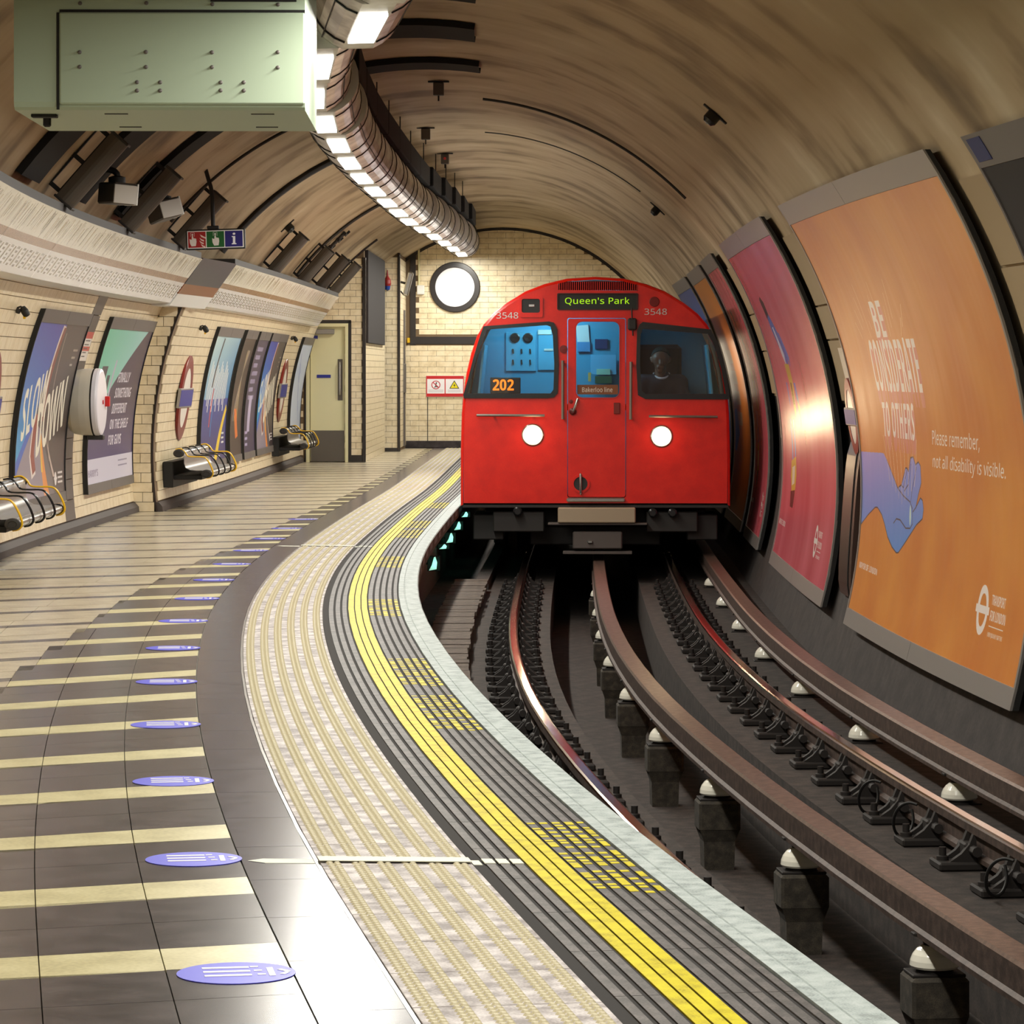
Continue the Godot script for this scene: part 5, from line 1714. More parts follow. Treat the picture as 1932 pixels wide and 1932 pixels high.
func train() -> void:
	var o := thing("train", "red underground train with a domed cab front, headlights lit", "train", at(32.6, 1.335, 0.0))
	var half := [[0, 522], [0.28, 525.5], [0.5, 536], [0.68, 549.5], [0.87, 572], [1.0, 592], [1.09, 612], [1.155, 634], [1.215, 668], [1.26, 705], [1.29, 745], [1.305, 780], [1.315, 850], [1.315, 955]]
	var out := PackedVector2Array()
	for i in range(half.size() - 1, 0, -1): out.append(Vector2(-half[i][0], fy(half[i][1])))
	for q in half: out.append(Vector2(q[0], fy(q[1])))
	var inset: PackedVector2Array = Geometry2D.offset_polygon(out, -0.03, Geometry2D.JOIN_ROUND)[0]
	# windows and openings
	var lw_o := cpoly([212, 372, 610, 343, 640, 350, 660, 390, 670, 600, 664, 780, 640, 805, 600, 809, 94, 809, 90, 790, 120, 690, 150, 570, 182, 462])
	var lw_i := cpoly([234, 392, 596, 366, 620, 374, 634, 430, 643, 600, 638, 756, 620, 780, 114, 780, 138, 690, 168, 575, 202, 474])
	var rw_o := cpoly([1162, 360, 1180, 346, 1592, 392, 1640, 480, 1682, 620, 1706, 790, 1700, 816, 1195, 814, 1150, 790, 1140, 600, 1145, 400])
	var rw_i := cpoly([1180, 388, 1574, 418, 1612, 490, 1652, 620, 1682, 782, 1200, 784, 1174, 765, 1163, 600, 1166, 424])
	var door := rrect(cx(722), cy(1412), cx(1078), cy(322), 0.02)
	var dwin := rrect(cx(776), cy(805), cx(1038), cy(345), 0.06)
	var dest := rrect(cx(667), cy(267), cx(1146), cy(178), 0.01)
	var grille := cpoly([668, 152, 668, 108, 720, 98, 900, 88, 1090, 102, 1150, 112, 1150, 156])
	var lampbox := rrect(cx(445), cy(290), cx(556), cy(206), 0.02)
	var mb := MB.new()
	plate(mb, inset, [lw_i, rw_i, door, dest, grille, lampbox], -0.06, 0.0)
	part(o, "cab_front", mb, M.red, "red cab front")
	# rounded edge and body shell
	mb = MB.new()
	var rings := []
	for q in [[-0.03, 0.0], [-0.012, -0.006], [-0.003, -0.02], [0.0, -0.04]]:
		var row := PackedVector3Array()
		for p in out:
			var c := Vector2(0, 0.9)
			row.append(Vector3(p.x, p.y, q[1]) + Vector3((c - p).normalized().x, (c - p).normalized().y, 0) * -q[0])
		rings.append(row)
	mb.grid(rings, [], true)
	part(o, "cab_edge", mb, M.red)
	mb = MB.new()
	var b0 := PackedVector3Array(); var b1 := PackedVector3Array(); var b2 := PackedVector3Array()
	for p in out:
		b0.append(Vector3(p.x, p.y, -0.04)); b1.append(Vector3(p.x, p.y, -1.6)); b2.append(Vector3(p.x, p.y, -16.0))
	mb.grid([b0, b1], [], true)
	part(o, "cab_shell", mb, mat(col(206, 204, 206), 0.35), "pale grey cab side")
	mb = MB.new()
	mb.grid([b1, b2], [], true)
	mb.prism(out, -16.1, -16.0, Transform3D.IDENTITY)
	var fl := MB.new()
	fl.box(Transform3D(Basis(), Vector3(0, 0.03, -8.05)), Vector3(2.58, 0.05, 15.9))
	part(o, "car_floor", fl, M.dark)
	part(o, "car_body", mb, mat(col(200, 198, 200), 0.35))
	# side doors and windows of the first car, both sides
	for side in [-1, 1]:
		for q in [[-2.1, 0.5], [-5.6, 1.35], [-10.4, 1.35], [-14.6, 0.7]]:
			mb = MB.new()
			mb.prism(PackedVector2Array([Vector2(1.318, 0.06), Vector2(1.33, 0.06), Vector2(1.33, 0.55), Vector2(1.3, 0.98), Vector2(1.255, 1.35), Vector2(1.16, 1.72), Vector2(1.145, 1.72), Vector2(1.24, 1.35), Vector2(1.288, 0.98), Vector2(1.318, 0.55)]), q[0] - q[1] / 2, q[0] + q[1] / 2, Transform3D(Basis(Vector3(side, 0, 0), Vector3.UP, Vector3(0, 0, 1)), Vector3.ZERO))
			part(o, "side_door", mb, M.red, "red side door")
		for q in [[-3.7, 1.5], [-7.4, 1.4], [-8.9, 1.2], [-12.4, 1.9]]:
			mb = MB.new()
			mb.prism(PackedVector2Array([Vector2(1.296, 0.95), Vector2(1.303, 0.95), Vector2(1.262, 1.32), Vector2(1.2, 1.6), Vector2(1.19, 1.6), Vector2(1.25, 1.32)]), q[0] - q[1] / 2, q[0] + q[1] / 2, Transform3D(Basis(Vector3(side, 0, 0), Vector3.UP, Vector3(0, 0, 1)), Vector3.ZERO))
			part(o, "side_window", mb, glow(Color(1.0, 0.93, 0.8), 0.7), "lit saloon window")
			var wl := AreaLight3D.new()
			wl.name = "saloon_light"
			wl.area_size = Vector2(q[1], 0.6); wl.area_normalize_energy = true; wl.area_range = 20.0
			wl.light_color = Color(1.0, 0.93, 0.8); wl.light_energy = 0.3; wl.shadow_enabled = true
			o.add_child(wl)
			wl.transform = Transform3D(Basis(Vector3(0, 0, -side), Vector3.UP, Vector3(-side, 0, 0)), Vector3(side * 1.325, 1.3, q[0]))
	for q in [[lw_o, lw_i], [rw_o, rw_i]]:
		mb = MB.new()
		plate(mb, q[0], [q[1]], -0.03, 0.018)
		var sur := part(o, "window_surround", mb, M.black_gloss, "black rubber window surround")
		mb = MB.new()
		mb.prism(q[1], -0.028, -0.022, Transform3D.IDENTITY)
		part(o, "windscreen", mb, M.glass, "windscreen glass")
	# door
	mb = MB.new()
	plate(mb, rrect(cx(726), cy(1408), cx(1074), cy(326), 0.02), [dwin], -0.05, 0.008)
	var dr := part(o, "cab_door", mb, M.red, "red central cab door")
	mb = MB.new()
	mb.prism(dwin, -0.03, -0.024, Transform3D.IDENTITY)
	part(dr, "door_window", mb, M.glass)
	mb = MB.new()
	plate(mb, rrect(cx(768), cy(812), cx(1044), cy(338), 0.066), [dwin], 0.006, 0.012)
	part(dr, "window_rim", mb, mat(col(190, 30, 18), 0.3))
	mb = MB.new()
	mb.box(Transform3D(Basis(), Vector3((cx(782) + cx(1030)) * 0.5, (cy(728) + cy(786)) * 0.5, -0.016)), Vector3(cx(1030) - cx(782), cy(728) - cy(786), 0.008))
	var lp := part(dr, "line_plate", mb, mat(col(122, 70, 34), 0.5), "brown line name plate")
	part(dr, "line_name", letters("Bakerloo line", font(), cx(812), cy(772), cx(996) - cx(812), cy(742) - cy(772), -0.011), mat(col(226, 214, 196), 0.5), "white lettering Bakerloo line")
	mb = MB.new()
	mb.tube([Vector3(cx(785), cy(812), 0.03), Vector3(cx(772), cy(850), 0.045), Vector3(cx(758), cy(888), 0.035)], 0.014, 8)
	part(dr, "door_lever", mb, M.steel)
	mb = MB.new()
	mb.lathe([Vector2(0.035, 0.0), Vector2(0.035, 0.02), Vector2(0.015, 0.03), Vector2(0.0, 0.03)], 18, Transform3D(Basis(Vector3.RIGHT, PI / 2), Vector3(cx(755), cy(890), 0.008)))
	part(dr, "lock_boss", mb, mat(col(90, 18, 14), 0.4))
	mb = MB.new()
	mb.box(Transform3D(Basis(), Vector3(cx(1022), cy(870), 0.016)), Vector3(0.06, 0.11, 0.02), 0.004)
	part(dr, "hatch", mb, mat(col(120, 30, 18), 0.5))
	mb = MB.new()
	mb.lathe([Vector2(0.068, 0.0), Vector2(0.068, 0.012), Vector2(0.09, 0.012), Vector2(0.09, 0.0)], 30, Transform3D(Basis(Vector3.RIGHT, PI / 2), Vector3(cx(803), cy(1328), 0.008)))
	part(dr, "jumper_ring", mb, M.red)
	mb = MB.new()
	mb.lathe([Vector2(0.068, 0.004), Vector2(0.0, 0.003)], 30, Transform3D(Basis(Vector3.RIGHT, PI / 2), Vector3(cx(803), cy(1328), 0.008)))
	part(dr, "jumper_socket", mb, M.dark, "dark round socket")
	mb = MB.new()
	mb.tube([Vector3(cx(802), cy(1270), 0.012), Vector3(cx(802), cy(1275), 0.04), Vector3(cx(804), cy(1382), 0.04), Vector3(cx(804), cy(1390), 0.012)], 0.012, 8)
	part(dr, "socket_handle", mb, M.steel)
	mb = MB.new()
	mb.box(Transform3D(Basis(), Vector3(0.005, cy(1425), 0.03)), Vector3(cx(1078) - cx(722), 0.04, 0.06), 0.012)
	part(dr, "step_bar", mb, M.steel, "chrome step")
	# destination display
	mb = MB.new()
	mb.box(Transform3D(Basis(), Vector3((cx(667) + cx(1146)) * 0.5, (cy(267) + cy(178)) * 0.5, -0.045)), Vector3(cx(1146) - cx(667), cy(178) - cy(267), 0.03))
	var ds := part(o, "destination_display", mb, mat(col(22, 28, 18), 0.3), "black destination display")
	mb = MB.new()
	plate(mb, rrect(cx(660), cy(274), cx(1152), cy(171), 0.015), [dest], -0.01, 0.012)
	part(ds, "display_frame", mb, mat(col(60, 18, 14), 0.4))
	part(ds, "destination_lettering", letters("Queen's Park", font(), cx(708), cy(246), cx(1100) - cx(708), cy(196) - cy(246), -0.027), glow(Color(0.62, 0.85, 0.08), 0.75), "glowing yellow-green lettering Queen's Park")
	# roof grille
	var gb := MB.new()
	gb.box(Transform3D(Basis(), Vector3(cx(909), cy(126), -0.07)), Vector3(0.77, 0.085, 0.02))
	part(o, "grille_recess", gb, mat(col(50, 8, 6), 0.6))
	for i in 38:
		var x := cx(676) + (cx(1144) - cx(676)) * i / 37.0
		var top := cy(100) - 0.10 * pow(x - 0.0, 2)
		mb = MB.new()
		mb.box(Transform3D(Basis(), Vector3(x, (top + cy(153)) * 0.5, -0.025)), Vector3(0.0075, top - cy(153), 0.04))
		part(o, "grille_slat", mb, M.red)
	# lamp box, vent, numbers
	mb = MB.new()
	plate(mb, rrect(cx(430), cy(318), cx(574), cy(196), 0.02), [lampbox], -0.005, 0.014)
	var lb := part(o, "lamp_box", mb, M.red)
	mb = MB.new()
	mb.box(Transform3D(Basis(), Vector3((cx(445) + cx(556)) * 0.5, (cy(290) + cy(206)) * 0.5, -0.05)), Vector3(cx(556) - cx(445), cy(206) - cy(290), 0.03))
	part(lb, "lamp_glass", mb, M.black_gloss)
	mb = MB.new()
	mb.box(Transform3D(Basis(), Vector3(cx(505), cy(246), -0.03)), Vector3(0.055, 0.024, 0.01), 0.002)
	part(lb, "lamp_reflector", mb, M.steel)
	mb = MB.new()
	mb.lathe([Vector2(0.05, 0.0), Vector2(0.05, 0.006), Vector2(0.044, 0.01), Vector2(0.0, 0.01)], 24, Transform3D(Basis(Vector3.RIGHT, PI / 2), Vector3(cx(1250), cy(224), 0.0)))
	part(o, "round_vent", mb, mat(col(120, 20, 12), 0.6))
	var num := mat(col(206, 200, 196), 0.35, 0.3)
	part(o, "car_number", letters("3548", font(), cx(292), cy(326), cx(424) - cx(292), 0.062, 0.003), num, "white car number 3548")
	part(o, "car_number", letters("3548", font(), cx(1190), cy(304), cx(1326) - cx(1190), 0.062, 0.003), num, "white car number 3548")
	# grab rails
	for q in [[695, 580, 695, 936, 0.026], [1108, 588, 1106, 938, 0.026], [172, 912, 585, 914, 0.022], [1216, 918, 1632, 922, 0.022]]:
		var a := Vector3(cx(q[0]), cy(q[1]), 0.06); var b := Vector3(cx(q[2]), cy(q[3]), 0.06)
		mb = MB.new()
		mb.tube([a, b], q[4] * 0.62, 10)
		for t in ([0.04, 0.96] if q[0] == q[2] or absf(q[0] - q[2]) < 5 else [0.25, 0.82]):
			var c := a.lerp(b, t)
			mb.tube([c, Vector3(c.x, c.y, 0.0)], 0.012, 8)
		part(o, "grab_rail", mb, mat(col(150, 140, 132), 0.35, 0.7), "steel grab rail")
	# headlights
	for q in [[512, 1032], [1293, 1040]]:
		var at_ := Vector3(cx(q[0]), cy(q[1]), 0.0)
		mb = MB.new()
		mb.lathe([Vector2(0.108, 0.0), Vector2(0.108, 0.012), Vector2(0.098, 0.022), Vector2(0.092, 0.016)], 32, Transform3D(Basis(Vector3.RIGHT, PI / 2), at_))
		var hl := part(o, "headlight", mb, M.steel, "round headlight, lit")
		mb = MB.new()
		mb.lathe([Vector2(0.093, 0.012), Vector2(0.07, 0.022), Vector2(0.0, 0.028)], 32, Transform3D(Basis(Vector3.RIGHT, PI / 2), at_))
		part(hl, "lens", mb, glow(Color(1.0, 0.9, 0.7), 6.0), "glowing warm lens")
		var l := SpotLight3D.new()
		l.name = "headlight_beam"
		l.light_color = Color(1.0, 0.9, 0.72); l.light_energy = 0.45; l.spot_range = 60.0; l.spot_angle = 24.0; l.spot_angle_attenuation = 0.9; l.light_size = 0.09; l.shadow_enabled = true; l.spot_attenuation = 2.0
		o.add_child(l)
		l.position = at_ + Vector3(0, 0, 0.05)
		l.basis = Basis(Vector3.UP, PI) * Basis(Vector3.RIGHT, deg_to_rad(-3))
		var ol := OmniLight3D.new()
		ol.name = "headlight_spill"
		ol.light_color = Color(1.0, 0.88, 0.7); ol.light_energy = 0.03; ol.light_size = 0.09; ol.omni_range = 12.0; ol.omni_attenuation = 2.0; ol.shadow_enabled = true
		o.add_child(ol); ol.position = at_ + Vector3(0, 0, 0.14)
	# hinges, latch, wiper
	for q in [[700, 512, 0.04], [745, 830, 0.02]]:
		mb = MB.new()
		mb.lathe([Vector2(q[2], 0.0), Vector2(q[2], 0.012), Vector2(0.0, 0.014)], 20, Transform3D(Basis(Vector3.RIGHT, PI / 2), Vector3(cx(q[0]), cy(q[1]), 0.0)))
		part(o, "boss", mb, mat(col(116, 20, 14), 0.5))
	mb = MB.new()
	mb.tube([Vector3(cx(1112), cy(262), 0.03), Vector3(cx(1116), cy(350), 0.045), Vector3(cx(1120), cy(430), 0.03)], 0.008, 6)
	mb.box(Transform3D(Basis(), Vector3(cx(1116), cy(360), 0.03)), Vector3(0.09, 0.12, 0.05), 0.015)
	part(o, "wiper_motor", mb, M.dark)
	# lower edge, coupling and running gear
	mb = MB.new()
	mb.box(Transform3D(Basis(), Vector3(0, cy(1466), -0.04)), Vector3(2.6, 0.03, 0.06), 0.005)
	part(o, "lower_beam", mb, M.dark)
	mb = MB.new()
	mb.box(Transform3D(Basis(), Vector3(cx(900), cy(1517), 0.06)), Vector3(cx(1135) - cx(665), cy(1470) - cy(1563), 0.14), 0.01)
	part(o, "buffer_plate", mb, mat(col(170, 152, 128), 0.45, 0.4), "dull metal buffer plate")
	mb = MB.new()
	mb.box(Transform3D(Basis(), Vector3(cx(905), cy(1570), 0.0)), Vector3(cx(1190) - cx(590), 0.02, 0.2), 0.004)
	mb.box(Transform3D(Basis(), Vector3(cx(905), cy(1670), -0.02)), Vector3(cx(1055) - cx(755), cy(1620) - cy(1725), 0.2), 0.012)
	mb.box(Transform3D(Basis(), Vector3(cx(905), cy(1745), -0.02)), Vector3(cx(1060) - cx(640), 0.03, 0.16), 0.004)
	part(o, "coupler", mb, mat(col(96, 88, 84), 0.6, 0.4), "grey automatic coupler")
	mb = MB.new()
	mb.box(Transform3D(Basis(), Vector3(cx(860), cy(1678), 0.09)), Vector3(0.05, 0.03, 0.04), 0.008)
	part(o, "coupler_pin", mb, M.steel)
	mb = MB.new()
	for s in [-1, 1]:
		mb.box(Transform3D(Basis(), Vector3(s * 0.75, -0.14, -0.35)), Vector3(0.5, 0.2, 0.5), 0.01)
		mb.box(Transform3D(Basis(), Vector3(s * 1.05, -0.2, -0.7)), Vector3(0.3, 0.25, 0.9), 0.01)
	mb.box(Transform3D(Basis(), Vector3(0, -0.12, -2.2)), Vector3(2.2, 0.2, 3.0), 0.02)
	mb.box(Transform3D(Basis(), Vector3(0, -0.3, -0.9)), Vector3(1.3, 0.2, 0.3), 0.01)
	part(o, "underframe", mb, M.dark)
	for q in [[1240, 1505], [1360, 1505], [420, 1497]]:
		mb = MB.new()
		mb.lathe([Vector2(0.045, -0.1), Vector2(0.045, 0.02), Vector2(0.03, 0.028), Vector2(0.0, 0.028)], 18, Transform3D(Basis(Vector3.RIGHT, PI / 2), Vector3(cx(q[0]), cy(q[1]), -0.02)))
		part(o, "hose_coupling", mb, M.black_gloss)
	for s in [-1, 1]:
		for z in [-2.2, -4.1]:
			mb = MB.new()
			mb.lathe([Vector2(0.0, -0.065), Vector2(0.37, -0.065), Vector2(0.37, -0.045), Vector2(0.35, -0.04), Vector2(0.35, 0.06), Vector2(0.0, 0.06)], 36, Transform3D(Basis(Vector3.BACK, -PI / 2 * s), Vector3(s * 0.74, RAIL + 0.352, z)))
			part(o, "wheel", mb, M.iron)
	for s in [-1, 1]:
		mb = MB.new()
		mb.box(Transform3D(Basis(), Vector3(s * 0.98, -0.3, -3.1)), Vector3(0.12, 0.3, 2.6), 0.02)
		part(o, "bogie_frame", mb, M.iron)
	cab(o)

func cab(o: Node3D) -> void:
	# cab interior: floor, back wall with switch panels, side lining, desk
	var mb := MB.new()
	var bk := PackedVector2Array()
	for q in [[-1.28, 0.1], [1.28, 0.1], [1.28, 0.8], [1.25, 1.15], [1.18, 1.5], [1.07, 1.74], [0.9, 1.9], [0.6, 2.08], [0.0, 2.2], [-0.6, 2.08], [-0.9, 1.9], [-1.07, 1.74], [-1.18, 1.5], [-1.25, 1.15], [-1.28, 0.8]]: bk.append(Vector2(q[0], q[1]))
	mb.prism(bk, -1.32, -1.28, Transform3D.IDENTITY)
	var bw := part(o, "cab_bulkhead", mb, M.blue_cab, "blue painted cab bulkhead")
	mb = MB.new()
	mb.box(Transform3D(Basis(), Vector3(cx(425) , (cy(400) + cy(645)) * 0.5, -1.27)), Vector3(0.31, 0.4, 0.03), 0.006)
	mb.box(Transform3D(Basis(), Vector3(cx(588), cy(510), -1.27)), Vector3(0.18, 0.42, 0.03), 0.006)
	part(o, "switch_cabinet", mb, mat(col(76, 160, 192), 0.45), "blue switch cabinet")
	for x in [388, 470]:
		mb = MB.new()
		mb.lathe([Vector2(0.05, 0.0), Vector2(0.05, 0.02), Vector2(0.04, 0.024), Vector2(0.0, 0.02)], 24, Transform3D(Basis(Vector3.RIGHT, PI / 2), Vector3(cx(x), cy(435), -1.255)))
		part(o, "gauge", mb, M.black_gloss, "round black gauge")
	for r in 2:
		for x in [376, 430, 484]:
			mb = MB.new()
			mb.box(Transform3D(Basis(Vector3.BACK, 0.1), Vector3(cx(x), cy(520 + r * 68), -1.25)), Vector3(0.016, 0.05, 0.03), 0.004)
			part(o, "switch", mb, M.dark)
	# window guard tube with the light crescent, side conduit
	mb = MB.new()
	mb.box(Transform3D(Basis(), Vector3(cx(575), cy(400), -1.25)), Vector3(0.14, 0.05, 0.02), 0.004)
	mb.box(Transform3D(Basis(), Vector3(cx(600), cy(510), -1.25)), Vector3(0.09, 0.022, 0.012))
	part(o, "label_plate", mb, mat(col(206, 208, 196), 0.5))
	for s in [-1, 1]:
		mb = MB.new()
		mb.box(Transform3D(Basis(Vector3.BACK, s * 0.1), Vector3(s * 1.14, 1.12, -0.68)), Vector3(0.02, 0.95, 1.16))
		part(o, "cab_side_lining", mb, M.blue_cab)
	mb = MB.new()
	mb.box(Transform3D(Basis(), Vector3(0, 0.98, -0.22)), Vector3(2.3, 0.06, 0.32), 0.01)
	part(o, "desk", mb, M.dark, "dark driving desk")
	mb = MB.new()
	mb.box(Transform3D(Basis(), Vector3(0, 0.1, -0.68)), Vector3(2.4, 0.06, 1.2))
	part(o, "cab_floor", mb, M.dark)
	# LED set number
	mb = MB.new()
	mb.box(Transform3D(Basis(), Vector3((cx(252) + cx(437)) * 0.5, cy(732), -0.1)), Vector3(cx(437) - cx(252), 0.155, 0.05), 0.006)
	var led := part(o, "set_number_display", mb, M.black, "black set number display")
	part(led, "set_number", letters("202", font(true), cx(268), cy(762), cx(396) - cx(268), 0.108, -0.073), glow(Color(1.0, 0.5, 0.08), 1.3), "glowing orange 202")
	# papers and plates seen through the door window
	for q in [[816, 415, 0.125, 0.19, col(206, 210, 210), -1.26, 0.08], [822, 492, 0.13, 0.1, col(70, 130, 180), -1.25, 0.0], [932, 474, 0.13, 0.1, col(34, 44, 90), -1.26, 0.0], [945, 605, 0.26, 0.2, col(96, 170, 210), -1.2, 0.0], [945, 650, 0.14, 0.06, col(150, 200, 180), -1.18, 0.0], [945, 700, 0.17, 0.075, col(26, 84, 60), -1.18, 0.0], [858, 682, 0.03, 0.09, col(200, 170, 90), -1.18, 0.0]]:
		mb = MB.new()
		mb.box(Transform3D(Basis(Vector3.BACK, q[6]), Vector3(cx(q[0]), cy(q[1]), q[5])), Vector3(q[2], q[3], 0.02), 0.002)
		part(o, "cab_notice", mb, mat(q[4], 0.5))
	# driver's partition and seat, lamp above the left of the cab
	mb = MB.new()
	mb.box(Transform3D(Basis(), Vector3(0.33, 1.25, -0.98)), Vector3(0.03, 1.3, 0.6))  # added to keep the cab light off the driver side
	part(o, "added_partition", mb, M.dark)
	mb = MB.new()
	mb.box(Transform3D(Basis(), Vector3(0.62, 1.25, -1.06)), Vector3(0.5, 0.7, 0.1), 0.04)
	mb.box(Transform3D(Basis(), Vector3(0.66, 0.52, -0.78)), Vector3(0.46, 0.1, 0.44), 0.03)
	part(o, "driver_seat", mb, mat(col(60, 34, 40), 0.8))
	mb = MB.new()
	mb.box(Transform3D(Basis(), Vector3(-0.45, 2.03, -0.75)), Vector3(0.5, 0.03, 0.2), 0.01)
	part(o, "cab_lamp", mb, glow(Color(0.6, 0.85, 1.0), 2.5), "cool white cab lamp")
	var l := OmniLight3D.new()
	l.name = "cab_light"
	l.light_color = Color(0.62, 0.93, 1.0); l.light_energy = CAB; l.light_size = 0.12; l.omni_range = 6.0; l.omni_attenuation = 2.0; l.shadow_enabled = true
	o.add_child(l); l.position = Vector3(-0.45, 1.93, -0.7)
	driver(o)

const CAB := 0.55

# ---------- the driver: smooth capsule field meshed as surface nets ----------
func field(p: Vector3, bones: Array, k: float) -> float:
	var d := 1e9
	for b in bones:
		var a: Vector3 = b[0]; var ab: Vector3 = b[1] - a
		var t := clampf((p - a).dot(ab) / maxf(ab.length_squared(), 1e-9), 0.0, 1.0)
		var q: float = (p - a - ab * t).length() - lerpf(b[2], b[3], t)
		var h := maxf(k - absf(d - q), 0.0) / k
		d = minf(d, q) - h * h * k * 0.25
	return d

func nets(mb: MB, bones: Array, lo: Vector3, hi: Vector3, cell: float, k: float, cut := 0.0, hc := Vector3.ZERO) -> void:
	var nx := int((hi.x - lo.x) / cell) + 2; var ny := int((hi.y - lo.y) / cell) + 2; var nz := int((hi.z - lo.z) / cell) + 2
	var f := PackedFloat32Array()
	f.resize(nx * ny * nz)
	for z in nz:
		for y in ny:
			for x in nx:
				var p := lo + Vector3(x, y, z) * cell
				var v := field(p, bones, k)
				if cut > 0.0: v = maxf(v, (hc.y + cut - p.y) * 0.8 + (p.z - hc.z) * 0.55)
				f[x + nx * (y + ny * z)] = v
	var idx := {}
	var base := mb.v.size()
	var offs := [0, 1, nx, nx + 1, nx * ny, nx * ny + 1, nx * ny + nx, nx * ny + nx + 1]
	var cs := [Vector3(0, 0, 0), Vector3(1, 0, 0), Vector3(0, 1, 0), Vector3(1, 1, 0), Vector3(0, 0, 1), Vector3(1, 0, 1), Vector3(0, 1, 1), Vector3(1, 1, 1)]
	var es := [[0, 1], [2, 3], [4, 5], [6, 7], [0, 2], [1, 3], [4, 6], [5, 7], [0, 4], [1, 5], [2, 6], [3, 7]]
	for z in nz - 1:
		for y in ny - 1:
			for x in nx - 1:
				var i := x + nx * (y + ny * z)
				var neg := 0
				for o in offs: if f[i + o] < 0: neg += 1
				if neg == 0 or neg == 8: continue
				var s := Vector3.ZERO; var c := 0
				for e in es:
					var a := f[i + offs[e[0]]]; var b := f[i + offs[e[1]]]
					if (a < 0) != (b < 0):
						s += cs[e[0]].lerp(cs[e[1]], a / (a - b)); c += 1
				idx[i] = mb.v.size()
				var g := Vector3((f[i + 1] - f[i]) + (f[i + nx + 1] - f[i + nx]) + (f[i + nx * ny + 1] - f[i + nx * ny]), (f[i + nx] - f[i]) + (f[i + nx + 1] - f[i + 1]) + (f[i + nx * ny + nx] - f[i + nx * ny]), (f[i + nx * ny] - f[i]) + (f[i + nx * ny + 1] - f[i + 1]) + (f[i + nx * ny + nx] - f[i + nx]))
				mb.v.append(lo + (Vector3(x, y, z) + s / c) * cell); mb.nn.append(g.normalized()); mb.uv.append(Vector2.ZERO)
	for z in range(1, nz - 1):
		for y in range(1, ny - 1):
			for x in range(1, nx - 1):
				var i := x + nx * (y + ny * z)
				for q in [[1, nx, nx * ny], [nx, nx * ny, 1], [nx * ny, 1, nx]]:
					var a := f[i]; var b := f[i + q[0]]
					if (a < 0) == (b < 0): continue
					var u: int = q[1]; var w: int = q[2]
					if not (idx.has(i) and idx.has(i - u) and idx.has(i - u - w) and idx.has(i - w)): continue
					var A: int = idx[i]; var B: int = idx[i - u]; var C: int = idx[i - u - w]; var D: int = idx[i - w]
					var nrm := (mb.v[B] - mb.v[A]).cross(mb.v[C] - mb.v[A])
					if nrm.dot(mb.nn[A]) < 0:
						for e in [A, B, C, A, C, D]: mb.ix.append(e)
					else:
						for e in [A, C, B, A, D, C]: mb.ix.append(e)

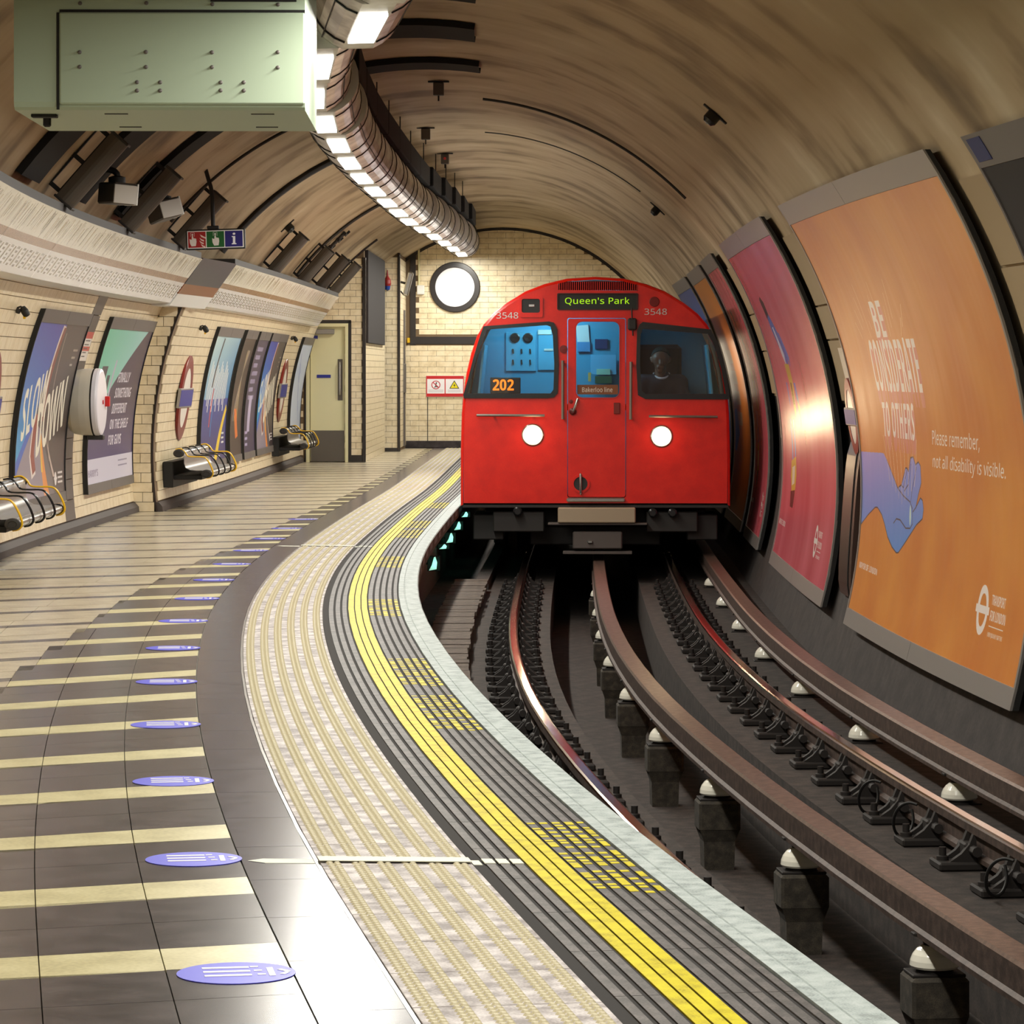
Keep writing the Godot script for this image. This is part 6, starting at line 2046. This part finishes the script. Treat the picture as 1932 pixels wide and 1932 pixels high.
func driver(t: Node3D) -> void:
	var origin := t.transform * Vector3(0.66, 0.57, -0.72)
	var o := thing("person", "seated driver in a dark jacket with a pale collar behind the right windscreen", "person", Transform3D(t.transform.basis, origin))
	# local: hips at 0, facing +z (towards the platform camera); seated
	var V := func(x, y, z) -> Vector3: return Vector3(x, y, z)
	var head := Vector3(-0.01, 0.86, 0.07)
	var skin := MB.new()
	var hb := [[head + Vector3(0, 0.035, -0.02), head + Vector3(0, 0.03, 0.01), 0.088, 0.084], [head + Vector3(0, -0.03, 0.025), head + Vector3(0, -0.085, 0.045), 0.062, 0.036], [head + Vector3(0, 0.02, 0.085), head + Vector3(0, -0.025, 0.108), 0.011, 0.018],
		[head + Vector3(-0.035, 0.036, 0.07), head + Vector3(0.035, 0.036, 0.07), 0.012, 0.012], [head + Vector3(-0.022, -0.058, 0.078), head + Vector3(0.022, -0.058, 0.078), 0.013, 0.013], [head + Vector3(-0.084, 0.0, -0.005), head + Vector3(-0.09, 0.03, -0.015), 0.012, 0.018], [head + Vector3(0.084, 0.0, -0.005), head + Vector3(0.09, 0.03, -0.015), 0.012, 0.018],
		[head + Vector3(0, -0.05, -0.02), head + Vector3(0, -0.22, -0.03), 0.054, 0.062]]
	nets(skin, hb, head + Vector3(-0.13, -0.26, -0.14), head + Vector3(0.13, 0.15, 0.15), 0.0065, 0.02)
	# trunk, arms, hands, legs under the clothes
	var sh := Vector3(0, 0.655, 0.02)
	var arms := []
	for s in [-1, 1]:
		var a := sh + Vector3(s * 0.19, -0.01, 0); var e := sh + Vector3(s * 0.24, -0.26, 0.1); var w := sh + Vector3(s * 0.17, -0.24, 0.34)
		arms.append([a, e, 0.058, 0.046]); arms.append([e, w, 0.044, 0.028])
		var palm := w + Vector3(-s * 0.01, -0.01, 0.07)
		var hand := [[w, palm, 0.026, 0.03]]
		for fi in 4:
			var kx := (fi - 1.5) * 0.019
			var k0 := palm + Vector3(kx, 0.0, 0.03); var k1 := k0 + Vector3(kx * 0.15, -0.012, 0.032 - absf(fi - 1.4) * 0.004); var k2 := k1 + Vector3(0, -0.024, 0.012)
			hand.append([palm + Vector3(kx * 0.6, 0, 0), k0, 0.011, 0.01]); hand.append([k0, k1, 0.0095, 0.0085]); hand.append([k1, k2, 0.0085, 0.0075])
		hand.append([w + Vector3(-s * 0.02, 0, 0.03), palm + Vector3(-s * 0.048, -0.005, 0.02), 0.012, 0.01]); hand.append([palm + Vector3(-s * 0.048, -0.005, 0.02), palm + Vector3(-s * 0.05, -0.012, 0.05), 0.0095, 0.008])
		nets(skin, hand, w + Vector3(-0.09, -0.09, -0.04), w + Vector3(0.09, 0.06, 0.18), 0.005, 0.008)
	part(o, "body", skin, mat(col(112, 74, 58), 0.55), "face, neck and hands")
	var cloth := MB.new()
	var body := [[Vector3(0, 0.02, -0.02), Vector3(0, 0.3, -0.01), 0.15, 0.14], [Vector3(-0.05, 0.3, 0), Vector3(-0.08, 0.58, 0.01), 0.13, 0.11], [Vector3(0.05, 0.3, 0), Vector3(0.08, 0.58, 0.01), 0.13, 0.11], [sh + Vector3(-0.17, 0, 0), sh + Vector3(0.17, 0, 0), 0.075, 0.075], [sh, sh + Vector3(0, 0.06, 0.0), 0.09, 0.068]]
	for a in arms: body.append([a[0], a[1], a[2] + 0.014, a[3] + 0.012])
	nets(cloth, body, Vector3(-0.36, -0.16, -0.2), Vector3(0.36, 0.84, 0.44), 0.014, 0.05)
	part(o, "jacket", cloth, mat(col(54, 38, 48), 0.85), "dark jacket")
	var tr := MB.new()
	var legs := []
	for s in [-1, 1]:
		legs.append([Vector3(s * 0.1, 0.03, 0.0), Vector3(s * 0.12, 0.04, 0.4), 0.095, 0.07]); legs.append([Vector3(s * 0.12, 0.04, 0.4), Vector3(s * 0.12, -0.36, 0.42), 0.066, 0.045]); legs.append([Vector3(s * 0.12, -0.38, 0.42), Vector3(s * 0.13, -0.4, 0.56), 0.042, 0.036])
	nets(tr, legs, Vector3(-0.25, -0.46, -0.12), Vector3(0.25, 0.16, 0.63), 0.02, 0.03)
	part(o, "trousers", tr, mat(col(30, 30, 38), 0.85))
	var hair := MB.new()
	var hr := [[head + Vector3(0, 0.05, -0.03), head + Vector3(0, 0.045, -0.005), 0.094, 0.088]]
	nets(hair, hr, head + Vector3(-0.12, -0.05, -0.14), head + Vector3(0.12, 0.16, 0.12), 0.008, 0.01, 0.055, head)
	part(o, "hair", hair, mat(col(20, 17, 17), 0.8), "short dark hair")
	var collar := MB.new()
	var cp := []
	for i in 17:
		var a := lerpf(-0.3, PI + 0.3, i / 16.0)
		cp.append(sh + Vector3(cos(a) * 0.075, 0.085 - 0.05 * maxf(0, sin(a)), sin(a) * 0.085))
	collar.tube(cp, 0.012, 8)
	part(o, "collar", collar, mat(col(206, 200, 204), 0.7), "pale collar")

# ---------- things on the vault ----------
func on_vault(d: float, side: int, y: float, off := 0.0) -> Transform3D:     # x along the platform, y up the curve, z inwards
	var a := P(d, side * lining(y - 0.02), y - 0.02); var b := P(d, side * lining(y + 0.02), y + 0.02)
	var t := (b - a).normalized()
	var x := (P(d + 0.05, 0, 0) - P(d - 0.05, 0, 0)).normalized()
	var n := x.cross(t).normalized()
	var c := P(d, 0, 0.55)
	var p := P(d, side * lining(y), y)
	if n.dot(c - p) < 0: x = -x; n = -n
	return Transform3D(Basis(x, t, n), p + n * off)

func overhead() -> void:
	# column loudspeakers above the route friezes
	var spk := [[21.9, "nearest, by the hanging cabinet"], [25.6, "second from the left, behind the two camera housings"], [29.1, "third from the left, beside the hanging sign"], [37.8, "first of the far four"], [42.0, "second of the far four, with cables running up"], [45.2, "third of the far four"], [48.0, "last of the far four, above the cream door"]]
	for q in spk:
		var o := thing("column_loudspeaker", "dark grey column loudspeaker above the frieze, " + q[1], "loudspeaker", on_vault(q[0], -1, 2.76), "loudspeakers above the friezes")
		var prof := PackedVector2Array()
		for i in 13:
			var a := lerpf(-0.15, PI + 0.15, i / 12.0)
			prof.append(Vector2(0.085 * cos(a), 0.16 + 0.075 * sin(a)))
		prof.append(Vector2(-0.07, 0.1)); prof.append(Vector2(0.07, 0.1))
		var m := MB.new()
		var xf := Transform3D(Basis(Vector3(1, 0, 0), Vector3(0, 0, 1), Vector3(0, -1, 0)), Vector3.ZERO)
		m.prism(prof, -0.27, 0.27, xf)
		part(o, "speaker_body", m, M.speaker)
		for e in [-0.278, 0.278]:
			m = MB.new()
			m.box(Transform3D(Basis(), Vector3(0, e, 0.165)), Vector3(0.18, 0.018, 0.15), 0.004)
			part(o, "end_plate", m, M.dark)
		m = MB.new()
		for z in [-0.24, 0.0, 0.24]: m.box(Transform3D(Basis(), Vector3(-0.02, z, 0.06)), Vector3(0.02, 0.03, 0.12))
		m.box(Transform3D(Basis(), Vector3(-0.02, 0, 0.012)), Vector3(0.03, 0.5, 0.014))
		m.box(Transform3D(Basis(), Vector3(-0.02, 0, 0.095)), Vector3(0.03, 0.5, 0.014))
		part(o, "mounting_bracket", m, M.black, "black mounting bracket")
	# two camera housings
	for q in [[23.4, 2.6, 0.0, "white fronted camera housing, the left one of two above the frieze"], [26.3, 2.62, 0.35, "camera housing with a red mark on its white end plate"]]:
		var base := on_vault(q[0], -1, q[1] + 0.12)
		var o := thing("camera_housing", q[3], "camera", Transform3D(at(q[0], 0, 0).basis, base.origin), "camera housings above the frieze")
		var tilt := Basis(Vector3.BACK, -0.08 + q[2]) * Basis(Vector3.UP, 0.5)
		var c := Vector3(0.16, -0.14, 0.0)
		var m := MB.new()
		m.box(Transform3D(tilt, c), Vector3(0.17, 0.15, 0.3), 0.012)
		part(o, "housing", m, M.speaker)
		m = MB.new()
		m.box(Transform3D(tilt, c + tilt * Vector3(0.0, -0.005, 0.155)), Vector3(0.17, 0.13, 0.012), 0.003)
		part(o, "front_plate", m, mat(col(206, 202, 196), 0.45), "pale front plate")
		m = MB.new()
		m.box(Transform3D(tilt, c + tilt * Vector3(0.09, 0.0, 0.05)), Vector3(0.012, 0.15, 0.22), 0.003)
		var pl := part(o, "end_plate", m, M.white, "white end plate")
		if q[2] > 0:
			m = MB.new()
			m.box(Transform3D(tilt, c + tilt * Vector3(0.0975, 0.0, 0.06)), Vector3(0.003, 0.035, 0.05))
			part(o, "red_mark", m, mat(col(196, 50, 70), 0.5))
		m = MB.new()
		m.tube(smoothed([Vector3(0.01, 0.02, 0), Vector3(0.1, 0.03, 0), Vector3(0.16, 0.0, 0), c + Vector3(0, 0.06, 0)], 3), 0.022, 8)
		m.lathe([Vector2(0.06, -0.03), Vector2(0.06, 0.03), Vector2(0.03, 0.04)], 16, Transform3D(Basis(), c + Vector3(0, 0.085, 0)))
		part(o, "arm", m, M.black)
	# hanging sign with three pictograms
	var s := thing("hanging_sign", "hanging sign with red, green and blue pictogram squares on a black arm", "sign", Transform3D(Basis(Vector3.BACK, 0.03) * at(28.2, -1.9, 2.45).basis, P(28.2, -1.9, 2.45)))
	var im := new_img(768, 256, col(236, 236, 236))
	var pic := [col(160, 22, 24), col(16, 92, 34), col(30, 22, 112)]
	for i in 3: im.fill_rect(Rect2i(10 + i * 252, 12, 240, 232), pic[i])
	for q in [[70, 120], [380, 118]]:
		var x: float = q[0]; var y: float = q[1]
		var w := col(226, 220, 216)
		fill(im, PackedVector2Array([Vector2(x - 42, y - 6), Vector2(x - 30, y + 0), Vector2(x - 12, y + 6), Vector2(x - 8, y - 50), Vector2(x + 8, y - 50), Vector2(x + 12, y - 16), Vector2(x + 50, y - 8), Vector2(x + 54, y + 40), Vector2(x + 44, y + 100), Vector2(x - 16, y + 104), Vector2(x - 38, y + 56)]), w)
		fill(im, oval(Vector2(x, y - 66), 13, 13), w)
		stroke(im, PackedVector2Array([Vector2(x - 26, y - 94), Vector2(x + 26, y - 94), Vector2(x + 26, y - 40)]), 4, w); stroke(im, PackedVector2Array([Vector2(x - 26, y - 94), Vector2(x - 26, y - 40)]), 4, w)
	for q in [[170, 50], [190, 60], [164, 100], [160, 140], [180, 190]]:
		fill(im, PackedVector2Array([Vector2(q[0], q[1]), Vector2(q[0] + 36, q[1] + 26), Vector2(q[0] + 62, q[1] + 36), Vector2(q[0] + 60, q[1] + 58), Vector2(q[0] + 22, q[1] + 40)]), col(232, 210, 204))
	var ii := font(true, true, true)
	write(im, "i", Vector2(0.79, 0.16), Vector2(0.085, 0), Vector2(-0.005, 0.66), col(240, 240, 246), ii)
	var m := MB.new()
	m.box(Transform3D(), Vector3(0.5, 0.172, 0.05), 0.006)
	part(s, "sign_case", m, M.black)
	m = MB.new()
	m.quad(Vector3(-0.238, -0.074, 0.0258), Vector3(0.238, -0.074, 0.0258), Vector3(0.238, 0.074, 0.0258), Vector3(-0.238, 0.074, 0.0258))
	part(s, "sign_face", m, print_mat(im, 0.4))
	m = MB.new()
	m.tube(smoothed([Vector3(-0.02, 0.08, 0), Vector3(-0.02, 0.3, 0), Vector3(-0.025, 0.42, 0), Vector3(-0.045, 0.5, 0.0), Vector3(-0.07, 0.6, 0.0)], 3), 0.018, 10)
	m.box(Transform3D(Basis(), Vector3(-0.02, 0.1, 0)), Vector3(0.1, 0.03, 0.05), 0.006)
	part(s, "arm", m, M.black, "black curved arm")
	# broad black strips laid on the vault and thin cables
	var k := 0
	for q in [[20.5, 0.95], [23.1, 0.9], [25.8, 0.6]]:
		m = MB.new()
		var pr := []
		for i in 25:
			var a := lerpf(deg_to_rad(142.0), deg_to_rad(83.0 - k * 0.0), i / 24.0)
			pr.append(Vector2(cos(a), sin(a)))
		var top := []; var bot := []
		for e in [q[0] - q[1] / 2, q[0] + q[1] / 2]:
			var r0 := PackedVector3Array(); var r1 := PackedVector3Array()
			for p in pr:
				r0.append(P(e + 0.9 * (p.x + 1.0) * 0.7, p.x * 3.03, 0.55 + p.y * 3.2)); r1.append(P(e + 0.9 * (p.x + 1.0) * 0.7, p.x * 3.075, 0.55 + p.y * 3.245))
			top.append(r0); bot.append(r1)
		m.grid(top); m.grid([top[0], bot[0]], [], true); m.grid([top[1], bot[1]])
		solo("black_strip", m, M.dull_black, "broad black strip curving round the vault, the %s of three" % ["nearest", "middle", "farthest"][k], "cable cover", "black strips round the vault")
		k += 1
	for q in [[28.7, 140.0, 104.0, 0.014, "thin dark cable down the vault beside the hanging sign", 0.5], [29.7, 84.0, 46.0, 0.012, "thin dark cable round the vault right of the lights, ending above the pink poster", 0.0], [33.4, 142.0, 104.0, 0.04, "thick dark conduit down the left side of the vault past the hanging sign", 0.3], [34.0, 86.0, 54.0, 0.006, "very thin cable round the right of the vault ahead of the train", 0.0], [42.4, 142.0, 112.0, 0.02, "dark cable down the vault to the far loudspeakers", 0.0]]:
		var path := []
		for i in 22:
			var a := deg_to_rad(lerpf(q[1], q[2], i / 21.0))
			path.append(P(q[0] + q[5] * i / 21.0, 3.055 * cos(a), 0.55 + 3.222 * sin(a)))
		m = MB.new()
		m.tube(path, q[3], 8)
		solo("vault_cable", m, M.dark, q[4], "cable", "cables on the vault")
	# strut clamps above the second far loudspeaker
	var cl := thing("cable_rack", "dark cable rack with clamps on the vault above the far loudspeakers", "rack", on_vault(43.2, -1, 2.98))
	for x in [-0.05, 0.05]:
		m = MB.new()
		m.tube([Vector3(x, -0.34, 0.05), Vector3(x, 0.0, 0.05), Vector3(x, 0.22, 0.04)], 0.02, 8)
		part(cl, "pipe", m, M.dark)
	for z in [-0.02, 0.12, 0.24]:
		m = MB.new()
		m.box(Transform3D(Basis(), Vector3(0, z, 0.05)), Vector3(0.24, 0.035, 0.05), 0.004); m.box(Transform3D(Basis(), Vector3(0.1, z + 0.02, 0.06)), Vector3(0.03, 0.09, 0.03))
		part(cl, "clamp", m, M.black)
	# little hanging detectors and round sensors on the vault
	k = 0
	for q in [[28.3, -0.02, "nearest of three right of the lights"], [33.4, -0.36, "middle of three right of the lights"], [37.4, -0.34, "red-marked, farthest of three right of the lights"]]:
		var y := 0.55 + 3.25 * sqrt(1 - pow(q[1] / 3.08, 2))
		var o := thing("ceiling_detector", "small square detector hanging from the vault, " + q[2], "detector", at(q[0], q[1], y), "detectors on the vault")
		m = MB.new()
		m.box(Transform3D(Basis(), Vector3(0, -0.012, 0)), Vector3(0.18, 0.014, 0.05), 0.003)
		part(o, "mount", m, M.black)
		m = MB.new()
		m.box(Transform3D(Basis(), Vector3(0, -0.075, 0)), Vector3(0.09, 0.11, 0.07), 0.006)
		part(o, "body", m, M.speaker)
		m = MB.new()
		m.tube([Vector3(0, -0.13, 0), Vector3(0, -0.175, 0)], 0.008, 6)
		part(o, "stem", m, M.black)
		if k == 2:
			m = MB.new()
			m.lathe([Vector2(0.016, 0.0), Vector2(0.016, 0.006), Vector2(0.0, 0.008)], 12, Transform3D(Basis(Vector3.RIGHT, PI / 2), Vector3(0, -0.07, 0.036)))
			part(o, "red_lamp", m, mat(col(190, 50, 50), 0.4))
		k += 1
	for q in [[22.1, 1, 3.05, 0.05, "black round sensor on the right of the vault above the orange poster"], [34.8, 1, 3.03, 0.045, "black round sensor on the right of the vault above the train"], [37.0, -1, 2.95, 0.05, "black round sensor on the left of the vault right of the hanging sign"]]:
		var o := thing("vault_sensor", q[4], "sensor", on_vault(q[0], q[1], q[2]), "round sensors on the vault")
		m = MB.new()
		m.box(Transform3D(Basis(), Vector3(0, 0, 0.008)), Vector3(0.05, 0.2, 0.014), 0.003)
		part(o, "mount", m, M.black)
		m = MB.new()
		m.lathe([Vector2(q[3], 0.0), Vector2(q[3], 0.05), Vector2(q[3] * 0.6, 0.075), Vector2(0.0, 0.08)], 18, Transform3D(Basis(Vector3.RIGHT, PI / 2), Vector3(0, 0, 0.015)))
		part(o, "head", m, M.black_gloss)
	cabinet()

func cabinet() -> void:
	# grey-green cabinet hung from the vault, seen from behind and below
	var s := 6300.0
	var dd := 12.8
	var X := func(u: float) -> float: return (u - 966.0) / s * dd
	var Y := func(v: float) -> float: return EYE + (697.0 - v) / s * dd
	var xl: float = X.call(27); var xr: float = X.call(575)
	var turn := 0.02
	var o := thing("hanging_cabinet", "grey-green metal equipment cabinet hung from the vault at top left", "cabinet", Transform3D(Basis(Vector3.UP, turn), Vector3((xl + xr) * 0.5, 0, -dd)))
	var w := (xr - xl) / cos(turn)
	var y0: float = Y.call(207); var y1 := 3.05
	var dp := 1.15
	var m := MB.new()
	# body with a rounded lower front edge: profile in (z, y), extruded along x
	var pr := PackedVector2Array([Vector2(0, y1), Vector2(0, y0 + 0.03), Vector2(-0.01, y0 + 0.01), Vector2(-0.03, y0), Vector2(-dp, y0), Vector2(-dp, y1 + 0.1)])
	var xf := Transform3D(Basis(Vector3(0, 0, 1), Vector3(0, 1, 0), Vector3(-1, 0, 0)), Vector3.ZERO)
	m.prism(pr, -w / 2, w / 2, xf)
	part(o, "casing", m, M.green_box)
	# hinged panel standing slightly proud, leaving a dark seam
	var lx := func(u: float) -> float: return ((u - 27.0) / (575.0 - 27.0) - 0.5) * w
	m = MB.new()
	var px0: float = lx.call(113); var pw := w / 2 - px0
	var py1: float = Y.call(24)
	m.box(Transform3D(Basis(), Vector3(px0 + pw / 2, (py1 + y0 + 0.02) / 2, 0.006)), Vector3(pw, py1 - y0 - 0.02, 0.02), 0.006)
	part(o, "hinged_panel", m, M.green_box)
	m = MB.new()
	m.box(Transform3D(Basis(), Vector3(px0 - 0.006, (py1 + y0) / 2, 0.001)), Vector3(0.011, py1 - y0, 0.006))
	m.box(Transform3D(Basis(), Vector3(px0 + pw / 2, py1 + 0.006, 0.001)), Vector3(pw, 0.011, 0.006))
	part(o, "seam", m, M.black)
	var bolt := MB.new()
	bolt.lathe([Vector2(0.008, 0.0), Vector2(0.008, 0.002), Vector2(0.0045, 0.004), Vector2(0.0045, 0.012), Vector2(0.0, 0.013)], 12, Transform3D(Basis(Vector3.RIGHT, PI / 2), Vector3.ZERO))
	var bm := bolt.mesh()
	for q in [[418, 25], [762, 30], [1105, 42], [1447, 50], [418, 282], [762, 287], [1105, 295], [1447, 300], [418, 358], [762, 365], [1105, 372], [1447, 380], [716, 443], [836, 446], [1150, 452], [1270, 454], [716, 487], [836, 489], [1150, 494], [1270, 497]]:
		var b := part(o, "bolt", bm, M.frame_dull)
		var u: float = q[0] / 2.76
		b.position = Vector3(lx.call(u), Y.call(q[1] / 2.76 - (u - 27.0) * 0.02), 0.016 if q[1] > 60 else 0.0)
	m = MB.new()
	m.box(Transform3D(Basis(), Vector3(lx.call(70), y0 - 0.006, -0.25)), Vector3(0.1, 0.014, 0.06), 0.003)
	m.box(Transform3D(Basis(), Vector3(lx.call(72), y0 - 0.02, -0.3)), Vector3(0.03, 0.05, 0.03), 0.006)
	part(o, "latch", m, M.black, "black latch")
	for q in [[210, -0.2], [490, -0.2], [205, -0.9], [480, -0.9]]:
		m = MB.new()
		m.box(Transform3D(Basis(), Vector3(lx.call(q[0]), y0 - 0.001, q[1])), Vector3(0.09, 0.004, 0.02))
		part(o, "vent_slot", m, M.dark)
	m = MB.new()
	m.box(Transform3D(Basis(), Vector3(lx.call(478), Y.call(-2), 0.002)), Vector3(0.33, 0.02, 0.006))
	part(o, "upper_slot", m, M.black)
	for x in [-0.3, 0.3]:
		m = MB.new()
		m.tube([Vector3(x, y1, -0.5), Vector3(x, y1 + 0.3, -0.5)], 0.03, 10)
		part(o, "hanger", m, M.black)

func details() -> void:
	pass
